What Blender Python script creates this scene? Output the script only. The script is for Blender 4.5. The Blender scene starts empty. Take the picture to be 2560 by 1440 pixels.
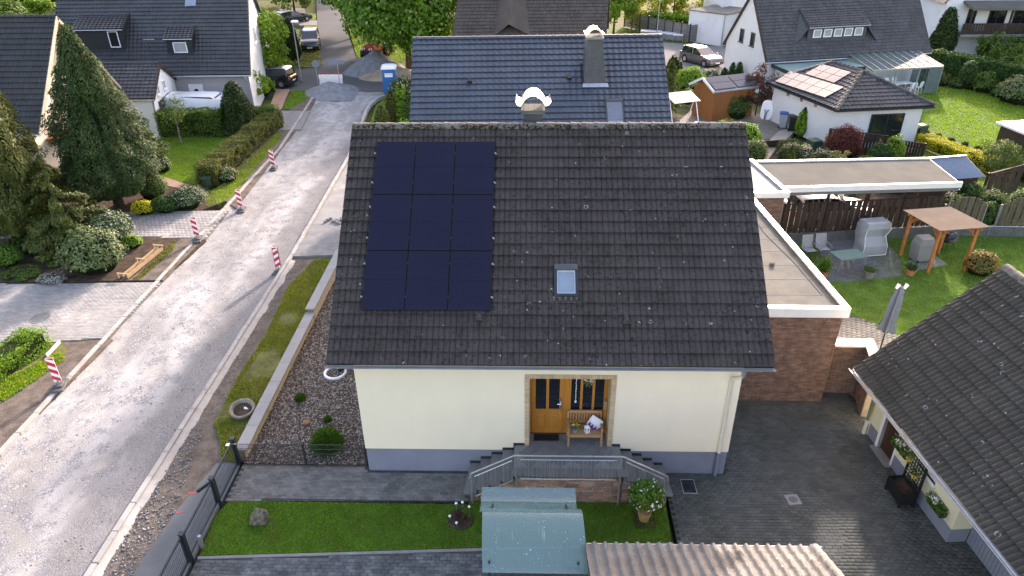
import bpy, bmesh, math, random
import numpy as np
from mathutils import Vector, Matrix, noise

SC = bpy.context.scene
COL = SC.collection
R = math.radians

# ------------------------------------------------------------------ camera
cd = bpy.data.cameras.new('camera')
cam = bpy.data.objects.new('camera', cd)
COL.objects.link(cam)
SC.camera = cam
cd.sensor_width = 36.0
cd.lens = 25.06
cd.clip_start = 0.2
cd.clip_end = 3000
CAM = Vector((5.296, -15.012, 15.233))
_r, _u, _f = ((0.999658, 0.024582, -0.008949), (-0.004507, 0.498791, 0.866711), (-0.025770, 0.866374, -0.498731))
cam.matrix_world = Matrix(((_r[0], _u[0], -_f[0], CAM.x), (_r[1], _u[1], -_f[1], CAM.y), (_r[2], _u[2], -_f[2], CAM.z), (0, 0, 0, 1)))

# ------------------------------------------------------------------ sky, sun, exposure
SUN_EL, SUN_AZ = R(19.0), R(20.3)          # low evening sun behind the house, a little to the right
w = bpy.data.worlds.new('World')
SC.world = w
w.use_nodes = True
nt = w.node_tree
nt.nodes.clear()
sky = nt.nodes.new('ShaderNodeTexSky')
sky.sky_type = 'NISHITA'
sky.sun_disc = False
sky.sun_elevation = SUN_EL
sky.sun_rotation = SUN_AZ
sky.altitude = 50
sky.air_density = 1.0
sky.dust_density = 2.5
sky.ozone_density = 0.4
bg = nt.nodes.new('ShaderNodeBackground')
bg.inputs['Strength'].default_value = 0.15
wo = nt.nodes.new('ShaderNodeOutputWorld')
nt.links.new(sky.outputs[0], bg.inputs[0])
nt.links.new(bg.outputs[0], wo.inputs[0])
sd = bpy.data.lights.new('sun', 'SUN')
sd.energy = 2.0
sd.angle = R(2.5)
sd.color = (1.0, 0.985, 0.95)
sun = bpy.data.objects.new('sun', sd)
COL.objects.link(sun)
SUNDIR = Vector((math.sin(SUN_AZ) * math.cos(SUN_EL), math.cos(SUN_AZ) * math.cos(SUN_EL), math.sin(SUN_EL)))
sun.rotation_euler = (-SUNDIR).to_track_quat('-Z', 'Y').to_euler()
sun.location = (20, 40, 40)
SC.view_settings.view_transform = 'Standard'
SC.view_settings.look = 'None'
SC.view_settings.exposure = 2.3
SC.view_settings.gamma = 1.0
SC.view_settings.use_white_balance = True
SC.view_settings.white_balance_temperature = 7450
SC.view_settings.white_balance_tint = 23
SC.view_settings.use_curve_mapping = False
SC.render.engine = 'CYCLES'
SC.cycles.max_bounces = 6
SC.cycles.diffuse_bounces = 3
SC.cycles.glossy_bounces = 3
SC.cycles.transmission_bounces = 5
SC.cycles.transparent_max_bounces = 8
SC.cycles.caustics_reflective = False
SC.cycles.caustics_refractive = False
SC.cycles.sample_clamp_indirect = 6
SC.cycles.use_denoising = True

RNG = np.random.default_rng(7)
random.seed(11)

# ------------------------------------------------------------------ materials
MATS = {}

class NT:
  def __init__(s, name):
    s.m = bpy.data.materials.new(name)
    s.m.use_nodes = True
    s.t = s.m.node_tree
    s.t.nodes.clear()
    s.out = s.t.nodes.new('ShaderNodeOutputMaterial')
    s._pos = None

  def n(s, typ, **kw):
    k = s.t.nodes.new('ShaderNode' + typ)
    for a, b in kw.items():
      setattr(k, a, b)
    return k

  def l(s, a, b):
    s.t.links.new(a, b)

  def setin(s, node, key, v):
    if hasattr(v, 'is_output') or hasattr(v, 'links'):
      s.l(v, node.inputs[key])
    else:
      node.inputs[key].default_value = v

  def pos(s):
    if s._pos is None:
      s._pos = s.n('NewGeometry').outputs['Position']
    return s._pos

  def stretch(s, sx, sy, sz):
    k = s.n('VectorMath', operation='MULTIPLY')
    s.l(s.pos(), k.inputs[0])
    k.inputs[1].default_value = (sx, sy, sz)
    return k.outputs[0]

  def noise(s, scale, detail=3, rough=0.55, vec=None, out='Fac'):
    k = s.n('TexNoise')
    s.l(vec or s.pos(), k.inputs['Vector'])
    k.inputs['Scale'].default_value = scale
    k.inputs['Detail'].default_value = detail
    k.inputs['Roughness'].default_value = rough
    return k.outputs[out]

  def math(s, op, a, b=0.0, clamp=False):
    k = s.n('Math', operation=op)
    k.use_clamp = clamp
    s.setin(k, 0, a)
    s.setin(k, 1, b)
    return k.outputs[0]

  def step(s, v, lo, hi):
    k = s.n('MapRange')
    k.interpolation_type = 'SMOOTHSTEP'
    s.setin(k, 0, v)
    k.inputs[1].default_value = lo
    k.inputs[2].default_value = hi
    return k.outputs[0]

  def mix(s, fac, a, b, mode='MIX'):
    k = s.n('MixRGB', blend_type=mode)
    s.setin(k, 0, fac)
    for i, c in ((1, a), (2, b)):
      if isinstance(c, tuple):
        c = (*c, 1.0) if len(c) == 3 else c
      s.setin(k, i, c)
    return k.outputs[0]

  def rnd(s):
    g = s.n('NewGeometry').outputs['Random Per Island']
    o = s.n('ObjectInfo').outputs['Random']
    return s.math('FRACT', s.math('ADD', g, o))

  def bsdf(s, col, rough=0.8, spec=0.3, metal=0.0, bump=None, bstr=0.3, bdist=0.02, **kw):
    k = s.n('BsdfPrincipled')
    if isinstance(col, tuple):
      col = (*col, 1.0)
    s.setin(k, 'Base Color', col)
    s.setin(k, 'Roughness', rough)
    s.setin(k, 'Metallic', metal)
    s.setin(k, 'Specular IOR Level', spec)
    for a, b in kw.items():
      s.setin(k, a.replace('_', ' '), b)
    if bump is not None:
      b = s.n('Bump')
      b.inputs['Strength'].default_value = bstr
      b.inputs['Distance'].default_value = bdist
      s.l(bump, b.inputs['Height'])
      s.l(b.outputs[0], k.inputs['Normal'])
    return k

  def done(s, shader):
    s.l(shader.outputs[0], s.out.inputs[0])
    MATS[s.m.name] = s.m
    return s.m

def val(c, k):
  return tuple(x * k for x in c)

def plain(name, col, rough=0.7, spec=0.3, metal=0.0, var=0.12, scale=3.0, fine=40.0, rndv=0.0, bstr=0.15, bdist=0.01, dirt=None, dirt_amt=0.5, stretch=None):
  """general weathered surface: two noise octaves of tone, optional dirt patches, optional tone per piece"""
  t = NT(name)
  vec = t.stretch(*stretch) if stretch else None
  a = t.noise(scale, 4, 0.6, vec)
  f = t.noise(fine, 2, 0.5, vec)
  c = t.mix(t.step(a, 0.3, 0.7), val(col, 1 - var), val(col, 1 + var))
  c = t.mix(t.math('MULTIPLY', t.step(f, 0.35, 0.75), 0.5), c, val(col, 1 - 1.6 * var))
  if dirt:
    d = t.noise(scale * 0.7, 5, 0.7)
    c = t.mix(t.math('MULTIPLY', t.step(d, 0.5, 0.7), dirt_amt), c, dirt)
  if rndv:
    hv = t.n('HueSaturation')
    t.l(c, hv.inputs['Color'])
    t.l(t.math('ADD', t.math('MULTIPLY', t.rnd(), 2 * rndv), 1 - rndv), hv.inputs['Value'])
    c = hv.outputs[0]
  return t.done(t.bsdf(c, rough, spec, metal, bump=f, bstr=bstr, bdist=bdist))

def leafmat(name, col, tip=None, var=0.35, trans=0.35, flower=None, famt=0.0, dry=None):
  t = NT(name)
  r = t.rnd()
  col = (col[0] * 1.52, col[1] * 1.76, col[2] * 1.2)
  tip = tip and (tip[0] * 1.35, tip[1] * 1.5, tip[2] * 1.1)
  tip = tip or tuple(min(1, x * 1.7) for x in col)
  c = t.mix(t.math('POWER', r, 1.6), val(col, 1 - var), tip)
  big = t.noise(0.9, 2)
  c = t.mix(t.math('MULTIPLY', t.step(big, 0.35, 0.7), 0.45), c, val(col, 0.75))
  if dry:
    c = t.mix(t.math('MULTIPLY', t.step(t.noise(1.6, 5, .7), .5, .68), .75), c, dry)
  if flower:
    r2 = t.math('FRACT', t.math('MULTIPLY', r, 37.7))
    c = t.mix(t.math('LESS_THAN', r2, famt), c, flower)
  d = t.bsdf(c, 0.6, 0.25)
  tr = t.n('BsdfTranslucent')
  t.l(t.mix(1.0, c, (1.0, 0.95, 0.55), 'MULTIPLY'), tr.inputs[0])
  mx = t.n('MixShader')
  mx.inputs[0].default_value = trans
  t.l(d.outputs[0], mx.inputs[1])
  t.l(tr.outputs[0], mx.inputs[2])
  return t.done(mx)

def mat(n):
  return MATS[n]

# ------------------------------------------------------------------ mesh building
class MB:
  """collects shapes; build() links them as ONE mesh object"""

  def __init__(s):
    s.v = []
    s.f = []

  def add(s, vs, fs):
    o = len(s.v)
    s.v.extend(tuple(p) for p in vs)
    s.f.extend(tuple(i + o for i in q) for q in fs)
    return s

  def box(s, x0, x1, y0, y1, z0, z1):
    return s.add([(x0, y0, z0), (x1, y0, z0), (x1, y1, z0), (x0, y1, z0), (x0, y0, z1), (x1, y0, z1), (x1, y1, z1), (x0, y1, z1)],
           [(0, 3, 2, 1), (4, 5, 6, 7), (0, 1, 5, 4), (1, 2, 6, 5), (2, 3, 7, 6), (3, 0, 4, 7)])

  def cbox(s, x0, x1, y0, y1, z0, z1, b=0.01):
    """box with chamfered vertical and top edges"""
    b = min(b, (x1 - x0) * .45, (y1 - y0) * .45, (z1 - z0) * .45)
    def ring(i, z):
      return [(x0 + i + b, y0 + i, z), (x1 - i - b, y0 + i, z), (x1 - i, y0 + i + b, z), (x1 - i, y1 - i - b, z), (x1 - i - b, y1 - i, z), (x0 + i + b, y1 - i, z), (x0 + i, y1 - i - b, z), (x0 + i, y0 + i + b, z)]
    return s.loft([ring(0, z0), ring(0, z1 - b), ring(b * .9, z1)])

  def loft(s, rings, cap=True, closed=True):
    n = len(rings[0])
    o = len(s.v)
    for r in rings:
      s.v.extend(tuple(p) for p in r)
    m = n if closed else n - 1
    for k in range(len(rings) - 1):
      for i in range(m):
        j = (i + 1) % n
        s.f.append((o + k * n + i, o + k * n + j, o + (k + 1) * n + j, o + (k + 1) * n + i))
    if cap and closed:
      s.f.append(tuple(o + i for i in reversed(range(n))))
      s.f.append(tuple(o + (len(rings) - 1) * n + i for i in range(n)))
    return s

  def prism(s, poly, z0, z1):
    if sum(poly[i - 1][0] * poly[i][1] - poly[i][0] * poly[i - 1][1] for i in range(len(poly))) < 0:
      poly = poly[::-1]
    return s.loft([[(p[0], p[1], z0) for p in poly], [(p[0], p[1], z1) for p in poly]])

  def bar(s, p, q, w, h=None, up=(0, 0, 1)):
    h = h or w
    p, q, up = Vector(p), Vector(q), Vector(up)
    d = (q - p).normalized()
    if abs(d.dot(up)) > 0.98:
      up = Vector((0, 1, 0)) if abs(d.y) < 0.9 else Vector((1, 0, 0))
    a = d.cross(up).normalized() * (w / 2)
    b = a.cross(d).normalized() * (h / 2)
    return s.loft([[c - a - b, c + a - b, c + a + b, c - a + b] for c in (p, q)])

  def tube(s, pts, r, n=8, r1=None, cap=True):
    pts = [Vector(p) for p in pts]
    rings = []
    N = len(pts)
    for i, p in enumerate(pts):
      d = (pts[min(i + 1, N - 1)] - pts[max(i - 1, 0)]).normalized()
      a = d.cross(Vector((0, 0, 1)))
      if a.length < 0.1:
        a = d.cross(Vector((0, 1, 0)))
      a.normalize()
      b = d.cross(a)
      rr = r if r1 is None else r + (r1 - r) * i / max(1, N - 1)
      if isinstance(r, (list, tuple)):
        rr = r[i]
      rings.append([p + a * rr * math.cos(2 * math.pi * k / n) + b * rr * math.sin(2 * math.pi * k / n) for k in range(n)])
    return s.loft(rings, cap)

  def lathe(s, prof, n=16, c=(0, 0, 0), cap=True):
    return s.loft([[(c[0] + r * math.cos(2 * math.pi * k / n), c[1] + r * math.sin(2 * math.pi * k / n), c[2] + z) for k in range(n)] for r, z in prof], cap)

  def quad(s, a, b, c, d):
    return s.add([a, b, c, d], [(0, 1, 2, 3)])

  def rock(s, c, rx, ry, rz, seed=0, n=10, m=6, amp=0.25):
    rings = []
    for k in range(1, m):
      th = math.pi * k / m
      ring = []
      for i in range(n):
        ph = 2 * math.pi * i / n
        d = Vector((math.sin(th) * math.cos(ph), math.sin(th) * math.sin(ph), -math.cos(th)))
        k2 = 1 + amp * noise.noise(d * 1.7 + Vector((seed * 3.1, 0, 0))) + amp * .5 * noise.noise(d * 4 + Vector((0, seed, 0)))
        ring.append((c[0] + d.x * rx * k2, c[1] + d.y * ry * k2, c[2] + d.z * rz * k2))
      rings.append(ring)
    return s.loft(rings)

  def xf(s, mtx):
    s.v = [tuple(mtx @ Vector(p)) for p in s.v]
    return s

  def build(s, name, m, parent=None, loc=None, rot=None, smooth=False):
    me = bpy.data.meshes.new(name)
    me.from_pydata(s.v, [], s.f)
    if smooth:
      me.shade_smooth()
      if hasattr(me, 'set_sharp_from_angle'):
        me.set_sharp_from_angle(angle=R(40))
    me.materials.append(mat(m) if isinstance(m, str) else m)
    o = bpy.data.objects.new(name, me)
    COL.objects.link(o)
    if parent is not None:
      o.parent = parent
    if loc is not None:
      o.location = loc
    if rot is not None:
      o.rotation_euler = rot
    return o

def pieces(b, name, m, parent, smooth=False):
  """every separate shape collected in b becomes an object of its own"""
  up = list(range(len(b.v)))
  def find(i):
    while up[i] != i:
      up[i] = up[up[i]]
      i = up[i]
    return i
  for f in b.f:
    for i in f[1:]:
      up[find(i)] = find(f[0])
  groups = {}
  for f in b.f:
    groups.setdefault(find(f[0]), []).append(f)
  for fs in groups.values():
    ids = sorted({i for f in fs for i in f})
    k = {i: n for n, i in enumerate(ids)}
    MB().add([b.v[i] for i in ids], [tuple(k[i] for i in f) for f in fs]).build(name, m, parent, smooth=smooth)

def npmesh(name, V, F, m, parent=None, smooth=False, kind=None):
  """V (n,3) float, F (k, 3 or 4) int -> one mesh object"""
  V = np.ascontiguousarray(V, dtype=np.float32)
  F = np.ascontiguousarray(F, dtype=np.int32)
  me = bpy.data.meshes.new(name)
  me.vertices.add(len(V))
  me.vertices.foreach_set('co', V.ravel())
  k = F.shape[1]
  me.loops.add(F.size)
  me.loops.foreach_set('vertex_index', F.ravel())
  me.polygons.add(len(F))
  me.polygons.foreach_set('loop_start', np.arange(0, F.size, k, dtype=np.int32))
  me.update(calc_edges=True)
  if smooth:
    me.shade_smooth()
  me.materials.append(mat(m))
  o = bpy.data.objects.new(name, me)
  COL.objects.link(o)
  if parent is not None:
    o.parent = parent
  if kind:
    o['kind'] = kind
  return o

def tag(o, label=None, cat=None, group=None, kind=None):
  if label:
    o['label'] = label
  if cat:
    o['category'] = cat
  if group:
    o['group'] = group
  if kind:
    o['kind'] = kind
  return o

def thing(name, label, cat, loc=(0, 0, 0), rz=0.0, group=None):
  o = bpy.data.objects.new(name, None)
  o.empty_display_size = 0.2
  COL.objects.link(o)
  if len(loc) == 2:
    loc = (*loc, 0)
  o.location = loc
  o.rotation_euler = (0, 0, rz)
  return tag(o, label, cat, group)

def copy_tree(o, parent=None, label=None):
  c = o.copy()
  COL.objects.link(c)
  c.parent = parent
  if label:
    c['label'] = label
  for ch in list(o.children):
    copy_tree(ch, c)
  return c

def part(src, name, parent, mtx=None, loc=None):
  """another object on the mesh of src"""
  o = bpy.data.objects.new(name, src)
  COL.objects.link(o)
  o.parent = parent
  if mtx is not None:
    o.matrix_local = mtx
  if loc is not None:
    o.location = loc
  return o

def patch(name, pts, z, m, depth=0.3, kind='structure', parent=None):
  """a slab of ground: polygon top at z with side faces"""
  b = MB().prism([(p[0], p[1]) for p in pts], z - depth, z)
  o = b.build(name, m, parent)
  if parent is None:
    tag(o, kind=kind)
  return o

def inpoly(px, py, poly):
  px, py = np.asarray(px), np.asarray(py)
  r = np.zeros(px.shape, bool)
  j = len(poly) - 1
  for i in range(len(poly)):
    xi, yi, xj, yj = poly[i][0], poly[i][1], poly[j][0], poly[j][1]
    c = ((yi > py) != (yj > py)) & (px < (xj - xi) * (py - yi) / (yj - yi + 1e-12) + xi)
    r ^= c
    j = i
  return r

def scatter(poly, dens, rng=RNG):
  P = np.array([(p[0], p[1]) for p in poly])
  lo, hi = P.min(0), P.max(0)
  n = int((hi - lo).prod() * dens)
  q = lo + rng.random((n, 2)) * (hi - lo)
  return q[inpoly(q[:, 0], q[:, 1], poly)]

def grass(name, poly, dens, h, m, z=0.0, label=None, width=0.35, thin=None):
  """single-triangle blades over a polygon, patchy"""
  q = scatter(poly, dens)
  keep = np.array([noise.noise(Vector((a * .8, b * .8, 3))) for a, b in q]) if len(q) < 60000 else np.zeros(len(q))
  q = q[keep + .35 * RNG.random(len(q)) > (-.45 if thin is None else thin)]
  n = len(q)
  a = RNG.random(n) * 2 * np.pi
  hh = h * (0.55 + 0.8 * RNG.random(n))
  wd = hh * width * (0.7 + .6 * RNG.random(n))
  ln = hh * 0.7 * RNG.random(n)
  la = RNG.random(n) * 2 * np.pi
  V = np.zeros((n, 3, 3))
  V[:, 0, 0] = q[:, 0] - np.cos(a) * wd / 2
  V[:, 0, 1] = q[:, 1] - np.sin(a) * wd / 2
  V[:, 1, 0] = q[:, 0] + np.cos(a) * wd / 2
  V[:, 1, 1] = q[:, 1] + np.sin(a) * wd / 2
  V[:, 2, 0] = q[:, 0] + np.cos(la) * ln
  V[:, 2, 1] = q[:, 1] + np.sin(la) * ln
  V[:, :2, 2] = z - 0.005
  V[:, 2, 2] = z + hh
  o = npmesh(name, V.reshape(-1, 3), np.arange(3 * n).reshape(-1, 3), m, kind='stuff')
  return tag(o, label, 'grass')

_oct = np.array([(1, 0, 0), (0, 1, 0), (-1, 0, 0), (0, -1, 0), (0.15, 0.1, 1), (0, 0, -0.6)], float)
_octf = np.array([(0, 1, 4), (1, 2, 4), (2, 3, 4), (3, 0, 4), (1, 0, 5), (2, 1, 5), (3, 2, 5), (0, 3, 5)])

def stones(name, pts, size, m, label=None, flat=0.6, parent=None, zf=None, cat='gravel'):
  """pts (n,3), size (n,): irregular little stones as one mesh"""
  n = len(pts)
  V = _oct[None] * (0.65 + 0.6 * RNG.random((n, 6, 1)))
  a = RNG.random(n) * 2 * np.pi
  ca, sa = np.cos(a)[:, None], np.sin(a)[:, None]
  x = V[:, :, 0] * 1.25
  y = V[:, :, 1] * 0.85
  W = np.stack([x * ca - y * sa, x * sa + y * ca, V[:, :, 2] * flat], -1) * size[:, None, None]
  W += np.asarray(pts)[:, None, :]
  F = (_octf[None] + 6 * np.arange(n)[:, None, None]).reshape(-1, 3)
  o = npmesh(name, W.reshape(-1, 3), F, m, parent, kind='stuff')
  if parent is None:
    tag(o, label, cat)
  return o

# ------------------------------------------------------------------ foliage
def unit(n):
  v = RNG.normal(size=(n, 3))
  return v / np.linalg.norm(v, axis=1, keepdims=True)

def leaf_cloud(name, C, Nrm, size, m, parent, aspect=0.55, jitter=0.7, droop=0.0, along=None):
  """C (n,3) leaf bases, Nrm (n,3) facing; folded diamonds, two triangles each, ONE mesh"""
  n = len(C)
  N = Nrm + jitter * RNG.normal(size=(n, 3)) * 0.6
  N /= np.linalg.norm(N, axis=1, keepdims=True) + 1e-9
  if along is None:
    T = np.cross(N, unit(n))
  else:
    T = along + 0.35 * RNG.normal(size=(n, 3))
    T -= N * (T * N).sum(1, keepdims=True)
  T[:, 2] -= droop
  T /= np.linalg.norm(T, axis=1, keepdims=True) + 1e-9
  B = np.cross(N, T)
  s = (size * (0.6 + 0.8 * RNG.random(n)))[:, None]
  V = np.empty((n, 4, 3))
  V[:, 0] = C - T * s * 0.5
  V[:, 1] = C + B * s * aspect * 0.5 + N * s * 0.12
  V[:, 2] = C + T * s * 0.5
  V[:, 3] = C - B * s * aspect * 0.5 + N * s * 0.12
  F = np.array([(0, 1, 2), (0, 2, 3)])[None] + 4 * np.arange(n)[:, None, None]
  return npmesh(name, V.reshape(-1, 3), F.reshape(-1, 3), m, parent, kind='stuff')

def clump_points(centers, radii, per, shell=0.55):
  """points in shells of many small clumps: centers (k,3), radii (k,)"""
  k = len(centers)
  d = unit(k * per)
  rr = np.repeat(radii, per) * (shell + (1 - shell) * RNG.random(k * per))
  C = np.repeat(centers, per, 0) + d * rr[:, None] * np.array([1, 1, .85])
  return C, d

def branchy(mb, base, top, r, centers, nl=8):
  mb.tube([base, (base[0] * .6 + top[0] * .4 + .05 * r, base[1] * .6 + top[1] * .4, base[2] * .6 + top[2] * .4), top], r, 8, r * 0.45)
  for i in range(min(nl, len(centers))):
    c = centers[i * len(centers) // nl]
    f = 0.45 + 0.5 * i / nl
    s = [base[j] + (top[j] - base[j]) * f for j in range(3)]
    mid = [(s[j] + c[j]) / 2 + (0.12 * r * 3 if j == 2 else 0) for j in range(3)]
    mb.tube([s, mid, c], r * 0.32, 5, r * 0.1)

def broadleaf(name, label, base, H, rad, clear, m, bark='bark', nclump=120, per=110, leaf=0.16, group=None, cr=None, tr=0.16, seed=1, top_bias=0.0, aspect=.6):
  """tree: tapered trunk with limbs (trunk) and a crown of leaf clumps"""
  t = thing(name, label, 'tree', base, 0, group)
  rng = np.random.default_rng(seed)
  ch = H - clear
  cz = clear + ch * 0.5
  d = rng.normal(size=(nclump, 3))
  d /= np.linalg.norm(d, axis=1, keepdims=True)
  rr = rng.random(nclump) ** 0.28
  lump = np.array([1 + 0.28 * noise.noise(Vector(v) * 1.6 + Vector((seed, 0, 0))) for v in d])
  Cc = d * (rr * lump)[:, None] * np.array([rad, rad, ch * 0.5])
  Cc[:, 2] += cz
  cr = cr or rad * 0.28
  radii = cr * (0.6 + 0.7 * rng.random(nclump))
  C, N = clump_points(Cc, radii, per)
  out = C - np.array([0, 0, cz - ch * .2])
  out /= np.linalg.norm(out, axis=1, keepdims=True)
  N = N * .6 + out * .5 + np.array([0, 0, .35])
  leaf_cloud('crown', C, N, np.full(len(C), leaf), m, t, aspect)
  b = MB()
  branchy(b, (0, 0, -0.1), (0.1 * rad * .3, 0, clear + ch * .6), tr, Cc[np.argsort(-rr)][:30])
  b.build('trunk', bark, t, smooth=True)
  return t

def shrub(name, label, base, rx, ry, h, m, leaf=0.07, dens=260, group=None, core='foliage_core', cat='shrub', seed=1, lump=0.2, aspect=.6, flat=0.0, rz=0.0, droop=0.0, z0=0.0):
  """rounded bush: leaves through an uneven shell round a twiggy core"""
  t = thing(name, label, cat, base, rz, group)
  area = 2.2 * math.pi * ((rx + ry) / 2) * (h * .6 + (rx + ry) / 4)
  n = int(min(60000, area * dens * (0.07 / leaf) ** 1.2 * 1.8))
  d = unit(n)
  d[:, 2] = np.abs(d[:, 2]) * 1.0 - 0.25 * RNG.random(n)
  d /= np.linalg.norm(d, axis=1, keepdims=True)
  k = np.array([1 + lump * noise.noise(Vector(v) * 2.2 + Vector((seed * 5.3, 1, 0))) + lump * .7 * noise.noise(Vector(v) * 5 + Vector((0, seed, 0))) for v in d])
  rr = k * (0.82 + 0.2 * RNG.random(n))
  C = d * rr[:, None] * np.array([rx, ry, h * .62])
  C[:, 2] += h * .38 + z0
  C[:, 2] = np.maximum(C[:, 2], 0.02 + z0)
  leaf_cloud('foliage', C, d + np.array([0, 0, .3]), np.full(n, leaf), m, t, aspect, droop=droop)
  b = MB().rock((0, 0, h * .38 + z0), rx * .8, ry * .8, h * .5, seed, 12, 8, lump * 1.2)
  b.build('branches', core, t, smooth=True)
  return t

def hedge(name, label, path, wd, h, m, leaf=0.07, dens=300, group=None, core='foliage_core', rough=0.08, z0=0.0):
  """clipped hedge along a polyline: leafy skin over a solid twiggy core"""
  t = thing(name, label, 'hedge', (path[0][0], path[0][1], z0), 0, group)
  o = np.array(path[0][:2])
  P = [np.array(p[:2]) - o for p in path]
  Cs, Ns = [], []
  b = MB()
  for p, q in zip(P[:-1], P[1:]):
    L = np.linalg.norm(q - p)
    d = (q - p) / L
    s = np.array([d[1], -d[0]])
    per = 2 * h + wd
    n = int(L * per * dens * (0.07 / leaf) ** 1.2 * 2.2)
    a = RNG.random(n) * L
    e = RNG.random(n) * per
    off = np.where(e < h, -wd / 2, np.where(e < h + wd, e - h - wd / 2, wd / 2))
    z = np.where(e < h, e, np.where(e < h + wd, h, per - e))
    nx = np.where(e < h, -1.0, np.where(e < h + wd, 0, 1))
    nz = np.where((e >= h) & (e < h + wd), 1.0, 0.15)
    # rounded shoulders
    rr = np.minimum(1, np.hypot(np.maximum(0, np.abs(off) - wd * .3) / (wd * .2 + 1e-6), np.maximum(0, z - h + wd * .2) / (wd * .2 + 1e-6)))
    k = np.array([noise.noise(Vector((p[0] + d[0] * u + v * 2, p[1] + d[1] * u, w_ * 1.5)) * 1.5) for u, v, w_ in zip(a, nx, z)]) * rough * 1.6 - RNG.random(n) * rough * .8
    off = off + k * nx
    z = z + k * (nz > .5)
    C = np.stack([p[0] + d[0] * a + s[0] * off, p[1] + d[1] * a + s[1] * off, np.maximum(z, .03)], -1)
    N = np.stack([s[0] * nx, s[1] * nx, nz], -1)
    Cs.append(C)
    Ns.append(N)
    # both ends
    for e0, sg in ((p, -1), (q, 1)):
      m2 = int(wd * h * dens * (0.07 / leaf) ** 1.2 * 2)
      C2 = np.stack([e0[0] + s[0] * (RNG.random(m2) - .5) * wd + d[0] * sg * rough * RNG.random(m2), e0[1] + s[1] * (RNG.random(m2) - .5) * wd + d[1] * sg * rough * RNG.random(m2), RNG.random(m2) * h], -1)
      Cs.append(C2)
      Ns.append(np.tile(np.array([d[0] * sg, d[1] * sg, .2]), (m2, 1)))
    i = wd / 2 - rough * .9
    e1, e2 = p + d * .04, q - d * .04
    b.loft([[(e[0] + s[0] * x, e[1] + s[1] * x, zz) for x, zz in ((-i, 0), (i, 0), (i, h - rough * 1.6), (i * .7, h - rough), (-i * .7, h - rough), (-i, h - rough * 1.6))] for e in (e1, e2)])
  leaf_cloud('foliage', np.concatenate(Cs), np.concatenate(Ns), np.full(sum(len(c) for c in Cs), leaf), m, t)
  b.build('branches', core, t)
  return t

def conifer(name, label, base, H, rad, m, n=14000, leaf=0.3, group=None, clear=0.3, power=0.8, bark='bark', seed=1, droop=0.3, tr=0.2, belly=0.18, core='conifer_core', lumps=0.22, lean=(0, 0), cat='tree', aspect=.4, layers=0, up=.15):
  """conifer: sprays over an uneven cone; layers>0 gives whorls of separate boughs"""
  t = thing(name, label, cat, base, 0, group)
  u = RNG.random(n)
  h = 1 - np.sqrt(1 - u * .999) if not layers else RNG.random(n) ** 1.35
  prof = lambda x: np.minimum((1 - x) ** power, 0.45 + x / max(belly, .01) * .55)
  ph = RNG.random(n) * 2 * np.pi
  if layers:
    nb = layers * 9
    k = RNG.integers(0, nb, n)
    rs = np.random.default_rng(seed)
    bh = np.sort(rs.random(nb) ** 1.25)
    ba = rs.random(nb) * 2 * np.pi + np.arange(nb) * 2.4
    bl = 0.75 + .45 * rs.random(nb)
    f = RNG.random(n) ** .6
    h = np.clip(bh[k] + (RNG.random(n) - .5) * .05 - .05 * f ** 2 + .03 * up * f, 0, 1)
    ph = ba[k] + (RNG.random(n) - .5) * (.5 * (1.15 - f) + .12)
    r = prof(bh[k]) * bl[k] * f
  else:
    lum = np.array([1 + lumps * noise.noise(Vector((math.cos(a) * 1.6, math.sin(a) * 1.6, x * H * .55 + seed * 7))) + lumps * .6 * noise.noise(Vector((math.cos(a) * 4, math.sin(a) * 4, x * H * 1.4 + seed))) for a, x in zip(ph, h)])
    r = prof(h) * lum * (0.72 + 0.3 * RNG.random(n) ** .7)
  dx, dy = np.cos(ph), np.sin(ph)
  zz = clear + h * (H - clear)
  C = np.stack([dx * r * rad + lean[0] * h, dy * r * rad + lean[1] * h, zz], -1)
  out = np.stack([dx, dy, np.full(n, up)], -1)
  N = np.stack([dx * .5, dy * .5, np.full(n, .8)], -1)
  leaf_cloud('crown', C, N, leaf * (0.75 + .5 * RNG.random(n)), m, t, aspect, jitter=.6, along=out, droop=droop)
  b = MB()
  b.tube([(0, 0, -.1), (0, 0, clear + (H - clear) * .5), (lean[0], lean[1], H * .96)], [tr, tr * .6, .02], 9)
  if layers:
    for i in range(0, nb, 2):
      rr = float(prof(np.array([bh[i]]))[0]) * bl[i] * rad * .8
      z = clear + bh[i] * (H - clear)
      b.tube([(0, 0, z), (math.cos(ba[i]) * rr, math.sin(ba[i]) * rr, z - .04 * rr)], .035, 4, .008)
  b.build('trunk', bark, t, smooth=True)
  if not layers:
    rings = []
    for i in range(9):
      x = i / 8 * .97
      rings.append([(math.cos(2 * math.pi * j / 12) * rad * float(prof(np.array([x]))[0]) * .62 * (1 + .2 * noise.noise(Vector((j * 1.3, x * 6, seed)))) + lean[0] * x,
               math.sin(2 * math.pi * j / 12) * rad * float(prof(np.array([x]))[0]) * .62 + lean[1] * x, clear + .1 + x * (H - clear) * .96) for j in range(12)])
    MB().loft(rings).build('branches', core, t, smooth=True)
  return t

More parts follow.
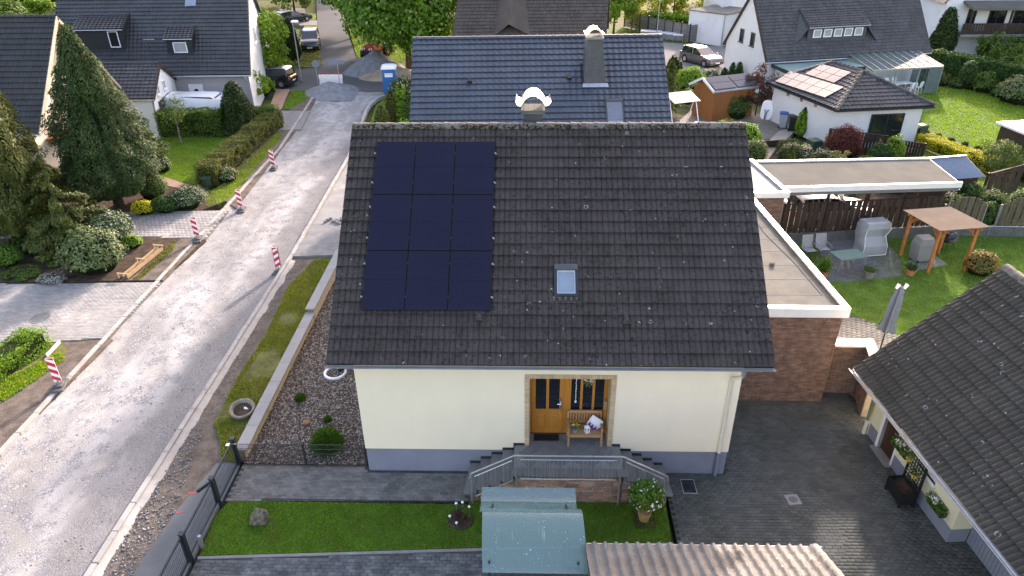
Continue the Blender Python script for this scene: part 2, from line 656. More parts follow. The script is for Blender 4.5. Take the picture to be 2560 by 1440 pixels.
# ------------------------------------------------------------------ tiles, bricks and pavers
def tile_profile(kind, k=9):
  out = []
  for i in range(k):
    x = i / (k - 1)
    if kind == 'double':      # two broad flat ribs with narrow grooves between
      z = 0.027 * min(1, abs(math.sin(2 * math.pi * x)) * 1.7)
    elif kind == 'twin':      # two round rolls per tile
      z = 0.052 * (0.5 - 0.5 * math.cos(4 * math.pi * x)) ** 1.2
    elif kind == 'wave':      # pan and roll
      z = 0.034 * (0.5 + 0.5 * math.cos(2 * math.pi * (x + 0.18))) ** 1.4
    elif kind == 'roll':      # tall single roll
      z = 0.075 * max(0, math.cos(2 * math.pi * (x - .12)) * .5 + .5) ** 1.6
    else:
      z = 0.004 * math.cos(2 * math.pi * x)
    out.append((x, z))
  return out

def tile_arrays(tw, gauge, kind, k=9, lift=0.062, th=0.04, overlap=0.07):
  p = tile_profile(kind, k)
  V, F = [], []
  wv = .988 * tw
  for (x, z) in p:
    V.append((x * wv, -0.0, z + lift))                       # lower edge, top
  for (x, z) in p:
    V.append((x * wv, gauge + overlap, z * .9 + 0.001))                # upper edge
  for (x, z) in p:
    V.append((x * wv, 0.012, z + lift - .016))                # lower edge, underside
  for i in range(k - 1):
    F.append((i, i + 1, k + i + 1, k + i))
    F.append((2 * k + i, 2 * k + i + 1, i + 1, i))
  F.append((0, k, 2 * k, 2 * k))
  F.append((k - 1, 3 * k - 1, 2 * k - 1, 2 * k - 1))
  F = [f if len(set(f)) == 4 else f for f in F]
  q = [f for f in F if len(set(f)) == 4]
  tr = [tuple(dict.fromkeys(f)) for f in F if len(set(f)) == 3]
  T = []
  for f in q:
    T += [(f[0], f[1], f[2]), (f[0], f[2], f[3])]
  return np.array(V), np.array(T + tr)

def tiled_slope(roof, O, U, Vd, width, length, tw, gauge, m, kind='double', nind=300, inside=None, focus=None, jit=0.004, name='roof_tile', k=11):
  """lay tiles over a slope. O eave corner, U along the eave, Vd up the slope; the nind nearest become
  objects of their own (children of roof), the rest one joined part"""
  O, U, Vd = Vector(O), Vector(U).normalized(), Vector(Vd).normalized()
  Nn = U.cross(Vd).normalized()
  nx = max(1, round(width / tw))
  tw = width / nx
  ny = max(1, round(length / gauge))
  gauge = length / ny
  TV, TF = tile_arrays(tw, gauge, kind, k)
  me = bpy.data.meshes.new(name)
  me.from_pydata([tuple(v) for v in TV], [], [tuple(int(i) for i in f) for f in TF])
  me.shade_smooth()
  me.set_sharp_from_angle(angle=R(50))
  me.materials.append(mat(m))
  cells = []
  for j in range(ny):
    for i in range(nx):
      if inside and not inside((i + .5) * tw, (j + .5) * gauge):
        continue
      p = O + U * (i * tw) + Vd * (j * gauge)
      c = p + U * tw / 2 + Vd * gauge / 2
      dd = (c - (focus or CAM)).length
      hid = 0
      cells.append((dd + hid, i, j, p))
  cells.sort(key=lambda c: c[0])
  B = Matrix((U, Vd, Nn)).transposed().to_4x4()
  inv = roof.matrix_world.inverted() if False else None
  for dd, i, j, p in cells[:nind]:
    mt = B.copy()
    mt.translation = p + Nn * random.uniform(0, jit)
    mt = mt @ Matrix.Rotation(random.uniform(-.006, .006), 4, 'Z') @ Matrix.Rotation(random.uniform(-.008, .008), 4, 'X')
    part(me, name, roof, mt)
  rest = cells[nind:]
  if rest:
    n = len(rest)
    A = np.array([tuple(c[3]) for c in rest])
    Bm = np.array([tuple(U), tuple(Vd), tuple(Nn)])
    W = TV @ Bm
    V = A[:, None, :] + W[None] + np.array(Nn)[None, None] * (RNG.random((n, 1, 1)) * jit)
    F = TF[None] + len(TV) * np.arange(n)[:, None, None]
    o = npmesh('roof_tiles', V.reshape(-1, 3), F.reshape(-1, 3), m, roof, kind='stuff')
    o.data.shade_smooth()
    o.data.set_sharp_from_angle(angle=R(50))
  return nx, ny, tw, gauge

def laid(parent, cells, m, name, nind, rest_name, h=0.01, b=0.004, focus=None, jit=0.003):
  """rectangular pieces lying or standing: cells = list of (origin, U, V, lu, lv); bevelled blocks raised by h along U x V"""
  meshes = {}
  lst = []
  for (o, U, V, lu, lv) in cells:
    o, U, V = Vector(o), Vector(U), Vector(V)
    c = o + U * lu / 2 + V * lv / 2
    lst.append(((c - (focus or CAM)).length, o, U, V, lu, lv))
  lst.sort(key=lambda c: c[0])
  def arr(lu, lv):
    Vv = [(0, 0, -.02), (lu, 0, -.02), (lu, lv, -.02), (0, lv, -.02), (0, 0, h - b), (lu, 0, h - b), (lu, lv, h - b), (0, lv, h - b), (b, b, h), (lu - b, b, h), (lu - b, lv - b, h), (b, lv - b, h)]
    Ff = [(8, 9, 10, 11), (0, 1, 5, 4), (1, 2, 6, 5), (2, 3, 7, 6), (3, 0, 4, 7), (4, 5, 9, 8), (5, 6, 10, 9), (6, 7, 11, 10), (7, 4, 8, 11)]
    return Vv, Ff
  for dd, o, U, V, lu, lv in lst[:nind]:
    key = (round(lu, 3), round(lv, 3))
    if key not in meshes:
      Vv, Ff = arr(*key)
      me = bpy.data.meshes.new(name)
      me.from_pydata(Vv, [], Ff)
      me.materials.append(mat(m))
      meshes[key] = me
    N = U.cross(V)
    mt = Matrix((U, V, N)).transposed().to_4x4()
    mt.translation = o + N * random.uniform(-jit, jit)
    part(meshes[key], name, parent, mt @ Matrix.Rotation(random.uniform(-.006, .006), 4, 'Y') @ Matrix.Rotation(random.uniform(-.01, .01), 4, 'X'))
  rest = lst[nind:]
  if rest:
    VV, FF = [], []
    for dd, o, U, V, lu, lv in rest:
      Vv, Ff = arr(lu, lv)
      N = U.cross(V)
      k0 = len(VV)
      dz = random.uniform(-jit, jit)
      for v in Vv:
        q = o + U * v[0] + V * v[1] + N * (v[2] + dz)
        VV.append((q.x, q.y, q.z))
      FF += [tuple(i + k0 for i in f) for f in Ff]
    o = npmesh(rest_name, np.array(VV), np.array(FF), m, parent, kind='stuff')

def bond_cells(O, U, V, width, height, bl, bh, j, keep=None):
  """running bond cells on a plane"""
  O, U, V = Vector(O), Vector(U).normalized(), Vector(V).normalized()
  cells = []
  r = 0
  z = 0.0
  while z + bh <= height + 1e-6:
    x = -(bl + j) * (0.5 if r % 2 else 0.0)
    while x < width:
      a, b2 = max(0, x), min(width, x + bl)
      if b2 - a > bl * .2 and (keep is None or keep((a + b2) / 2, z + bh / 2)):
        cells.append((O + U * a + V * z, U, V, round(b2 - a, 3), bh))
      x += bl + j
    z += bh + j
    r += 1
  return cells

def paver_cells(poly, z, bl, bh, j, ang=0.0, origin=(0, 0)):
  """running-bond pavers over a ground polygon; centres inside only"""
  c, s = math.cos(ang), math.sin(ang)
  P = [((p[0] - origin[0]) * c + (p[1] - origin[1]) * s, -(p[0] - origin[0]) * s + (p[1] - origin[1]) * c) for p in poly]
  x0, x1 = min(p[0] for p in P), max(p[0] for p in P)
  y0, y1 = min(p[1] for p in P), max(p[1] for p in P)
  nr = int((y1 - y0) / (bh + j)) + 1
  nc = int((x1 - x0) / (bl + j)) + 2
  X, Yv = np.meshgrid(np.arange(nc), np.arange(nr))
  gx = x0 + X * (bl + j) - (Yv % 2) * (bl + j) / 2
  gy = y0 + Yv * (bh + j)
  ok = np.ones(gx.shape, bool)
  for fx, fy in ((.15, .15), (.85, .15), (.85, .85), (.15, .85)):
    ok &= inpoly(gx + bl * fx, gy + bh * fy, P)
  U, V = Vector((c, s, 0)), Vector((-s, c, 0))
  return [((origin[0] + a * c - b * s, origin[1] + a * s + b * c, z), U, V, bl, bh) for a, b in zip(gx[ok], gy[ok])]

# ------------------------------------------------------------------ the materials
def roof_mat(name, col, moss=(0.05, 0.045, 0.025), lichen=0.0, rough=0.75, rndv=0.16, streak=0.35, spec=0.35):
  t = NT(name)
  r = t.rnd()
  a = t.noise(0.8, 4, 0.6)
  f = t.noise(28, 3, 0.6)
  c = t.mix(t.step(a, 0.3, 0.7), val(col, .82), val(col, 1.15))
  hv = t.n('HueSaturation')
  t.l(c, hv.inputs['Color'])
  t.l(t.math('ADD', t.math('MULTIPLY', r, 2 * rndv), 1 - rndv), hv.inputs['Value'])
  c = hv.outputs[0]
  c = t.mix(t.math('MULTIPLY', t.step(f, .45, .8), streak), c, val(col, .45))
  mo = t.math('MULTIPLY', t.step(t.noise(11, 5, .75), .53, .60), t.step(t.noise(.6, 2), .25, .55))
  c = t.mix(t.math('MULTIPLY', mo, .8), c, moss)
  if lichen:
    v = t.n('TexVoronoi')
    t.l(t.pos(), v.inputs['Vector'])
    v.inputs['Scale'].default_value = 3.1
    d = v.outputs['Distance']
    sep = t.n('SeparateColor')
    t.l(v.outputs['Color'], sep.inputs[0])
    on = t.math('LESS_THAN', sep.outputs[0], t.math('MULTIPLY', t.step(t.noise(.55, 2), .38, .62), lichen * 2.2))
    rad = t.math('ADD', t.math('MULTIPLY', sep.outputs[1], .16), .06)
    q = t.math('DIVIDE', d, rad)
    ring = t.math('MULTIPLY', t.step(q, .55, .8), t.math('SUBTRACT', 1.0, t.step(q, .9, 1.05)))
    brk = t.step(t.noise(14, 2), .42, .55)
    k = t.math('MULTIPLY', t.math('MULTIPLY', ring, on), brk)
    v2 = t.n('TexVoronoi')
    t.l(t.pos(), v2.inputs['Vector'])
    v2.inputs['Scale'].default_value = 7.3
    s2 = t.n('SeparateColor')
    t.l(v2.outputs['Color'], s2.inputs[0])
    dot = t.math('MULTIPLY', t.math('LESS_THAN', s2.outputs[0], lichen * .22), t.math('SUBTRACT', 1.0, t.step(v2.outputs['Distance'], .12, .2)))
    k = t.math('MAXIMUM', k, dot)
    c = t.mix(t.math('MULTIPLY', k, .7), c, (.42, .44, .45))
  return t.done(t.bsdf(c, rough, spec, bump=f, bstr=.25, bdist=.01))

roof_mat('tile_brown', (0.054, 0.0455, 0.044), moss=(.012, .011, .009), lichen=.16, rough=.8, streak=.15, spec=.22, rndv=.11)
roof_mat('tile_old', (0.060, 0.056, 0.049), moss=(.04, .04, .02), lichen=.4, rough=.85, spec=.2, rndv=.1)
roof_mat('tile_blue', (0.050, 0.066, 0.092), moss=(.06, .06, .045), rough=.32, rndv=.07, streak=.12, spec=.6)
roof_mat('tile_dark', (0.040, 0.042, 0.044), moss=(.035, .032, .02), rough=.6, rndv=.12)
roof_mat('tile_slate', (0.052, 0.056, 0.064), moss=(.07, .06, .03), rough=.5, rndv=.1)
roof_mat('tile_mocha', (0.085, 0.068, 0.058), moss=(.05, .045, .03), rough=.8)
roof_mat('tile_grey', (0.075, 0.075, 0.078), moss=(.06, .055, .045), rough=.7)
roof_mat('tile_cream', (0.205, 0.193, 0.173), moss=(.12, .095, .07), lichen=.1, rough=.8, rndv=.1, streak=.25)
plain('moss', (0.055, 0.042, 0.022), .95, .1, var=.5, scale=9, fine=60, bstr=.8, bdist=.02)
plain('ridge_grey', (0.16, 0.15, 0.135), .9, .2, var=.3, scale=6, fine=50, dirt=(.06, .05, .03), dirt_amt=.9)

plain('render_cream', (0.80, 0.71, 0.55), .9, .1, var=.02, scale=.8, fine=60, bstr=.35, bdist=.005, stretch=(2, 2, .7), dirt=(.72, .65, .52), dirt_amt=.3)
plain('render_garage', (0.66, 0.63, 0.45), .85, .2, var=.05, scale=.7, fine=90, bstr=.25, bdist=.004)
plain('plinth_grey', (0.20, 0.22, 0.275), .85, .2, var=.07, scale=1.2, fine=80, bstr=.3, bdist=.004, dirt=(.15, .16, .17), dirt_amt=.3)
plain('render_white', (0.74, 0.75, 0.76), .85, .2, var=.05, scale=.6, fine=60, bstr=.2, bdist=.004, dirt=(.55, .56, .54), dirt_amt=.4)
plain('render_beige', (0.62, 0.55, 0.45), .85, .2, var=.06, scale=.6, fine=60)
plain('render_grey', (0.34, 0.34, 0.36), .85, .2, var=.06, scale=.6, fine=60)
plain('soffit_white', (0.70, 0.70, 0.68), .6, .3, var=.04)
plain('zinc', (0.50, 0.52, 0.54), .38, .5, .75, var=.12, scale=5, fine=30, bstr=.05)
plain('gutter_zinc', (0.26, 0.275, 0.29), .6, .3, .3, var=.1)
plain('galvanised', (0.42, 0.45, 0.48), .42, .5, .7, var=.12, scale=9, fine=50, bstr=.05)
plain('white_metal', (0.83, 0.83, 0.84), .35, .5, .2, var=.03, scale=4, fine=40, bstr=.03)
plain('bright_steel', (0.86, 0.86, 0.86), .22, .5, 1.0, var=.05, scale=5, fine=30, bstr=.03)
plain('anthracite', (0.028, 0.036, 0.042), .4, .5, .2, var=.15, scale=6, fine=40, bstr=.05)
plain('black_plastic', (0.018, 0.018, 0.02), .5, .4, var=.2)
plain('downpipe_cream', (0.72, 0.68, 0.56), .5, .4, var=.04)
plain('downpipe_green', (0.16, 0.20, 0.18), .5, .4, var=.1)
plain('slate_chimney', (0.075, 0.080, 0.085), .7, .3, var=.15, scale=4, rndv=.15)
plain('brick_red', (0.215, 0.130, 0.098), .85, .2, var=.22, scale=5, fine=50, rndv=.22, bstr=.4, dirt=(.12, .075, .055), dirt_amt=.4)
plain('mortar', (0.40, 0.33, 0.27), .95, .1, var=.15, scale=8, fine=70, bstr=.5)
plain('brick_tan', (0.52, 0.40, 0.25), .85, .2, var=.1, scale=8, rndv=.12)
plain('mortar_dark', (0.22, 0.17, 0.13), .95, .1)
plain('ledge_stone', (0.31, 0.20, 0.15), .85, .2, var=.25, scale=4, fine=40, rndv=.3, bstr=.5, dirt=(.3, .27, .25), dirt_amt=.5)
plain('wood_orange', (0.46, 0.19, 0.035), .42, .4, var=.1, scale=3, fine=25, bstr=.05, stretch=(6, 6, 1))
plain('wood_teak', (0.44, 0.25, 0.12), .55, .3, var=.15, scale=4, fine=25, rndv=.1, stretch=(4, 4, 4))
plain('wood_fence', (0.055, 0.036, 0.027), .8, .2, var=.25, scale=3, fine=30, rndv=.3, stretch=(6, 6, 1))
plain('wood_fence_grey', (0.12, 0.105, 0.07), .85, .2, var=.25, scale=3, fine=30, rndv=.25, stretch=(6, 6, 1))
plain('wood_grey', (0.19, 0.185, 0.18), .85, .2, var=.15, scale=3, rndv=.12, stretch=(1, 1, 5))
plain('wood_shed', (0.27, 0.105, 0.035), .6, .3, var=.2, scale=3, fine=30, rndv=.15, stretch=(6, 6, 1))
plain('wood_pergola', (0.45, 0.17, 0.055), .6, .3, var=.15, scale=3, fine=30, rndv=.1)
plain('wood_pale', (0.40, 0.28, 0.16), .75, .2, var=.15, scale=4, fine=30)
plain('wood_dark', (0.045, 0.03, 0.022), .6, .3, var=.2, scale=4, fine=30)
plain('black_wood', (0.012, 0.013, 0.013), .5, .4, var=.2)
plain('door_brown', (0.06, 0.028, 0.014), .5, .4, var=.15, stretch=(6, 6, 1))
plain('frame_white', (0.80, 0.80, 0.80), .4, .4, var=.03)
plain('panel_frame', (0.015, 0.016, 0.022), .35, .5, .5, var=.1)
plain('lichen_bitumen', (0.17, 0.17, 0.155), 1.0, .03, var=.12, scale=1.6, fine=50, bstr=.3, dirt=(.13, .125, .11), dirt_amt=.8)
plain('bitumen_brown', (0.135, 0.133, 0.118), 1.0, .03, var=.1, scale=.9, fine=40, bstr=.3, dirt=(.105, .102, .09), dirt_amt=.6)
plain('asphalt', (0.125, 0.135, 0.14), .9, .25, var=.1, scale=1.1, fine=60, bstr=.5, bdist=.006, dirt=(.16, .16, .155), dirt_amt=.5)
plain('asphalt_far', (0.115, 0.12, 0.125), 1.0, .04, var=.1, scale=.25, fine=9, bstr=.3, dirt=(.12, .118, .115), dirt_amt=.6)
plain('asphalt_pale', (0.22, 0.215, 0.205), 1.0, .04, var=.1, scale=.25, fine=9)
plain('concrete', (0.37, 0.36, 0.34), 1.0, .05, var=.1, scale=2, fine=60, rndv=.07, bstr=.35, dirt=(.25, .22, .18), dirt_amt=.6)
plain('concrete_grey', (0.24, 0.24, 0.235), 1.0, .06, var=.14, scale=2, fine=50, rndv=.05, bstr=.3, dirt=(.18, .18, .165), dirt_amt=.6)
plain('concrete_dark', (0.125, 0.13, 0.125), .9, .2, var=.2, scale=3, fine=40, bstr=.3, dirt=(.06, .075, .045), dirt_amt=.6)
plain('coping_grey', (0.27, 0.27, 0.27), .75, .25, var=.07, scale=2, fine=50)
plain('terracotta', (0.45, 0.20, 0.12), .8, .2, var=.1, scale=6)
plain('straw_pot', (0.42, 0.29, 0.13), .8, .2, var=.2, scale=12)
plain('stone_planter', (0.25, 0.215, 0.18), .9, .2, var=.2, scale=9, fine=40, bstr=.6)
plain('rock', (0.17, 0.155, 0.115), .95, .15, var=.4, scale=9, fine=35, bstr=.9, bdist=.03, dirt=(.09, .08, .06), dirt_amt=.8)
plain('stair_slab', (0.165, 0.165, 0.165), .8, .3, var=.1, scale=4, fine=60, rndv=.06)
plain('skirting', (0.028, 0.03, 0.034), .6, .3, var=.15)
plain('soil', (0.150, 0.124, 0.102), .97, .1, var=.3, scale=2.2, fine=26, bstr=.9, bdist=.04, dirt=(.20, .17, .14), dirt_amt=.6)
plain('soil_dark', (0.075, 0.055, 0.042), .97, .1, var=.35, scale=3, fine=30, bstr=.9, bdist=.03, dirt=(.11, .085, .062), dirt_amt=.6)
plain('sand_heap', (0.36, 0.30, 0.22), .97, .1, var=.2, scale=1.5, fine=20, bstr=.5)
plain('grit_heap', (0.22, 0.235, 0.26), .97, .15, var=.2, scale=2.0, fine=22, bstr=.9, bdist=.03)
plain('bark', (0.085, 0.068, 0.05), .95, .1, var=.35, scale=4, fine=25, bstr=.8, bdist=.02, stretch=(3, 3, 1))
plain('bark_pale', (0.22, 0.19, 0.15), .95, .1, var=.3, scale=4, fine=25)
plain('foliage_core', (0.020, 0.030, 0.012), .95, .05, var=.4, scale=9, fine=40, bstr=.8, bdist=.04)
plain('core_brown', (0.045, 0.04, 0.02), .95, .05, var=.4, scale=9, fine=40, bstr=.8, bdist=.04)
plain('core_red', (0.035, 0.015, 0.014), .95, .05, var=.4, scale=9)
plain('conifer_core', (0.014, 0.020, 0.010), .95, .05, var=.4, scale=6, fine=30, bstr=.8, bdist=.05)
plain('blue_plastic', (0.015, 0.13, 0.36), .45, .4, var=.06)
plain('blue_lid', (0.02, 0.09, 0.30), .45, .4, var=.08)
plain('bin_dark', (0.035, 0.04, 0.042), .5, .4, var=.12)
plain('bin_green', (0.035, 0.075, 0.05), .5, .4, var=.12)
plain('bin_lid_olive', (0.20, 0.22, 0.08), .5, .4, var=.1)
plain('white_plastic', (0.80, 0.81, 0.83), .45, .4, var=.04)
plain('grey_plastic', (0.33, 0.36, 0.38), .5, .4, var=.1)
plain('machine_red', (0.42, 0.05, 0.035), .45, .4, var=.1)
plain('sign_red', (0.62, 0.03, 0.05), .5, .4, var=.06)
plain('sign_white', (0.82, 0.82, 0.82), .5, .4, var=.05)
plain('rubber', (0.02, 0.02, 0.021), .8, .2, var=.2)
plain('recycled_base', (0.10, 0.105, 0.105), .8, .2, var=.3, scale=9)
plain('car_navy', (0.018, 0.024, 0.04), .18, .6, var=.02, bstr=0)
plain('car_black', (0.012, 0.013, 0.016), .18, .6, var=.02, bstr=0)
plain('car_grey', (0.12, 0.125, 0.135), .22, .6, .5, var=.02, bstr=0)
plain('car_silver', (0.45, 0.47, 0.50), .22, .6, .6, var=.02, bstr=0)
plain('van_white', (0.74, 0.77, 0.80), .25, .5, var=.02, bstr=0)
plain('rim', (0.45, 0.46, 0.48), .3, .5, .8, var=.05)
plain('lamp_red', (0.5, 0.02, 0.02), .3, .5, var=.05)
plain('head_lamp', (0.65, 0.68, 0.72), .15, .6, var=.05)
plain('tarp_grey', (0.22, 0.23, 0.235), .6, .3, var=.08, scale=3)
plain('sheet_tan', (0.17, 0.135, 0.105), 1.0, .02, var=.1, scale=2)
plain('tarp_black', (0.03, 0.032, 0.036), .35, .5, var=.3, scale=6)
plain('parasol_grey', (0.13, 0.175, 0.25), .75, .2, var=.08, scale=6)
plain('sling_grey', (0.30, 0.30, 0.31), .8, .2, var=.08)
plain('purple_cloth', (0.16, 0.02, 0.21), .8, .2, var=.3, scale=18)
plain('pink_cloth', (0.60, 0.30, 0.33), .8, .2, var=.2, scale=20)
plain('cloth_white', (0.74, 0.74, 0.78), .8, .2, var=.05)
plain('flower_yellow', (0.65, 0.48, 0.05), .7, .2, var=.2)
plain('flower_white', (0.75, 0.73, 0.70), .7, .2, var=.1)
plain('flower_purple', (0.16, 0.05, 0.25), .7, .2, var=.2)
plain('glass_ball', (0.75, 0.80, 0.85), .08, .8, .6, var=.02)
plain('spray_red', (0.62, 0.10, 0.09), .85, .2, var=.2, scale=8)
plain('pavers_yard', (0.084, 0.090, 0.084), .85, .25, var=.2, scale=1.2, fine=40, rndv=.17, bstr=.4, dirt=(.045, .055, .035), dirt_amt=.6)
plain('joint_yard', (0.05, 0.053, 0.042), .95, .1, var=.3, scale=5)
plain('pavers_path', (0.165, 0.16, 0.15), .85, .25, var=.18, scale=1.6, fine=40, rndv=.2, bstr=.4, dirt=(.07, .07, .06), dirt_amt=.5)
plain('joint_path', (0.085, 0.082, 0.075), .95, .1, var=.3, scale=5)
plain('pavers_light', (0.29, 0.285, 0.275), 1.0, .05, var=.12, scale=.7, fine=30, rndv=.12, bstr=.35, dirt=(.42, .40, .37), dirt_amt=.9)
plain('joint_light', (0.15, 0.145, 0.13), .95, .1, var=.2, scale=5)
plain('paving_red', (0.36, 0.23, 0.17), .9, .2, var=.1, scale=2, fine=20, rndv=.1)
plain('paving_beige', (0.42, 0.36, 0.29), .9, .2, var=.12, scale=1, fine=20, rndv=.1, dirt=(.30, .27, .22), dirt_amt=.5)
plain('terrace', (0.20, 0.185, 0.155), .9, .2, var=.15, scale=2, fine=25, rndv=.14, dirt=(.12, .12, .09), dirt_amt=.5)
plain('grit_patio', (0.16, 0.155, 0.155), .95, .15, var=.25, scale=4, fine=45, bstr=.8)
plain('road_stone', (0.25, 0.25, 0.255), 1.0, .05, var=.2, scale=3, rndv=.42, bstr=.3)
plain('bed_stone', (0.37, 0.31, 0.27), .85, .25, var=.2, scale=6, rndv=.55, bstr=.3)
plain('pile_stone', (0.215, 0.22, 0.24), .9, .2, var=.15, scale=3, rndv=.35)
plain('bed_base', (0.075, 0.06, 0.048), .95, .1, var=.3, scale=8, fine=40, bstr=.8)
plain('lawn_soil', (0.088, 0.158, 0.030), .95, .1, var=.3, scale=1.3, fine=24, bstr=.7, bdist=.03, dirt=(.095, .12, .025), dirt_amt=.5)
plain('lawn_rough', (0.135, 0.145, 0.048), .95, .1, var=.35, scale=1.6, fine=22, bstr=.8, bdist=.04, dirt=(.17, .14, .085), dirt_amt=.85)
plain('ground', (0.10, 0.115, 0.045), .95, .1, var=.3, scale=.08, fine=2, bstr=.4, dirt=(.13, .11, .07), dirt_amt=.6)

def road_mat():
  t = NT('road_gravel')
  big = t.noise(.35, 4, .6, t.stretch(1.6, .45, 1))
  mid = t.noise(1.7, 4, .65)
  fine = t.noise(26, 3, .7)
  v = t.n('TexVoronoi')
  t.l(t.pos(), v.inputs['Vector'])
  v.inputs['Scale'].default_value = 24
  c = t.mix(t.step(big, .38, .62), (.25, .242, .23), (.39, .385, .375))
  c = t.mix(t.math('MULTIPLY', t.step(mid, .48, .62), .7), c, (.20, .20, .208))
  c = t.mix(t.math('MULTIPLY', t.step(t.noise(.8, 3), .55, .7), .6), c, (.39, .365, .33))
  sp = t.n('SeparateColor')
  t.l(v.outputs['Color'], sp.inputs[0])
  c = t.mix(t.math('MULTIPLY', t.math('LESS_THAN', sp.outputs[0], .3), t.step(mid, .4, .6)), c, t.mix(sp.outputs[1], (.12, .12, .13), (.46, .46, .46)))
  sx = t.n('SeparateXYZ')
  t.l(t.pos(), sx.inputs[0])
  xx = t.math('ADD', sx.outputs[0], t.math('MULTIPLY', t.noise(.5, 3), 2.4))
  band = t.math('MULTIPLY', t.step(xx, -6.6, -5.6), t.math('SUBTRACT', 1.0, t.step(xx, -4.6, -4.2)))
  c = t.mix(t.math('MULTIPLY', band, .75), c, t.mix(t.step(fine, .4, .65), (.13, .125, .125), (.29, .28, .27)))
  c = t.mix(t.math('MULTIPLY', t.step(fine, .5, .75), .4), c, (.15, .145, .14))
  h = t.math('ADD', t.math('MULTIPLY', fine, .7), t.math('MULTIPLY', v.outputs['Distance'], -.9))
  t.done(t.bsdf(c, 1.0, .04, bump=h, bstr=.5, bdist=.018))

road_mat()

def glass(name, tint, rough=.05, alpha_trans=0.0, metal=0.0):
  t = NT(name)
  n_ = t.noise(1.5, 2)
  c = t.mix(n_, val(tint, .8), val(tint, 1.2))
  t.done(t.bsdf(c, rough, .9, metal))

glass('glass_dark', (.010, .013, .018))
glass('glass_sky', (.20, .26, .33), .08)
glass('pane_curtain', (.34, .36, .38), .15)

def see_through(name, col, tr, rough, mixf, speck=0.0):
  """thin clear sheet: glossy skin over tinted transmission"""
  t = NT(name)
  a = t.n('BsdfTransparent')
  a.inputs[0].default_value = (*col, 1)
  base = val(col, .55)
  if speck:
    st = t.step(t.noise(2.2, 4, .65, t.stretch(3.2, .4, .4)), .60, .74)
    sp = t.step(t.noise(17, 2, .6), .68, .76)
    k = t.math('MAXIMUM', t.math('MULTIPLY', st, .55), sp)
    c = t.mix(k, base, (.62, .74, .76))
    fac = t.math('ADD', mixf, t.math('MULTIPLY', k, speck))
  else:
    c = t.mix(t.noise(3, 2), val(base, .85), val(base, 1.15))
    fac = mixf
  b = t.bsdf(c, rough, .9)
  mx = t.n('MixShader')
  t.setin(mx, 0, fac)
  t.l(a.outputs[0], mx.inputs[1])
  t.l(b.outputs[0], mx.inputs[2])
  t.done(mx)

see_through('canopy_sheet', (.50, .72, .72), .6, .1, .38, .35)
see_through('clear_foil', (.85, .90, .94), .6, .3, .4)
see_through('conservatory_glass', (.60, .70, .69), .6, .06, .3)

def pv_mat(name, base, line, rough, spec=.8):
  t = NT(name)
  v = t.n('TexBrick')
  c = t.mix(t.noise(.5, 2), val(base, .8), val(base, 1.2))
  c = t.mix(t.math('MULTIPLY', t.step(t.noise(45, 1, .5, t.stretch(.02, 1, 1)), .45, .7), .5), c, line)
  t.t.nodes.remove(v)
  t.done(t.bsdf(c, rough, spec))

pv_mat('pv_cell', (.0060, .0055, .021), (.010, .0095, .031), .12, .33)
pv_mat('pv_bright', (.05, .055, .075), (.06, .06, .08), .3, .75)
pv_mat('collector', (.03, .04, .05), (.035, .045, .055), .10, .9)

leafmat('leaf_hedge', (.060, .095, .022))
leafmat('leaf_hedge_dark', (.030, .062, .020))
leafmat('leaf_hedge_bright', (.115, .185, .022))
leafmat('leaf_berberis', (.085, .092, .028), (.16, .16, .05))
leafmat('leaf_chestnut', (.060, .125, .016), (.12, .23, .03), flower=(.33, .38, .16), famt=.05)
leafmat('leaf_fresh', (.095, .165, .018), (.20, .30, .03))
leafmat('leaf_dull', (.060, .085, .028))
leafmat('leaf_yellow', (.36, .32, .02), (.60, .50, .04), trans=.3)
leafmat('leaf_willow', (.20, .22, .03), (.38, .36, .05))
leafmat('leaf_rhodo', (.062, .088, .040), (.17, .19, .11), trans=.15)
leafmat('leaf_laurel', (.045, .075, .040), (.14, .17, .10), trans=.15, flower=(.6, .58, .54), famt=.10)
leafmat('leaf_red', (.090, .020, .020), (.20, .055, .05))
leafmat('leaf_plum', (.055, .022, .028), (.13, .05, .06))
leafmat('leaf_white', (.075, .095, .045), (.30, .31, .22), flower=(.70, .66, .58), famt=.32)
leafmat('leaf_blossom', (.05, .08, .03), (.14, .18, .07), flower=(.70, .68, .64), famt=.16)
leafmat('leaf_heath', (.10, .10, .09), (.35, .35, .36), flower=(.62, .60, .68), famt=.4)
leafmat('leaf_pieris', (.09, .11, .03), (.20, .17, .07), flower=(.45, .20, .09), famt=.25)
leafmat('leaf_thuja', (.034, .060, .024), (.070, .095, .036), trans=.2)
leafmat('leaf_cypress', (.060, .072, .022), (.140, .135, .045), trans=.25)
leafmat('leaf_spruce', (.042, .058, .018), (.120, .120, .036), trans=.25)
leafmat('leaf_yew', (.020, .035, .012), (.055, .075, .025), trans=.2)
leafmat('leaf_fern', (.06, .12, .02), (.12, .22, .04))
leafmat('blade_lawn', (.105, .215, .024), (.22, .34, .045), trans=.45, dry=(.20, .22, .05))
leafmat('blade_sun', (.130, .235, .012), (.24, .34, .02), trans=.5, dry=(.26, .28, .05))
leafmat('blade_dry', (.115, .125, .030), (.24, .21, .07), trans=.4)
leafmat('blade_verge', (.15, .175, .03), (.32, .30, .07), trans=.4, dry=(.34, .29, .10))
plain('table_green', (0.13, 0.20, 0.17), .95, .06, var=.06)
plain('wicker_pale', (0.46, 0.47, 0.48), .8, .2, var=.1, scale=20)
plain('corrugated_blue', (0.11, 0.165, 0.235), .4, .5, .3, var=.06)
plain('green_roofing', (0.20, 0.30, 0.28), .5, .4, var=.08)

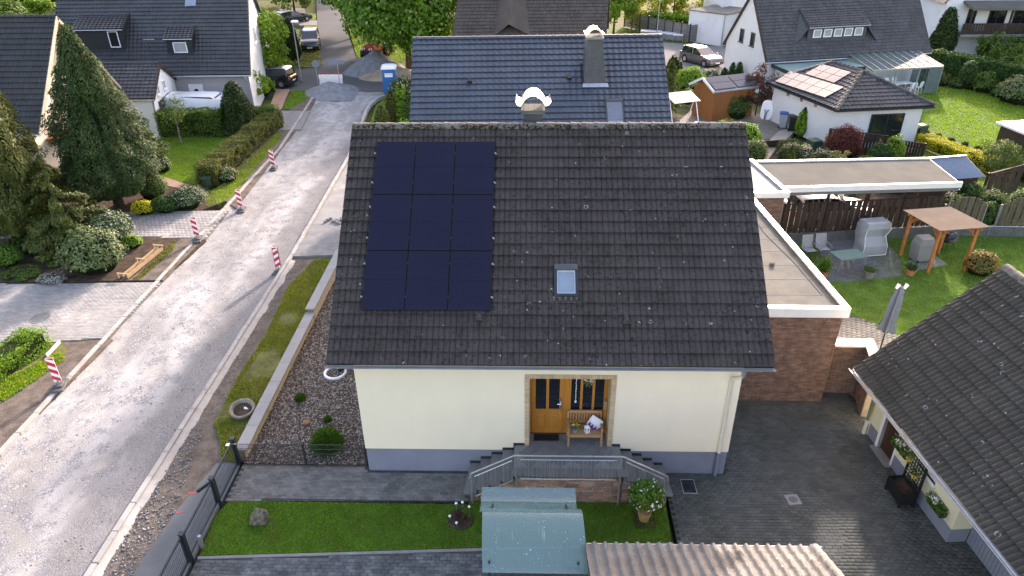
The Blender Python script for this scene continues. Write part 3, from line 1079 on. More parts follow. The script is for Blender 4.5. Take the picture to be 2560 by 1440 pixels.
def white_brick():
  t = NT('white_brick')
  sx = t.n('SeparateXYZ')
  t.l(t.pos(), sx.inputs[0])
  f = t.math('FRACT', t.math('MULTIPLY', sx.outputs[2], 12.0))
  j = t.math('LESS_THAN', f, .16)
  h = t.math('ADD', t.math('MULTIPLY', sx.outputs[0], 3.9), t.math('MULTIPLY', sx.outputs[1], 3.9))
  odd = t.math('MULTIPLY', t.math('FLOOR', t.math('MULTIPLY', sx.outputs[2], 12.0)), .5)
  j2 = t.math('LESS_THAN', t.math('FRACT', t.math('ADD', h, odd)), .06)
  k = t.math('MAXIMUM', j, j2)
  c = t.mix(t.noise(2.0, 4), (.60, .61, .62), (.74, .74, .73))
  c = t.mix(t.math('MULTIPLY', k, .7), c, (.42, .43, .44))
  t.done(t.bsdf(c, .85, .2, bump=t.math('SUBTRACT', 1.0, k), bstr=.5, bdist=.008))

white_brick()
plain('pavers_lower', (0.115, 0.12, 0.122), .9, .15, var=.3, scale=2.5, fine=14, rndv=.22, bstr=.4, dirt=(.26, .27, .27), dirt_amt=.5)

# ------------------------------------------------------------------ the setting
def settle(t, L):
  """move the Empty of a thing to its base, its parts stay where they are"""
  L = Vector(L)
  t.location = L
  for ch in t.children:
    ch.location = ch.location - L

g = MB()
g.quad((-700, -300, -.32), (700, -300, -.32), (700, 1100, -.32), (-700, 1100, -.32))
tag(g.build('ground', 'ground'), kind='structure')

# --- the dug-up road: loose gravel bed, lower than the kerbs
ROADL = [(-10.85, -14), (-10.9, 0), (-11.05, 29.7), (-11.76, 37.19), (-12.47, 44.63)]
ROADR = [(-5.98, -14), (-5.98, 14), (-6.35, 27.8), (-7.07, 35.75), (-7.27, 39.53), (-6.99, 41.83), (-6.16, 44.56)]

def along(pts, y):
  if y <= pts[0][1]:
    return pts[0][0]
  for a, b in zip(pts[:-1], pts[1:]):
    if y <= b[1]:
      return a[0] + (b[0] - a[0]) * (y - a[1]) / (b[1] - a[1] + 1e-9)
  return pts[-1][0]

def road_h(x, y):
  v = Vector((x, y, 0))
  h = -.10 + .035 * noise.noise(v * .45) + .022 * noise.noise(v * 1.7) + .014 * noise.noise(v * 5.3)
  xr, xl = along(ROADR, y), along(ROADL, y)
  e = min(xr - x, x - xl)
  h += .05 * max(0, 1 - max(e, 0) / .6) * (1 if y > 8 else .7)
  u = (x - xl) / (xr - xl)
  h -= .03 * math.exp(-((u - .35) / .08) ** 2) + .03 * math.exp(-((u - .68) / .08) ** 2)
  return h

ys = np.concatenate([np.arange(-14, 20, .16), np.arange(20, 45.2, .3)])
nu = 40
RV, RF = [], []
for y in ys:
  xl, xr = along(ROADL, y) - .05, along(ROADR, y) + .05
  for k in range(nu + 1):
    x = xl + (xr - xl) * k / nu
    RV.append((x, y, road_h(x, y)))
for j in range(len(ys) - 1):
  for k in range(nu):
    a = j * (nu + 1) + k
    RF.append((a, a + 1, a + nu + 2, a + nu + 1))
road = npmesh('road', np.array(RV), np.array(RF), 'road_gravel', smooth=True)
tag(road, kind='structure')
# loose stones on it, thickest along the right-hand kerb
q = scatter([(-10.8, -13), (-6.05, -13), (-6.2, 30), (-11, 30)], 48)
u = (q[:, 0] + 10.9) / 4.9
pk = np.array([noise.noise(Vector((a * .7, b * .5, 9))) for a, b in q])
keep = RNG.random(len(q)) < np.clip(.25 + .9 * np.maximum(0, u - .55) + pk * .9, .06, 1)
q = q[keep]
sz = .012 + .030 * RNG.random(len(q)) ** 3
z = np.array([road_h(a, b) for a, b in q]) + sz * .1
stones('road_stones', np.column_stack([q, z]), sz, 'road_stone', 'loose crushed grey stones strewn over the dug-up road', .35)

# far carriageway, still asphalt
patch('asphalt_road', [(-12.33, 44.37), (-5.28, 44.3), (-7.08, 50.03), (-11.73, 56.16), (-15.22, 68.03), (-19.29, 81.52), (-26.58, 108.77), (-29.76, 108.92), (-20.84, 75.77), (-14.98, 54.99)], -.05, 'asphalt_far')
patch('side_street', [(-14.53, 44.39), (-12.13, 44.37), (-14.3, 52.8), (-16.54, 52.19), (-18.11, 50.95), (-16.05, 44.41)], -.035, 'asphalt_far')

# --- kerbs of single stones
def kerb(name, pts, wd, top, label, step=1.0, right=True):
  k = bpy.data.objects.new(name, None)
  COL.objects.link(k)
  tag(k, label, None, None, 'structure')
  me = None
  L0 = 0
  b = MB().cbox(-wd / 2, wd / 2, 0.004, step - .008, -.32, 0, .012)
  tmp = b.build('kerb_stone', 'concrete')
  me = tmp.data
  bpy.data.objects.remove(tmp)
  segs = []
  for a, c in zip(pts[:-1], pts[1:]):
    a, c = Vector((*a[:2], 0)), Vector((*c[:2], 0))
    n = max(1, round((c - a).length / step))
    for i in range(n):
      p = a + (c - a) * (i / n)
      ang = math.atan2(-(c - a).x, (c - a).y)
      o = part(me, 'kerb_stone', k)
      o.location = (p.x + random.uniform(-.008, .008), p.y, top + random.uniform(-.008, .008))
      o.rotation_euler = (0, 0, ang + random.uniform(-.008, .008))
      o.scale = (1, (c - a).length / n / step, 1)
  return k

kerb('left_kerb', [(-10.98, -14), (-11.02, 0), (-11.16, 29.7), (-11.88, 37.4), (-12.54, 44.63)], .17, .06, 'pale concrete kerb stones along the garden side of the gravel road')
kerb('right_kerb', [(-5.86, -6), (-5.86, 14.4), (-6.24, 27.8), (-6.97, 35.95)], .16, .10, 'pale concrete kerb stones along the house side of the gravel road')
kerb('corner_kerb', [(-6.97, 35.95), (-7.23, 38.43), (-7.26, 40.43), (-6.99, 41.83), (-6.51, 42.92)], .2, .10, 'pale curved kerb stones at the road corner by the toilet cabin', .6)
# concrete bedding spilled behind the right kerb
b = MB()
rings = []
for i in range(70):
  y = -4 + i * .26
  v = .1 * noise.noise(Vector((0, y * 1.3, 4)))
  rings.append([(-5.8, y, -.3), (-5.42 + v, y, -.3), (-5.5 + v, y, -.10 + v * .3), (-5.68 + v * .5, y, .0), (-5.79, y, .02)])
b.loft(rings)
tag(b.build('kerb_bedding', 'concrete', smooth=True), kind='structure')

# --- verge between the right kerb and the garden wall
VERGE = [(-5.8, 1.0), (-3.5, .7), (-3.5, 14), (-5.8, 14.1)]
patch('soil_verge', [(-5.8, -8), (-3.45, -8), (-3.45, 14.2), (-5.8, 14.2)], -.06, 'soil')
vg = [(-4.95, 2.6), (-4.4, 1.7), (-4.1, .95), (-3.5, .85), (-3.5, 14.1), (-4.7, 14.1), (-5.2, 11.5), (-4.95, 8), (-5.05, 5)]
patch('grass_verge', vg, -.02, 'lawn_rough')
grass('verge_grass', vg, 1700, .07, 'blade_verge', -.02, 'rough grass strip between the right kerb and the garden wall', .35, -.03)
pav = [(-4.75, -8), (-3.42, -8), (-3.42, .78), (-4.15, .78), (-4.55, -1), (-4.75, -3)]
patch('asphalt_footpath', pav, -.012, 'asphalt')
for i, (p, q2) in enumerate([((-4.52, -0.42), (-4.21, -0.4)), ((-4.54, -1.16), (-4.3, -1.11))]):
  a, c = Vector((*p, 0)), Vector((*q2, 0))
  d = (c - a).normalized()
  s = Vector((-d.y, d.x, 0)) * .018
  tag(MB().quad(*(tuple(v + Vector((0, 0, -.008))) for v in (a - s, c - s, c + s, a + s))).build('paint_mark', 'spray_red'),
    ['red spray paint dash on the asphalt footpath nearer the gate post', 'red spray paint dash on the asphalt footpath nearer the broken edge'][i], 'paint mark')
q = scatter([(-5.75, -8), (-4.7, -8), (-4.6, -1.2), (-5.2, 2.5), (-5.75, 2.5)], 260)
sz = .012 + .035 * RNG.random(len(q)) ** 3
stones('rubble', np.column_stack([q, -.06 + sz * .3]), sz, 'road_stone', 'broken asphalt and stone rubble between kerb and footpath')
q = scatter([(-5.75, 2.5), (-5.0, 2.5), (-5.1, 14), (-5.75, 14)], 90)
sz = .01 + .03 * RNG.random(len(q)) ** 2
stones('verge_stones', np.column_stack([q, -.06 + sz * .3]), sz, 'road_stone', 'small stones on the bare soil behind the right kerb')
# concrete crossing further up the verge
patch('concrete_crossing', [(-5.78, 14.3), (-2.2, 14.6), (-2.2, 17.9), (-5.85, 17.9)], .02, 'concrete_grey')
patch('gravel_crossing', [(-5.85, 17.95), (-1.2, 17.95), (-1.2, 28), (-6.1, 28)], .0, 'pavers_light')
b = MB()
for i in range(26):
  x, y = random.gauss(-4.55, .35), random.gauss(18.15, .22)
  b.rock((x, y, .07), random.uniform(.05, .12), random.uniform(.05, .1), .07, i, 6, 4, .4)
tag(b.build('rubble_heap', 'concrete_grey'), 'little heap of broken stone blocks by the right kerb', 'rubble', kind='stuff')

# --- gravel bed beside the house, with the front path
BED = [(-3.3, .78), (.7, .78), (.7, 13), (-3.3, 13)]
patch('gravel_bed', BED, .0, 'bed_base')
q = scatter(BED, 430)
sz = .016 + .022 * RNG.random(len(q)) ** 2
stones('bed_gravel', np.column_stack([q, sz * .35]), sz, 'bed_stone', 'reddish grey gravel filling the bed beside the cream house')
PATH = [(-3.32, -.72), (3.62, -.62), (3.62, .53), (.55, .53), (.55, .74), (-3.32, .74)]
pb = patch('front_path', PATH, .002, 'joint_path')
laid(pb, paver_cells(PATH, .004, .2, .1, .006), 'pavers_path', 'paver', 300, 'pavers', .012)

# front lawn, the dark path in front of it
LAWN = [(-3.28, -2.62), (9.05, -1.95), (9.1, -.62), (3.6, -.62), (3.6, -.76), (-3.2, -.74), (-3.38, -1.3)]
patch('front_lawn', LAWN, .015, 'lawn_soil')
grass('lawn_grass', LAWN, 3000, .05, 'blade_lawn', .015, 'short green lawn in front of the cream house', thin=-.9)
FP = [(-3.42, -8), (9.3, -8), (9.3, -2.02), (-3.3, -2.7)]
lpb = patch('lower_path', FP, -.004, 'joint_path')
laid(lpb, paver_cells([(-3.4, -3.9), (4.4, -3.9), (4.4, -2.32), (-3.3, -2.72)], 0, .2, .1, .006), 'pavers_lower', 'paver', 150, 'pavers', .012)
b = MB()
rings = [[(-3.3 + (9.08 + 3.3) * t, -2.68 + .66 * t + dy, z) for dy, z in ((-.04, -.1), (.035, -.1), (.035, .03), (-.04, .03))] for t in (0, 1)]
b.loft(rings)
tag(b.build('lawn_edging', 'concrete_grey'), kind='structure')

# yard of dark block pavers
YARD = [(9.2, -9), (18.2, -9), (17.6, -4.9), (16.3, 2.8), (16.1, 4.6), (11.0, 4.0), (11.0, .53), (9.2, .53)]
yb = patch('yard', YARD, .0, 'joint_yard')
laid(yb, paver_cells(YARD, .004, .2, .1, .006, R(0)), 'pavers_yard', 'paver', 300, 'pavers', .012, focus=Vector((12.2, -1.5, 1)))

# --- left side of the road: driveways, soil, beds
DRA = [(-20.75, 11.5), (-10.87, 11.8), (-10.93, 7.42), (-17, 6.44)]
da = patch('paved_drive', DRA, .02, 'joint_light')
laid(da, paver_cells(DRA, .024, .2, .1, .006, R(2)), 'pavers_light', 'paver', 300, 'pavers', .012, focus=Vector((-11.5, 8, 0)))
patch('brick_drive_edge', [(-17.15, 6.65), (-14.64, 6.68), (-14.6, 5.83), (-16.53, 5.81)], .026, 'paving_red')
patch('soil_strip', [(-12.79, 7.34), (-10.76, 7.39), (-11.01, 1.19), (-11.16, -0.81), (-13.24, -0.84), (-14.09, 3.64)], .0, 'soil')
patch('hedge_verge', [(-16.62, 6.76), (-12.84, 7.43), (-11.99, 6.5), (-12.58, 3.88), (-13.46, 1.66)], .01, 'lawn_rough')
grass('hedge_foot_grass', [(-12.3, 6.49), (-11.78, 5.99), (-12.44, 3.66), (-12.97, 2.82), (-13.76, 3.97)], 900, .08, 'blade_sun', .01, 'bright grass along the foot of the light green hedge')
patch('planting_bed', [(-24.03, 15.94), (-14.43, 16.36), (-10.59, 16.03), (-10.91, 11.95), (-20.85, 11.64)], .03, 'soil_dark')
patch('sandy_strip', [(-11.82, 16.11), (-10.73, 16.02), (-10.86, 11.95), (-12.39, 11.93)], .036, 'soil')
grass('edging_weeds', [(-12.08, 15.06), (-12.07, 16.02), (-11.66, 14.73), (-11.89, 11.94), (-12.21, 11.94)], 700, .09, 'blade_dry', .036, 'weeds growing along the outer side of the wooden edging')
DRB = [(-26.74, 19.59), (-16.09, 18.86), (-15.97, 19.48), (-10.76, 19.5), (-10.65, 16.03), (-14.39, 16.27), (-24.03, 15.94)]
db = patch('upper_drive', DRB, .02, 'joint_light')
laid(db, paver_cells(DRB, .024, .2, .2, .006, R(2)), 'pavers_light', 'paver', 0, 'pavers', .01)
patch('upper_bed', [(-30.47, 24.64), (-17.31, 24.66), (-13.23, 22.89), (-11.67, 20.36), (-12.58, 19.13), (-15.92, 19.38), (-16.3, 18.86), (-26.54, 19.33)], .03, 'soil_dark')
LWN2 = [(-21.51, 31.84), (-15.68, 31.82), (-13.4, 35.99), (-13.21, 24.66), (-13.27, 22.53), (-16.29, 24.27), (-17.8, 24.66), (-21.44, 28.96)]
patch('left_lawn', LWN2, .022, 'lawn_soil')
grass('left_lawn_grass', LWN2, 420, .06, 'blade_sun', .022, 'lawn half in shade behind the big conifer', .5)
patch('brick_path', [(-17.19, 24.66), (-16.22, 24.27), (-13.22, 22.41), (-13, 21.47), (-15.03, 22.76), (-16.65, 23.5)], .04, 'paving_red')
patch('kerb_soil', [(-12.68, 23.89), (-11.59, 21.02), (-10.53, 19.93), (-11.21, 33.49), (-12.77, 33.5)], .0, 'soil')
gv = [(-13.25, 21.82), (-12.6, 22.77), (-12.23, 33.13), (-11.76, 32.07), (-11.33, 22.77), (-11.37, 21.02), (-12.04, 19.92)]
patch('grass_margin', gv, .012, 'lawn_rough')
grass('margin_grass', gv, 420, .08, 'blade_sun', .012, 'grass margin between the brown hedge and the soil strip')
EN = [(-12.85, 33.5), (-10.92, 33.68), (-11.51, 38.35), (-13.85, 38.37), (-13.46, 35.99)]
patch('slab_entrance', EN, .02, 'concrete_grey')
patch('red_walk', [(-13.5, 33.14), (-12.79, 33.5), (-13.78, 38.37), (-14.98, 44.65), (-16.13, 44.67), (-14.67, 38.05)], .024, 'paving_red')
g3 = [(-13.76, 38.69), (-12.31, 38.9), (-12.47, 44.37), (-14.76, 44.39)]
patch('corner_lawn', g3, .012, 'lawn_soil')
grass('corner_grass', [(-13.77, 38.91), (-13.11, 39.02), (-12.69, 41.41), (-12.6, 44.11), (-14.65, 44.13)], 220, .09, 'blade_lawn', .012, 'small lawn between red brick walk and left kerb', .5)
patch('corner_soil', [(-13.2, 38.47), (-11.6, 38.57), (-12.23, 43.6), (-12.66, 41.88)], .018, 'soil')
# verges of the far street
for i, (n_, p, m_) in enumerate([('far_verge', [(-16.52, 53.16), (-14.45, 52.8), (-16.8, 61.55), (-20.55, 74.67), (-22.17, 74.72), (-19.13, 61.6)], 'lawn_rough'),
                 ('far_crossing', [(-22.83, 75.01), (-20.62, 74.94), (-21.64, 78.61), (-23.88, 78.68)], 'asphalt_pale'),
                 ('far_grass', [(-23.35, 78.95), (-21.82, 78.91), (-23.04, 83.51), (-24.53, 83.56)], 'lawn_soil'),
                 ('far_drive', [(-25.45, 75.9), (-22.47, 75.81), (-25.84, 88.26), (-29.31, 88.38)], 'asphalt_pale')]):
  patch(n_, p, -.02 + .004 * i, m_)
grass('far_verge_grass', [(-16.54, 53.49), (-14.69, 53.14), (-20.36, 74.13), (-21.77, 74.17)], 45, .14, 'blade_dry', -.02, 'grass verge under the parked dark car on the far street', .6)
tv = [(-11.81, 56.52), (-6.96, 49.28), (-3.55, 49.24), (-3.34, 75.27), (-16.5, 87.93), (-17.13, 75.66)]
patch('tree_verge', tv, -.03, 'lawn_rough')
grass('tree_verge_grass', tv, 30, .16, 'blade_lawn', -.03, 'grass below the chestnut trees beside the far street', .6)
# strip in front of the blue-roofed house
cg = [(-6.31, 35.16), (-6.79, 39.97), (-5.99, 43.54), (-4.33, 43.52), (-2.69, 33.1), (-5.9, 33.11)]
patch('corner_garden', cg, .0, 'lawn_soil')
grass('corner_garden_grass', cg, 120, .1, 'blade_lawn', .0, 'grass between corner kerb and the clipped columns')

# --- right: gardens behind the brick annex
G1 = [(15.0, 5.0), (23, 2.5), (40, 3), (40, 18.0), (25.3, 17.0), (15.0, 15.9)]
patch('back_lawn', G1, .0, 'lawn_soil')
GG = [(14.9, 10.2), (16.8, 10.05), (17.95, 9.6), (18.65, 9.05), (19.3, 8.2), (19.9, 7.4), (21.2, 5.7), (31, 4.5), (34, 17.2), (25.3, 16.6), (21.4, 15.6), (20.6, 12.9), (15.1, 11.7)]
grass('back_lawn_grass', GG, 420, .06, 'blade_lawn', .0, 'back lawn with patio and pergola')
TER = [(15.02, 4.9), (24.0, 4.0), (21.0, 5.6), (19.71, 7.39), (19.18, 8.14), (18.57, 8.96), (17.92, 9.49), (16.8, 9.9), (14.6, 10.0)]
tb = patch('terrace', TER, .01, 'joint_path')
laid(tb, paver_cells(TER, .014, .24, .12, .008, R(24)), 'terrace', 'paver', 200, 'pavers', .012)
patch('patio', [(19.25, 16.88), (22.15, 17.35), (22.25, 14.56), (21.55, 12.66), (18.97, 12.06), (18.03, 12.09)], .012, 'grit_patio')
patch('grill_slab', [(22.24, 13.97), (23.89, 14.9), (24, 13.71), (22.48, 13.18)], .016, 'concrete_grey')
patch('neighbour_beds', [(12.5, 20.3), (27, 20.3), (34, 26.5), (27, 29.5), (24.8, 29.3), (21.8, 30.5), (21.0, 36), (12.5, 38)], .0, 'soil_dark')
patch('beige_path', [(19.36, 27.79), (20.66, 30.48), (22.18, 33.01), (23.33, 34.09), (23.27, 33), (21.03, 29.52), (19.7, 27.07)], .012, 'paving_beige')
patch('shed_yard', [(16.02, 35.83), (18.1, 39.78), (20.99, 39.76), (23.61, 34.09), (22.2, 31.71), (20.49, 31.3), (15.29, 31.73)], .008, 'terrace')
G4 = [(37.44, 45.93), (40.68, 43.95), (44.41, 38.71), (34.52, 22.88), (35.65, 27.78), (33.03, 29.04), (31.88, 32.97), (33.03, 35.74)]
patch('far_lawn', G4, .02, 'lawn_soil')
grass('far_lawn_grass', G4, 110, .09, 'blade_sun', .02, 'wide sunlit lawn at the far right behind the hipped garage', .6)
patch('bin_paving', [(26.89, 27.79), (29.13, 31.27), (31.72, 33.15), (31.36, 31.68), (29.53, 29.28), (28.21, 28)], .024, 'paving_beige')
G5 = [(28.46, 28), (30.21, 29.66), (31.46, 25.37), (32.77, 22.88), (31.13, 20.09), (30.45, 23.47)]
patch('side_lawn', G5, .014, 'lawn_soil')
grass('side_lawn_grass', G5, 160, .08, 'blade_sun', .014, 'narrow lawn between blue shed roof and the yellow hedge')
patch('mulch_border', [(32.08, 33.69), (32.6, 33.86), (33.56, 30.29), (33.99, 28.29), (33.35, 27.57), (31.4, 31.94)], .03, 'soil')
# the street behind, top right of the blue roof
patch('back_street', [(14.5, 46.19), (16.86, 46.16), (22.38, 46.78), (25.83, 61.09), (23.24, 62.35), (18.96, 64.12), (12.19, 70.22), (12.72, 77.58), (8.75, 76.29), (11.67, 63.01)], -.03, 'asphalt_pale')
patch('pallet_verge', [(13.02, 69.23), (17.07, 65.9), (21.75, 62.8), (22.32, 65.78), (17.35, 71.57), (13.39, 73.73)], -.02, 'lawn_soil')

# ------------------------------------------------------------------ the cream house
W, HE, D, HR = 11.56, 4.30, 5.67, 8.87
PIT = math.atan2(HR - HE, D)
SL = math.hypot(D, HR - HE)
VD = Vector((0, math.cos(PIT), math.sin(PIT)))
NV = Vector((0, -math.sin(PIT), math.cos(PIT)))
XL, XR, YF, YB = .51, 11.0, .55, 10.8
house = thing('cream_house', 'cream rendered house with dark tiled roof, solar panels and orange entrance door', 'house')
OX0, OX1, OZ0, OZ1 = 5.28, 7.52, 1.06, 3.46     # clear entrance opening
DY = 1.10                                         # door plane
b = MB()
zt = 4.35
def wq(x0, x1, z0, z1):
  b.quad((x0, YF, z0), (x1, YF, z0), (x1, YF, z1), (x0, YF, z1))
wq(XL, OX0, .86, zt); wq(OX1, XR, .86, zt); wq(OX0, OX1, OZ1, zt)
for x, s in ((XL, 1), (XR, -1)):
  pts = [(x, YF, .86), (x, YB, .86), (x, YB, zt + .1), (x, D, HR - .35), (x, YF, zt + .1)]
  b.add(pts if s < 0 else pts[::-1], [tuple(range(5))])
b.quad((XL, YB, .86), (XR, YB, .86), (XR, YB, zt), (XL, YB, zt))
# recess cheeks, head and floor void
b.quad((OX0, YF, 1.0), (OX0, DY, 1.0), (OX0, DY, OZ1), (OX0, YF, OZ1))
b.quad((OX1, YF, 1.0), (OX1, DY, 1.0), (OX1, DY, OZ1), (OX1, YF, OZ1))
b.quad((OX0, YF, OZ1), (OX1, YF, OZ1), (OX1, DY, OZ1), (OX0, DY, OZ1))
b.quad((OX0, DY + .12, 1.0), (OX1, DY + .12, 1.0), (OX1, DY + .12, OZ1), (OX0, DY + .12, OZ1))
b.build('wall', 'render_cream', house)
MB().box(XL + .02, XR - .02, YF + .02, YB - .02, -.2, .875).build('plinth', 'plinth_grey', house)
# roof body
b = MB()
th = .1
def roofpt(x, s, off):
  p = Vector((x, 0, HE)) + VD * s + NV * off
  return (p.x, p.y, p.z)
def roofpt_b(x, s, off):
  p = roofpt(x, s, off)
  return (p[0], 2 * D - p[1], p[2])
for fn in (roofpt, roofpt_b):
  b.loft([[fn(x, 0, -.02), fn(x, 0, -.16), fn(x, SL, -.16), fn(x, SL, -.02)] for x in (0.02, W - .02)])
roof = b.build('roof', 'wood_dark', house)
tiled_slope(roof, roofpt(0, -.03, 0), (1, 0, 0), VD, W, SL - .05, .304, .337, 'tile_brown', 'double', 300, focus=Vector((5.8, -8, 3)))
MB().quad(roofpt_b(0, -.03, .03), roofpt_b(W, -.03, .03), roofpt_b(W, SL, .03), roofpt_b(0, SL, .03)).build('rear_slope', 'tile_brown', roof)
# verge boards and ridge caps
for nm, x in (('verge', -.005), ('verge', W + .005)):
  b = MB()
  for fn in (roofpt, roofpt_b):
    b.loft([[fn(x + dx, s, o) for dx, o in ((-.015, -.17), (.015, -.17), (.015, .05), (-.015, .05))] for s in (-.02, SL)])
  b.build(nm, 'tile_brown', roof)
nr = 34
cap = None
for i in range(nr):
  x0 = W * i / nr
  b = MB()
  rings = []
  for t_, rr in ((0, .135), (.36 * .93, .115), (.36, .115)):
    rings.append([(t_, rr * 1.15 * math.cos(a), rr * math.sin(a)) for a in np.linspace(-.15, math.pi + .15, 9)])
  if cap is None:
    b.loft(rings, closed=False)
    o = b.build('ridge_cap', 'ridge_grey', roof, (x0, D, HR - .03), (0, 0, 0), True)
    cap = o.data
  else:
    o = part(cap, 'ridge_cap', roof, loc=(x0, D, HR - .03 + random.uniform(-.006, .006)))
    o.rotation_euler = (0, random.uniform(-.01, .01), random.uniform(-.015, .015))
# moss cushions along the ridge and the upper left verge
pts = []
for i in range(1500):
  x = random.random() * W
  if noise.noise(Vector((x * .9, 0, 2))) < random.uniform(-.5, .35):
    continue
  a = random.uniform(-.3, 1.0)
  pts.append((x, D - .15 * math.cos(a), HR - .035 + .12 * math.sin(a)))
for i in range(260):
  s = SL - abs(random.gauss(0, 2.0))
  if s < .5:
    continue
  pts.append(Vector(roofpt(abs(random.gauss(0, .09)), s, .04)))
pts = np.array([tuple(p) for p in pts])
stones('ridge_moss', pts, .014 + .03 * RNG.random(len(pts)), 'moss', flat=.8, parent=roof)
# vent tiles
for s, x in ((1.15, 3.94), (1.08, 7.83), (6.15, 7.82)):
  b = MB()
  b.loft([[(-.12, 0, .05), (.12, 0, .05), (.10, 0, .13), (.03, 0, .16), (-.03, 0, .16), (-.10, 0, .13)], [(-.10, .12, .05), (.10, .12, .05), (.07, .12, .12), (.03, .12, .14), (-.03, .12, .14), (-.07, .12, .12)], [(-.05, .34, .03), (.05, .34, .03), (.04, .34, .05), (.02, .34, .06), (-.02, .34, .06), (-.04, .34, .05)]])
  o = b.build('vent_tile', 'tile_brown', roof)
  mt = Matrix(((1, 0, 0), tuple(VD), tuple(NV))).transposed().to_4x4()
  mt.translation = Vector(roofpt(x, s, 0))
  o.matrix_local = mt
# gutter with brackets, downpipe
gut = MB()
gy, gz = -.055, HE - .06
gut.loft([[(x, gy + r_ * math.cos(a), gz + r_ * math.sin(a)) for r_, sgn in ((.058, 1), (.053, -1)) for a in (np.linspace(math.pi, 2 * math.pi, 9) if sgn > 0 else np.linspace(2 * math.pi, math.pi, 9))] for x in (-.03, W + .03)])
gut.tube([(-.03, gy - .058, gz), (W + .03, gy - .058, gz)], .009, 6)
go = gut.build('gutter', 'gutter_zinc', house, smooth=True)
for i in range(15):
  MB().bar((.3 + i * .78, gy - .066, gz - .03), (.3 + i * .78, gy + .06, gz - .075), .025, .006).build('gutter_bracket', 'zinc', go)
b = MB()
b.tube([(10.8, gy, gz - .05), (10.8, gy, gz - .22)], .085, 10, .05)
b.build('rainwater_hopper', 'zinc', house, smooth=True)
MB().tube([(10.8, gy, gz - .2), (10.78, gy + .1, gz - .32), (10.72, .40, gz - .62), (10.72, .49, gz - .72), (10.72, .49, .9)], .05, 10).build('downpipe', 'downpipe_cream', house, smooth=True)
MB().tube([(10.72, .49, .9), (10.72, .49, .02)], .05, 10).build('downpipe_shoe', 'plinth_grey', house, smooth=True)
# surround of small tan bricks round the entrance
b = MB()
def slip(x0, x1, z0, z1, d=.025):
  b.cbox(x0, x1, YF - d, YF + .01, z0, z1, .003)
for x0, x1 in ((5.15, 5.28), (7.52, 7.65)):
  z = 1.06
  while z < 3.44:
    slip(x0, x1, z, z + .042)
    z += .052
  # returns into the recess
  z = 1.06
  xx = (x1 - .004, x1 + .012) if x0 < 6 else (x0 - .012, x0 + .004)
  while z < 3.44:
    b.box(xx[0], xx[1], YF + .012, DY - .02, z, z + .042)
    z += .052
x = 5.15
while x < 7.62:
  slip(x, x + .044, 3.455, 3.585)
  x += .0535
sr = b.build('brick_surround', 'brick_tan', house)
sr['kind'] = 'stuff'
b = MB()
for x0, x1 in ((5.153, 5.277), (7.523, 7.647)):
  b.box(x0, x1, YF - .012, YF + .012, 1.06, 3.58)
b.box(5.277, 7.523, YF - .012, YF + .012, 3.46, 3.58)
b.build('surround_mortar', 'mortar_dark', house)
# entrance: frame, door leaf, side light with three panes
fr = MB()
for x in (5.30, 6.27, 6.36, 7.46):
  fr.box(x - .03, x + .06, DY - .02, DY + .06, 1.06, 3.46)
fr.box(5.28, 7.52, DY - .018, DY + .055, 3.38, 3.46)
fr.box(6.4, 7.45, DY - .018, DY + .055, 1.06, 1.9)
fr.build('door_frame', 'wood_orange', house)
d = MB()
for x0, x1 in ((5.36, 5.46), (5.76, 5.84), (6.14, 6.24)):
  d.box(x0, x1, DY - .045, DY + .02, 1.08, 3.38)
for z0, z1 in ((1.08, 1.28), (1.78, 1.96), (3.30, 3.38)):
  d.box(5.46, 5.76, DY - .043, DY + .018, z0, z1)
  d.box(5.84, 6.14, DY - .043, DY + .018, z0, z1)
for x0, x1 in ((5.46, 5.76), (5.84, 6.14)):
  d.box(x0, x1, DY - .02, DY + .01, 1.28, 1.78)
  d.cbox(x0 + .045, x1 - .045, DY - .032, DY, 1.33, 1.73, .01)
leaf = d.build('door', 'wood_orange', house)
for x0, x1 in ((5.46, 5.76), (5.84, 6.14)):
  MB().box(x0, x1, DY - .012, DY, 1.96, 3.30).build('pane', 'glass_dark', leaf)
h = MB()
h.box(6.165, 6.195, DY - .062, DY - .045, 2.0, 2.42)
h.tube([(6.18, DY - .06, 2.2), (6.18, DY - .11, 2.2), (6.08, DY - .11, 2.2)], .011, 6)
h.tube([(6.20, DY - .1, 1.92), (6.20, DY - .1, 2.30)], .012, 6)
h.build('handle', 'bright_steel', leaf)
sl = MB()
for x in (6.43, 6.76, 7.10, 7.43):
  sl.box(x - .035, x + .035, DY - .04, DY + .02, 1.9, 3.38)
sl.box(6.43, 7.43, DY - .042, DY + .02, 1.84, 1.93)
win = sl.build('side_window', 'wood_orange', house)
for x in (6.43, 6.76, 7.10):
  MB().box(x + .035, x + .30, DY - .01, DY, 1.93, 3.36).build('pane', 'glass_dark', win)
MB().cbox(7.40, 7.50, DY - .17, DY - .045, 2.05, 2.35, .01).build('letterbox', 'wood_teak', house)
b = MB()
b.box(7.41, 7.495, DY - .13, DY - .045, 1.62, 2.0)
b.tube([(7.452, DY - .14, 1.70), (7.452, DY - .12, 1.70)], .03, 8)
b.build('newspaper_box', 'wood_orange', house)
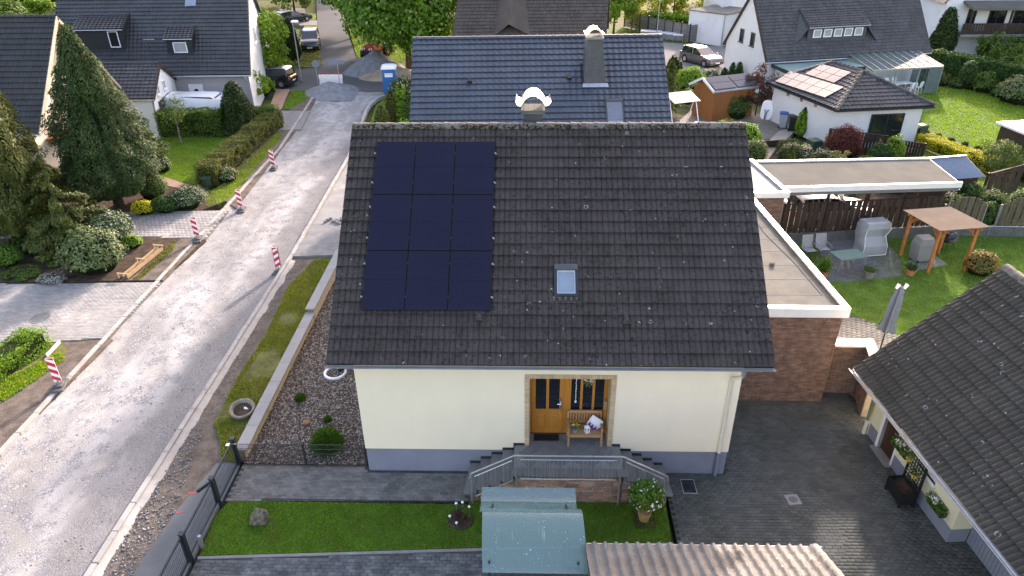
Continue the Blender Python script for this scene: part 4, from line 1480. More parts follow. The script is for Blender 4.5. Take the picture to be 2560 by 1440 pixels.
# white blossom decoration and hanging string inside the panes
b = MB()
for k in range(9):
  a = k * 2 * math.pi / 9
  b.add([(6.95, DY - .025, 2.95), (6.95 + .12 * math.cos(a - .25), DY - .03, 2.95 + .17 * math.sin(a - .25)), (6.95 + .16 * math.cos(a), DY - .026, 2.95 + .22 * math.sin(a)), (6.95 + .12 * math.cos(a + .25), DY - .03, 2.95 + .17 * math.sin(a + .25))], [(0, 1, 2, 3)])
b.build('window_flower', 'leaf_white', win)
b = MB()
b.tube([(6.60, DY - .025, 3.35), (6.60, DY - .025, 2.3)], .008, 5)
b.rock((6.60, DY - .03, 2.24), .035, .02, .05, 1, 7, 5)
for i in range(9):
  b.rock((6.60 + random.uniform(-.02, .02), DY - .03, 2.4 + i * .1), .014, .01, .02, i, 5, 4)
b.build('hanging_string', 'flower_white', win)

# skylight
def on_roof(x, s, off=0.0):
  mt = Matrix(((1, 0, 0), tuple(VD), tuple(NV))).transposed().to_4x4()
  mt.translation = Vector(roofpt(x, s, off))
  return mt
skl = MB()
for x0, x1, y0, y1 in ((0, .10, 0, 1.02), (.68, .78, 0, 1.02), (.1, .68, .92, 1.02), (.1, .68, 0, .09)):
  skl.cbox(x0, x1, y0, y1, 0, .14, .015)
sk = skl.build('skylight', 'anthracite', roof)
# window position found on the roof plane
sk.matrix_local = on_roof(5.93, 1.86, .02) @ Matrix.Diagonal((.84, .84, .8, 1))
o = MB().box(.1, .68, .09, .92, .06, .09).build('skylight_pane', 'glass_sky', roof); o.matrix_local = on_roof(5.93, 1.86, .02) @ Matrix.Diagonal((.84, .84, .8, 1))
b = MB()
for x0, x1, y0, y1 in ((.1, .135, .09, .92), (.645, .68, .09, .92), (.135, .645, .09, .13), (.135, .645, .82, .92)):
  b.box(x0, x1, y0, y1, .09, .115)
o = b.build('skylight_sash', 'zinc', roof); o.matrix_local = on_roof(5.93, 1.86, .02) @ Matrix.Diagonal((.84, .84, .8, 1))
b = MB().cbox(.02, .76, .9, 1.1, .12, .18, .02)
o = b.build('skylight_hood', 'slate_chimney', roof); o.matrix_local = on_roof(5.93, 1.86, .02) @ Matrix.Diagonal((.84, .84, .8, 1))
b = MB().quad((-.06, -.2, .045), (.84, -.2, .045), (.80, .02, .06), (-.02, .02, .06))
o = b.build('skylight_apron', 'ridge_grey', roof); o.matrix_local = on_roof(5.93, 1.86, .02) @ Matrix.Diagonal((.84, .84, .8, 1))

# chimney with curved steel cowl
ch = MB()
ch.box(5.07, 5.64, 6.3, 6.9, 7.6, 9.05)
chim = ch.build('chimney', 'slate_chimney', house)
MB().box(5.0, 5.71, 6.22, 6.98, 9.05, 9.16).build('chimney_cap', 'concrete_dark', chim)
c2 = MB()
prof = [(-.50, .02), (-.44, -.02), (-.36, .02), (-.28, .16), (-.18, .27), (-.07, .33), (0, .345), (.07, .33), (.18, .27), (.28, .16), (.36, .02), (.44, -.02), (.50, .02)]
prof = [(-.52, .20), (-.46, .10), (-.38, .08), (-.30, .20), (-.20, .31), (-.09, .37), (.0, .385), (.09, .37), (.20, .31), (.30, .20), (.38, .08), (.46, .10), (.52, .20)]
rings = []
for y in (6.12, 7.08):
  rings.append([(5.355 + x, y, 9.25 + z) for x, z in prof] + [(5.355 + x, y, 9.235 + z) for x, z in reversed(prof)])
c2.loft(rings)
cw = c2.build('chimney_cowl', 'bright_steel', chim, smooth=True)
b = MB()
for sx in (-.3, .3):
  for yy in (6.3, 6.9):
    b.bar((5.355 + sx, yy, 9.15), (5.355 + sx, yy, 9.42), .03)
for i in range(13):
  x = 5.355 - .27 + i * .045
  zz = 9.25 + np.interp(x - 5.355, [p[0] for p in prof], [p[1] for p in prof])
  b.tube([(x, 6.2, 9.16), (x, 6.2, zz)], .006, 4)
pieces(b, 'grille_bar', 'galvanised', chim)

# ---- solar array: nine panels, each a thing held by rails
PW, PH = 1.134, 1.722
px0, s_top = .80, SL - .64
arr = thing('solar_array', 'array of nine dark blue solar panels on the dark roof of the cream house', 'solar array', roofpt(px0, s_top - 5.21, .1))
arr_off = Vector(arr.location)
def on_arr(x, s, off):
  mt = on_roof(x, s, off)
  mt.translation -= arr_off
  return mt
fm, cm, lm = None, None, None
for j in range(3):
  for i in range(3):
    mt = on_arr(px0 + i * (PW + .02), s_top - (j + 1) * PH - j * .02, .10)
    if fm is None:
      f_ = MB()
      f_.box(0, PW, 0, .012, 0, .035); f_.box(0, PW, PH - .012, PH, 0, .035); f_.box(0, .012, .012, PH - .012, 0, .035); f_.box(PW - .012, PW, .012, PH - .012, 0, .035)
      f_.box(.012, PW - .012, .012, PH - .012, 0, .01)
      o = f_.build('solar_panel', 'panel_frame', arr); fm = o.data
      o.matrix_local = mt
      p0 = o
      c_ = MB()
      for k in range(2):
        c_.box(.014, PW - .014, .014 + k * (PH / 2 - .011), PH / 2 - .0015 + k * (PH / 2 - .0125), .012, .033)
      o2 = c_.build('cell_field', 'pv_cell', p0); cm = o2.data
    else:
      o = part(fm, 'solar_panel', arr, mt)
      part(cm, 'cell_field', o)
b = MB()
for j in range(3):
  for f in (.22, .78):
    s = s_top - (j + f) * PH - j * .02
    b.loft([[tuple(Vector(p) - arr_off) for p in (roofpt(x, s - .02, .05), roofpt(x, s + .02, .05), roofpt(x, s + .02, .098), roofpt(x, s - .02, .098))] for x in (px0 - .06, px0 + 3 * PW + .1)])
b.build('mounting_rail', 'galvanised', arr)
for j in range(3):
  for f in (.22, .78):
    s = s_top - (j + f) * PH - j * .02
    for x in (px0 - .04, px0 + PW + .01, px0 + 2 * PW + .03, px0 + 3 * PW + .06):
      o = MB().box(-.016, .016, -.022, .022, -.01, .042).build('clamp', 'galvanised' if x < px0 or x > px0 + 3 * PW + .04 else 'anthracite', arr)
      o.matrix_local = on_arr(x, s, .10)
settle(house, (5.8, 5.7, 0))

# ------------------------------------------------------------------ entrance stairs with railing
st = thing('entrance_stairs', 'double flight of grey steps with stone faced front before the orange door', 'stairs')
FY = -.66
TX = [3.58, 3.90, 4.22, 4.54, 4.86]
RX = [9.16, 8.84, 8.52, 8.20, 7.88]
b = MB()
b.box(4.9, 7.84, FY + .06, DY, -.2, 1.02)
for k in range(4):
  z = 1.06 - .177 * (4 - k + .0) - .04
  b.box(TX[k] + .03, TX[k + 1] + .04, FY + .08, YF - .003, -.2, z)
  b.box(RX[k + 1] - .04, RX[k] - .03, FY + .08, YF - .003, -.2, z)
b.build('stair_body', 'concrete_dark', st)
for k in range(4):
  z = 1.06 - .177 * (4 - k)
  for s, a, c in ((0, TX[k] - .02, TX[k + 1] + .01), (1, RX[k + 1] - .01, RX[k] + .02)):
    fl = .10 * (4 - k) / 4
    if s == 0:
      poly = [(a - fl, FY), (c - fl, FY), (c, YF - .02), (a, YF - .02)]
    else:
      poly = [(a + fl, FY), (c + fl, FY), (c, YF - .02), (a, YF - .02)]
    MB().prism(poly, z - .045, z).build('tread', 'stair_slab', st)
# landing of square slabs laid diagonally
cells = []
land = [(4.86, FY), (7.88, FY), (7.88, YF - .01), (7.5, YF - .01), (7.5, DY - .04), (5.3, DY - .04), (5.3, YF - .01), (4.86, YF - .01)]
MB().prism(land, 1.022, 1.04).build('landing_bed', 'concrete_grey', st)
laid(st, paver_cells([(4.87, FY + .32), (7.87, FY + .32), (7.87, YF - .02), (7.49, YF - .02), (7.49, DY - .06), (5.31, DY - .06), (5.31, YF - .02), (4.87, YF - .02)], 1.045, .3, .3, .006, R(45)), 'stair_slab', 'landing_slab', 200, 'landing_slabs', .014)
laid(st, [((4.80 + i * .32, FY - .02, 1.046), Vector((1, 0, 0)), Vector((0, 1, 0)), .312, .30) for i in range(10)], 'stair_slab', 'edge_slab', 50, 'edge_slabs', .016)
# skirting tiles up the wall
for k in range(5):
  z = 1.06 - .177 * (4 - k)
  for a, c in ((TX[k], TX[k + 1] + .02 if k < 4 else 5.15), (RX[k], RX[k + 1] - .02 if k < 4 else 7.65)):
    x0, x1 = min(a, c), max(a, c)
    MB().box(x0 - .02, x1, YF - .022, YF - .002, z - .003, z + .07).build('skirting', 'skirting', st)
    MB().box(a - .03, a + .005, YF - .024, YF - .004, z - .18, z + .068).build('skirting', 'skirting', st)
# stone faced front
cells = []
z = 0.0
r = random.Random(5)
while z < .98:
  hh = r.choice([.045, .055, .07])
  x = 4.92
  while x < 7.82:
    l = min(r.uniform(.15, .42), 7.82 - x)
    if z + hh < 1.0 and l > .05:
      cells.append((Vector((x, FY + .06, z)), Vector((1, 0, 0)), Vector((0, 0, 1)), round(l, 2), hh))
    x += l + .012
  z += hh + .012
for x0, x1, zt_ in ((3.62, 3.9, .31), (3.9, 4.22, .48), (4.22, 4.54, .66), (4.54, 4.9, .84), (7.84, 8.2, .84), (8.2, 8.52, .66), (8.52, 8.84, .48), (8.84, 9.12, .31)):
  z = 0
  while z < zt_ - .08:
    cells.append((Vector((x0 + .01, FY + .08, z)), Vector((1, 0, 0)), Vector((0, 0, 1)), round(x1 - x0 - .02, 2), .055))
    z += .067
laid(st, cells, 'ledge_stone', 'ledge_stone', 300, 'ledge_stones', .03, .006, jit=.006)
settle(st, (6.37, 0, 0))

rl = thing('stair_railing', 'galvanised steel railing round the landing and both flights of the entrance stairs', 'railing')
RY = FY - .05
TOP = [(3.66, RY, .98), (3.72, RY, 1.16), (4.88, RY, 1.82), (7.80, RY, 1.82), (9.02, RY, 1.14), (9.08, RY, .96)]
MB().tube(TOP, .022, 8).build('handrail', 'galvanised', rl, smooth=True)
for x, z0, z1 in ((3.70, -.05, 1.14), (4.93, -.05, 1.82), (7.76, -.05, 1.82), (9.04, -.05, 1.13)):
  MB().tube([(x, RY, z0), (x, RY, z1)], .024, 8).build('post', 'galvanised', rl, smooth=True)
def panel(x0, x1, zb0, zb1, zt0, zt1, n):
  f_ = MB().tube([(x0, RY, zb0), (x1, RY, zb1), (x1, RY, zt1), (x0, RY, zt0), (x0, RY, zb0)], .017, 6).build('infill_frame', 'galvanised', rl, smooth=True)
  for i in range(1, n):
    t_ = i / n
    x = x0 + (x1 - x0) * t_
    MB().tube([(x, RY, zb0 + (zb1 - zb0) * t_), (x, RY, zt0 + (zt1 - zt0) * t_)], .007, 5).build('baluster', 'galvanised', f_)
panel(5.05, 7.64, .98, .98, 1.68, 1.68, 23)
panel(3.80, 4.82, .30, .90, 1.05, 1.64, 9)
panel(7.88, 8.94, .90, .30, 1.64, 1.03, 9)
settle(rl, (6.37, RY, 0))

# ---- on the landing: mat, bench with its things
b = MB()
b.cbox(5.42, 6.14, .72, 1.0, 1.065, 1.08, .006)
tag(b.build('door_mat', 'rubber'), 'black door mat before the orange door', 'door mat')
bn = thing('garden_bench', 'teak garden bench on the landing beside the orange door', 'bench', (6.87, .72, 1.062))
BW = .47
for sx in (-1, 1):
  MB().bar((sx * BW, -.2, 0), (sx * BW, -.2, .62), .055).build('leg', 'wood_teak', bn)
  MB().loft([[(sx * BW - .027, .26 + dy, z) for dy in (0, .05)] + [(sx * BW + .027, .26 + dy, z) for dy in (.05, 0)] for z, dy0 in ((0, 0), (.9, 0))]).build('leg', 'wood_teak', bn)
  MB().box(sx * BW - .035, sx * BW + .035, -.25, .30, .62, .645).build('armrest', 'wood_teak', bn)
  MB().box(sx * BW - .02, sx * BW + .02, -.18, .27, .36, .42).build('side_rail', 'wood_teak', bn)
for i in range(5):
  MB().cbox(-BW + .03, BW - .03, -.24 + i * .1, -.155 + i * .1, .42, .442, .004).build('seat_slat', 'wood_teak', bn)
MB().box(-BW + .03, BW - .03, -.22, -.19, .34, .42).build('front_rail', 'wood_teak', bn)
MB().box(-BW + .02, BW - .02, .262, .30, .84, .92).build('top_rail', 'wood_teak', bn)
MB().box(-BW + .03, BW - .03, .265, .295, .48, .53).build('back_rail', 'wood_teak', bn)
for i in range(11):
  x = -.39 + i * .078
  MB().box(x - .02, x + .02, .27, .29, .53, .84).build('back_slat', 'wood_teak', bn)
# flower basket, lantern, cushion
fb = thing('flower_basket', 'round basket of yellow and purple pansies on the bench', 'flower basket', (6.60, .66, 1.504))
MB().lathe([(.07, 0), (.10, .10), (.105, .12), (.09, .12)], 14).build('basket', 'grey_plastic', fb)
MB().tube([(.10 * math.cos(a), 0, .11 + .24 * math.sin(a)) for a in np.linspace(0, math.pi, 10)], .007, 5).build('basket_handle', 'wood_dark', fb)
C = RNG.normal(size=(260, 3)) * np.array([.07, .06, .035]) + np.array([0, 0, .17])
leaf_cloud('leaves', C, unit(260), np.full(260, .045), 'leaf_fern', fb)
C = RNG.normal(size=(26, 3)) * np.array([.06, .04, .03]) + np.array([.02, -.01, .22])
leaf_cloud('yellow_blooms', C, np.tile([0, -.5, .8], (26, 1)), np.full(26, .05), 'flower_yellow', fb, aspect=1)
C = RNG.normal(size=(22, 3)) * np.array([.05, .03, .03]) + np.array([-.03, -.06, .15])
leaf_cloud('purple_blooms', C, np.tile([0, -.8, .5], (22, 1)), np.full(22, .05), 'flower_purple', fb, aspect=1)
ln_ = thing('lantern', 'small white lantern with pitched roof on the bench', 'lantern', (6.93, .62, 1.504), R(20))
b = MB()
for sx in (-.05, .05):
  for sy in (-.05, .05):
    b.box(sx - .008, sx + .008, sy - .008, sy + .008, .02, .17)
b.box(-.062, .062, -.062, .062, 0, .02); b.box(-.06, .06, -.06, .06, .165, .18)
b.build('lantern_frame', 'frame_white', ln_)
MB().loft([[(-.075, -.075, .18), (.075, -.075, .18), (.075, .075, .18), (-.075, .075, .18)], [(-.02, -.02, .235), (.02, -.02, .235), (.02, .02, .235), (-.02, .02, .235)], [(-.018, -.018, .26), (.018, -.018, .26), (.018, .018, .26), (-.018, .018, .26)]]).build('lantern_roof', 'frame_white', ln_)
MB().tube([(0, 0, .02), (0, 0, .1)], .025, 8).build('candle', 'cloth_white', ln_)
cu = thing('cushion', 'white and purple cushion leaning in the corner of the bench', 'cushion', (7.16, .82, 1.66), R(-20))
def pillow(x0, x1, z0, z1):
  b = MB()
  n = 8
  rows = []
  for s in (1, -1):
    for j in range(n + 1):
      for i in range(n + 1):
        u_, v_ = i / n * 2 - 1, j / n * 2 - 1
        th_ = .055 * ((1 - u_ ** 2) * (1 - v_ ** 2)) ** .4
        k = 1 - .08 * (u_ * v_) ** 2 + .03 * abs(u_ * v_)
        b.v.append((u_ * .19 * k, s * th_, v_ * .19 * k))
    o = (n + 1) ** 2 * (0 if s > 0 else 1)
    for j in range(n):
      for i in range(n):
        a = o + j * (n + 1) + i
        q_ = (a, a + 1, a + n + 2, a + n + 1)
        b.f.append(q_ if s < 0 else q_[::-1])
  return b
po = pillow(0, 0, 0, 0).build('cushion_cover', 'cloth_white', cu, (0, 0, 0), (R(-18), R(28), 0), True)
b = MB()
for i in range(11):
  x = -.17 + i * .034
  hh = .05 + .12 * abs(math.sin(i * 2.1))
  n_ = .06
  b.add([(x - .02, -.052 - .008 * (1 - (x / .17) ** 2), -.165), (x + .02, -.052 - .008 * (1 - (x / .17) ** 2), -.165), (x + .012, -.064, -.165 + hh * .7), (x, -.064, -.165 + hh), (x - .012, -.064, -.165 + hh * .7)], [(0, 1, 2, 3, 4)])
b.build('lavender_print', 'purple_cloth', po)

# ------------------------------------------------------------------ brick annex behind the yard
def lcam(t):
  return Matrix.LocRotScale(t.location, t.rotation_euler, None).inverted() @ CAM

an = thing('brick_annex', 'flat roofed red brown brick annex with white roof edge beside the cream house', 'annex')
A = [(11.02, 4.0), (15.0, 3.97), (14.42, 12.4), (11.02, 12.4)]
MB().prism(A, -.2, 3.42).build('wall', 'mortar', an)
cells = bond_cells((11.03, 3.985, .02), (1, -.0075, 0), (0, 0, 1), 3.96, 3.38, .24, .052, .0105)
wl = an.children[0]
laid(wl, cells, 'brick_red', 'brick', 300, 'bricks', .012, .003, focus=Vector((13.6, -4, 5)))
dr = Vector((14.42 - 15.0, 12.4 - 3.97, 0)).normalized()
laid(wl, bond_cells((15.003, 3.99, .02), tuple(dr), (0, 0, 1), 8.3, 3.38, .24, .052, .0105), 'brick_red', 'brick', 0, 'bricks', .012, .003)
RA = [(11.02, 3.9), (15.08, 3.87), (14.49, 12.5), (11.02, 12.5)]
MB().prism(RA, 3.40, 3.56).build('flat_roof', 'lichen_bitumen', an)
fa = MB()
def edge_cap(b, p, q, w, z0, z1, out=.05):
  p, q = Vector((*p, 0)), Vector((*q, 0))
  d = (q - p).normalized()
  s = Vector((d.y, -d.x, 0))
  b.loft([[tuple(e + s * o + Vector((0, 0, z))) for o, z in ((out, z0), (out, z1), (out - w, z1), (out - w, z1 - .06), (out - .03, z0))] for e in (p - d * .02, q + d * .02)])
edge_cap(fa, (11.02, 3.9), (15.08, 3.87), .20, 3.38, 3.70)
edge_cap(fa, (15.08, 3.87), (14.49, 12.5), .20, 3.38, 3.702)
fa.build('roof_edge', 'white_metal', an)
b = MB()
for i in range(7):
  y = 4.9 + i * 1.02
  b.box(11.03, 14.8 - .07 * (y - 4), y, y + .025, 3.56, 3.568)
pieces(b, 'roofing_seam', 'concrete_grey', an)
b = MB().lathe([(.05, 0), (.05, .06), (.09, .06), (.07, .11), (.03, .12)], 10, (13.62, 6.9, 3.56))
for k in range(6):
  b.bar((13.62 + .09 * math.cos(k), 6.9 + .09 * math.sin(k), 3.56), (13.62 + .07 * math.cos(k), 6.9 + .07 * math.sin(k), 3.68), .015)
b.build('roof_drain', 'concrete_dark', an)
MB().tube([(14.62, 4.9, 3.57), (14.45, 7.1, 3.57), (14.1, 9.3, 3.57), (14.0, 12, 3.57)], .012, 5).build('lightning_wire', 'concrete_dark', an)
settle(an, (13, 8, 0))

# taller brick block behind it
a2 = thing('brick_block', 'taller brown brick block with white edged flat roof behind the annex', 'annex')
B2 = [(11.5, 12.6), (16.4, 14.2), (16.0, 18.4), (11.5, 18.4)]
MB().prism([(11.5, 14.1), (16.4, 14.25), (15.9, 18.2), (11.5, 18.2)], -.2, 3.1).build('wall', 'mortar', a2)
laid(a2.children[0], bond_cells((12.5, 14.122, .9), (1, .0306, 0), (0, 0, 1), 3.88, 2.2, .24, .052, .0105), 'brick_red', 'brick', 120, 'bricks', .012, .003, focus=Vector((16, 12, 2)))
MB().prism([(11.5, 14.0), (16.5, 14.15), (15.98, 18.3), (11.5, 18.3)], 3.1, 3.2).build('flat_roof', 'coping_grey', a2)
f2 = MB()
edge_cap(f2, (11.5, 14.0), (16.5, 14.15), .16, 3.06, 3.32)
edge_cap(f2, (16.5, 14.15), (15.98, 18.3), .16, 3.06, 3.322)
f2.build('roof_edge', 'white_metal', a2)
settle(a2, (14, 16, 0))

# low brick wall between annex and garage
lw = thing('low_brick_wall', 'low brick wall with bright white coping between annex and right-hand garage', 'wall')
LWP = [(15.0, 4.45), (16.25, 4.4), (16.0, 3.2)]
for (p, q) in zip(LWP[:-1], LWP[1:]):
  p, q = Vector((*p, 0)), Vector((*q, 0))
  d = (q - p).normalized()
  s = Vector((d.y, -d.x, 0))
  L = (q - p).length
  MB().loft([[tuple(e + s * o + Vector((0, 0, z))) for o, z in ((0, -.2), (0, 1.93), (-.24, 1.93), (-.24, -.2))] for e in (p, q)]).build('wall_body', 'mortar', lw)
  laid(lw, bond_cells(tuple(p + s * .001), tuple(d), (0, 0, 1), L, 1.9, .24, .052, .0105), 'brick_red', 'brick', 150, 'bricks', .012, .003, focus=Vector((15, 0, 2)))
cp = MB()
rings = []
for p, n_ in (((14.98, 4.45), (0, 1)), ((16.2, 4.4), (.25, 1)), ((15.98, 3.25), (1, -.15))):
  pass
cp.prism([(14.98, 4.36), (16.17, 4.31), (15.93, 3.2), (16.27, 3.1), (16.56, 4.72), (14.98, 4.78)], 1.93, 2.0)
cp.build('coping', 'white_metal', lw)
settle(lw, (15.6, 4.4, 0))

# ------------------------------------------------------------------ garage on the right
GA = R(5.0)
gar = thing('garage', 'cream garage with lichen spotted tiled roof and wall mounted flower boxes on the right', 'garage', (14.93, 2.36, 0), -math.pi / 2 + GA)
# local x runs along the eave towards the camera, local y up the slope (into the building)
GL, GR_, GZ, GP = 13.0, 3.5, 2.55, math.atan2(3.25, 3.5)
gv_ = Vector((0, math.cos(GP), math.sin(GP)))
gn_ = Vector((0, -math.sin(GP), math.cos(GP)))
gs = math.hypot(3.25, 3.5)
def gpt(x, s, o):
  p = Vector((x, 0, GZ)) + gv_ * s + gn_ * o
  return tuple(p)
b = MB()
b.loft([[gpt(x, 0, -.02), gpt(x, 0, -.14), gpt(x, gs, -.14), gpt(x, gs, -.02)] for x in (.02, GL)])
b.loft([[(p[0], 2 * GR_ - p[1], p[2]) for p in (gpt(x, 0, -.02), gpt(x, 0, -.14), gpt(x, gs, -.14), gpt(x, gs, -.02))] for x in (.02, GL)])
groof = b.build('roof', 'wood_dark', gar)
fc = lcam(gar)
tiled_slope(groof, gpt(0, -.04, 0), (1, 0, 0), gv_, GL, gs, .30, .335, 'tile_old', 'twin', 300, focus=fc)
b = MB()
b.loft([[gpt(0, s, o) if dx == 0 else (dx, *gpt(0, s, o)[1:]) for dx, o in ((-.02, -.16), (.02, -.16), (.02, .06), (-.02, .06))] for s in (-.03, gs)])
b.build('verge', 'tile_old', groof)
capm = None
for i in range(36):
  if capm is None:
    rr_ = []
    for t_, r_ in ((0, .13), (.35, .112), (.37, .112)):
      rr_.append([(t_, r_ * 1.2 * math.cos(a), r_ * math.sin(a)) for a in np.linspace(-.2, math.pi + .2, 8)])
    o = MB().loft(rr_, closed=False).build('ridge_cap', 'ridge_grey', groof, (0, GR_, GZ + 3.22), None, True)
    capm = o.data
  else:
    part(capm, 'ridge_cap', groof, loc=(i * .36, GR_, GZ + 3.22 + random.uniform(-.006, .006)))
b = MB()
b.loft([[(x, -.09 + r_ * math.cos(a), GZ - .06 + r_ * math.sin(a)) for r_, sgn in ((.065, 1), (.058, -1)) for a in (np.linspace(math.pi, 2 * math.pi, 8) if sgn > 0 else np.linspace(2 * math.pi, math.pi, 8))] for x in (-.05, GL)])
b.tube([(-.05, -.158, GZ - .06), (GL, -.158, GZ - .06)], .011, 6)
b.build('gutter', 'zinc', gar, smooth=True)
WY = .92                      # wall plane in local y
b = MB()
def gw(x0, x1, z0, z1, y=WY):
  b.quad((x0, y, z0), (x1, y, z0), (x1, y, z1), (x0, y, z1))
X1 = 4.32                     # corner of the recess
DX0, DX1 = .72, 1.46          # door
WX0, WX1, WZ0, WZ1 = 2.42, 3.3, 1.05, 1.9
ZT = 3.3
gw(0.1, DX0, .5, ZT); gw(DX0, DX1, 2.12, ZT); gw(DX1, WX0, .5, ZT); gw(WX0, WX1, .5, WZ0); gw(WX0, WX1, WZ1, ZT); gw(WX1, X1, .5, ZT)
b.quad((X1, WY, .5), (X1, WY + .55, .5), (X1, WY + .55, ZT), (X1, WY, ZT))
b.quad((.1, WY, 0), (.1, 6.1, 0), (.1, 6.1, 2.8), (.1, WY, 2.8))
b.add([(.1, WY, 2.8), (.1, 6.1, 2.8), (.1, 3.5, 5.6)], [(0, 1, 2)])
for (x0, x1, z0, z1) in ((DX0, DX1, 0, 2.12), (WX0, WX1, WZ0, WZ1)):
  for x in (x0, x1):
    b.quad((x, WY, z0), (x, WY + .14, z0), (x, WY + .14, z1), (x, WY, z1))
  b.quad((x0, WY, z1), (x1, WY, z1), (x1, WY + .14, z1), (x0, WY + .14, z1))
  b.quad((x0, WY, z0), (x1, WY, z0), (x1, WY + .14, z0), (x0, WY + .14, z0))
b.build('wall', 'render_garage', gar)
b = MB()
b.box(.12, DX0 - .02, WY + .012, WY + .3, -.1, .52); b.box(DX1 + .02, X1 - .012, WY + .012, WY + .53, -.1, .52)
pieces(b, 'plinth', 'plinth_grey', gar)
b = MB()
b.box(DX0 - .12, DX0, WY - .015, WY + .14, 0, 2.2); b.box(DX1, DX1 + .06, WY - .012, WY + .14, 0, 2.2); b.box(DX0, DX1, WY - .012, WY + .14, 2.1, 2.2)
b.build('door_frame', 'frame_white', gar)
b = MB().box(DX0, DX1, WY + .1, WY + .16, .03, 2.1)
for i in range(8):
  b.box(DX0 + .06 + i * .105, DX0 + .15 + i * .105, WY + .085, WY + .1, .1, 2.05)
do = b.build('door', 'door_brown', gar)
MB().tube([(DX1 - .1, WY + .08, 1.05), (DX1 - .1, WY + .03, 1.05), (DX1 - .22, WY + .03, 1.05)], .012, 6).build('handle', 'zinc', do)
MB().box(DX0 - .1, DX1 + .1, WY - .18, WY + .1, 0, .05).build('door_step', 'concrete_grey', gar)
b = MB()
for x0, x1, z0, z1 in ((WX0, WX1, WZ0, WZ0 + .07), (WX0, WX1, WZ1 - .07, WZ1), (WX0, WX0 + .07, WZ0 + .07, WZ1 - .07), (WX1 - .07, WX1, WZ0 + .07, WZ1 - .07)):
  b.box(x0, x1, WY + .06, WY + .13, z0, z1)
wo_ = b.build('window', 'frame_white', gar)
MB().box(WX0 + .07, WX1 - .07, WY + .1, WY + .12, WZ0 + .07, WZ1 - .07).build('pane', 'pane_curtain', wo_)
MB().box(WX0 - .05, WX1 + .05, WY - .06, WY + .06, WZ0 - .05, WZ0).build('sill', 'frame_white', gar)
b = MB().box(X1 + .02, GL, WY + .55, WY + .6, 0, 2.6)
x = X1 + .02
while x < GL - .1:
  b.box(x, x + .1, WY + .535, WY + .55, .03, 2.5)
  x += .115
b.build('garage_door', 'plinth_grey', gar)
MB().tube([(.08, -.05, GZ - .1), (.06, .2, GZ - .35), (.05, WY - .1, GZ - .8), (.05, WY - .08, .55)], .045, 9).build('downpipe', 'downpipe_green', gar, smooth=True)
MB().tube([(.05, WY - .08, .55), (.05, WY - .08, 0)], .055, 9).build('downpipe_shoe', 'downpipe_cream', gar, smooth=True)

gm = gar.matrix_basis
def gworld(x, y, z):
  return Matrix.LocRotScale(gar.location, gar.rotation_euler, None) @ Vector((x, y, z))
def flower_box(label, x, z):
  t = thing('flower_box', label, 'flower box', gworld(x, WY - .1, z), gar.rotation_euler.z, 'flower boxes on the garage wall')
  MB().loft([[(-.3, -.07, 0), (.3, -.07, 0), (.3, .09, 0), (-.3, .09, 0)], [(-.33, -.1, .15), (.33, -.1, .15), (.33, .095, .15), (-.33, .095, .15)]]).build('trough', 'black_plastic', t)
  n = 700
  C = RNG.random((n, 3)) * np.array([.7, .3, .22]) + np.array([-.35, -.18, .1])
  leaf_cloud('leaves', C, unit(n) + np.array([0, -.3, .5]), np.full(n, .055), 'leaf_fern', t)
  C = RNG.random((60, 3)) * np.array([.3, .2, .08]) + np.array([-.2, -.16, .27])
  leaf_cloud('blooms', C, np.tile([0, -.3, .8], (60, 1)), np.full(60, .045), 'flower_white', t, aspect=1)
  return t
flower_box('black flower box on the garage wall next to the brown door', 1.86, .90)
flower_box('black flower box on the garage wall nearest the grey garage door', 3.72, .60)
# trellis planter with hanging baskets
tp = thing('trellis_planter', 'black planter with lattice trellis against the garage wall', 'planter', gworld(2.72, .52, 0), gar.rotation_euler.z)
b = MB()
for sx in (-.34, .34):
  for sy in (-.2, .2):
    b.box(sx - .03, sx + .03, sy - .03, sy + .03, 0, .55)
pieces(b, 'leg', 'black_wood', tp)
b = MB()
b.box(-.36, .36, -.22, -.19, .12, .52); b.box(-.36, .36, .19, .22, .12, .52); b.box(-.36, -.33, -.19, .19, .12, .52); b.box(.33, .36, -.19, .19, .12, .52)
pieces(b, 'trough_side', 'black_wood', tp)
MB().box(-.33, .33, -.19, .19, .3, .44).build('soil', 'soil_dark', tp)
b = MB()
for i in range(7):
  b.box(-.34 + i * .105, -.32 + i * .105, .215, .23, .5, 1.5)
for i in range(8):
  b.box(-.36, .36, .20, .215, .55 + i * .12, .57 + i * .12)
b.box(-.38, -.34, .19, .24, .1, 1.55); b.box(.34, .38, .19, .24, .1, 1.55)
pieces(b, 'lattice_bar', 'black_wood', tp)
for k, (x, z, lb) in enumerate(((-.22, 1.3, 'yellow hanging pot of white flowers, upper one on the black trellis'), (.15, 1.05, 'yellow hanging pot of white flowers, lower one on the black trellis'))):
  p_ = gworld(2.72 + x, .52 + .1, z)
  t = thing('hanging_pot', lb, 'flower pot', p_, gar.rotation_euler.z, 'hanging pots on the trellis')
  MB().lathe([(.07, -.12), (.1, 0), (.09, 0)], 10).build('pot', 'flower_yellow', t)
  C = RNG.normal(size=(260, 3)) * np.array([.11, .08, .08]) + np.array([0, -.02, .08])
  leaf_cloud('leaves', C, unit(260), np.full(260, .05), 'leaf_blossom', t)
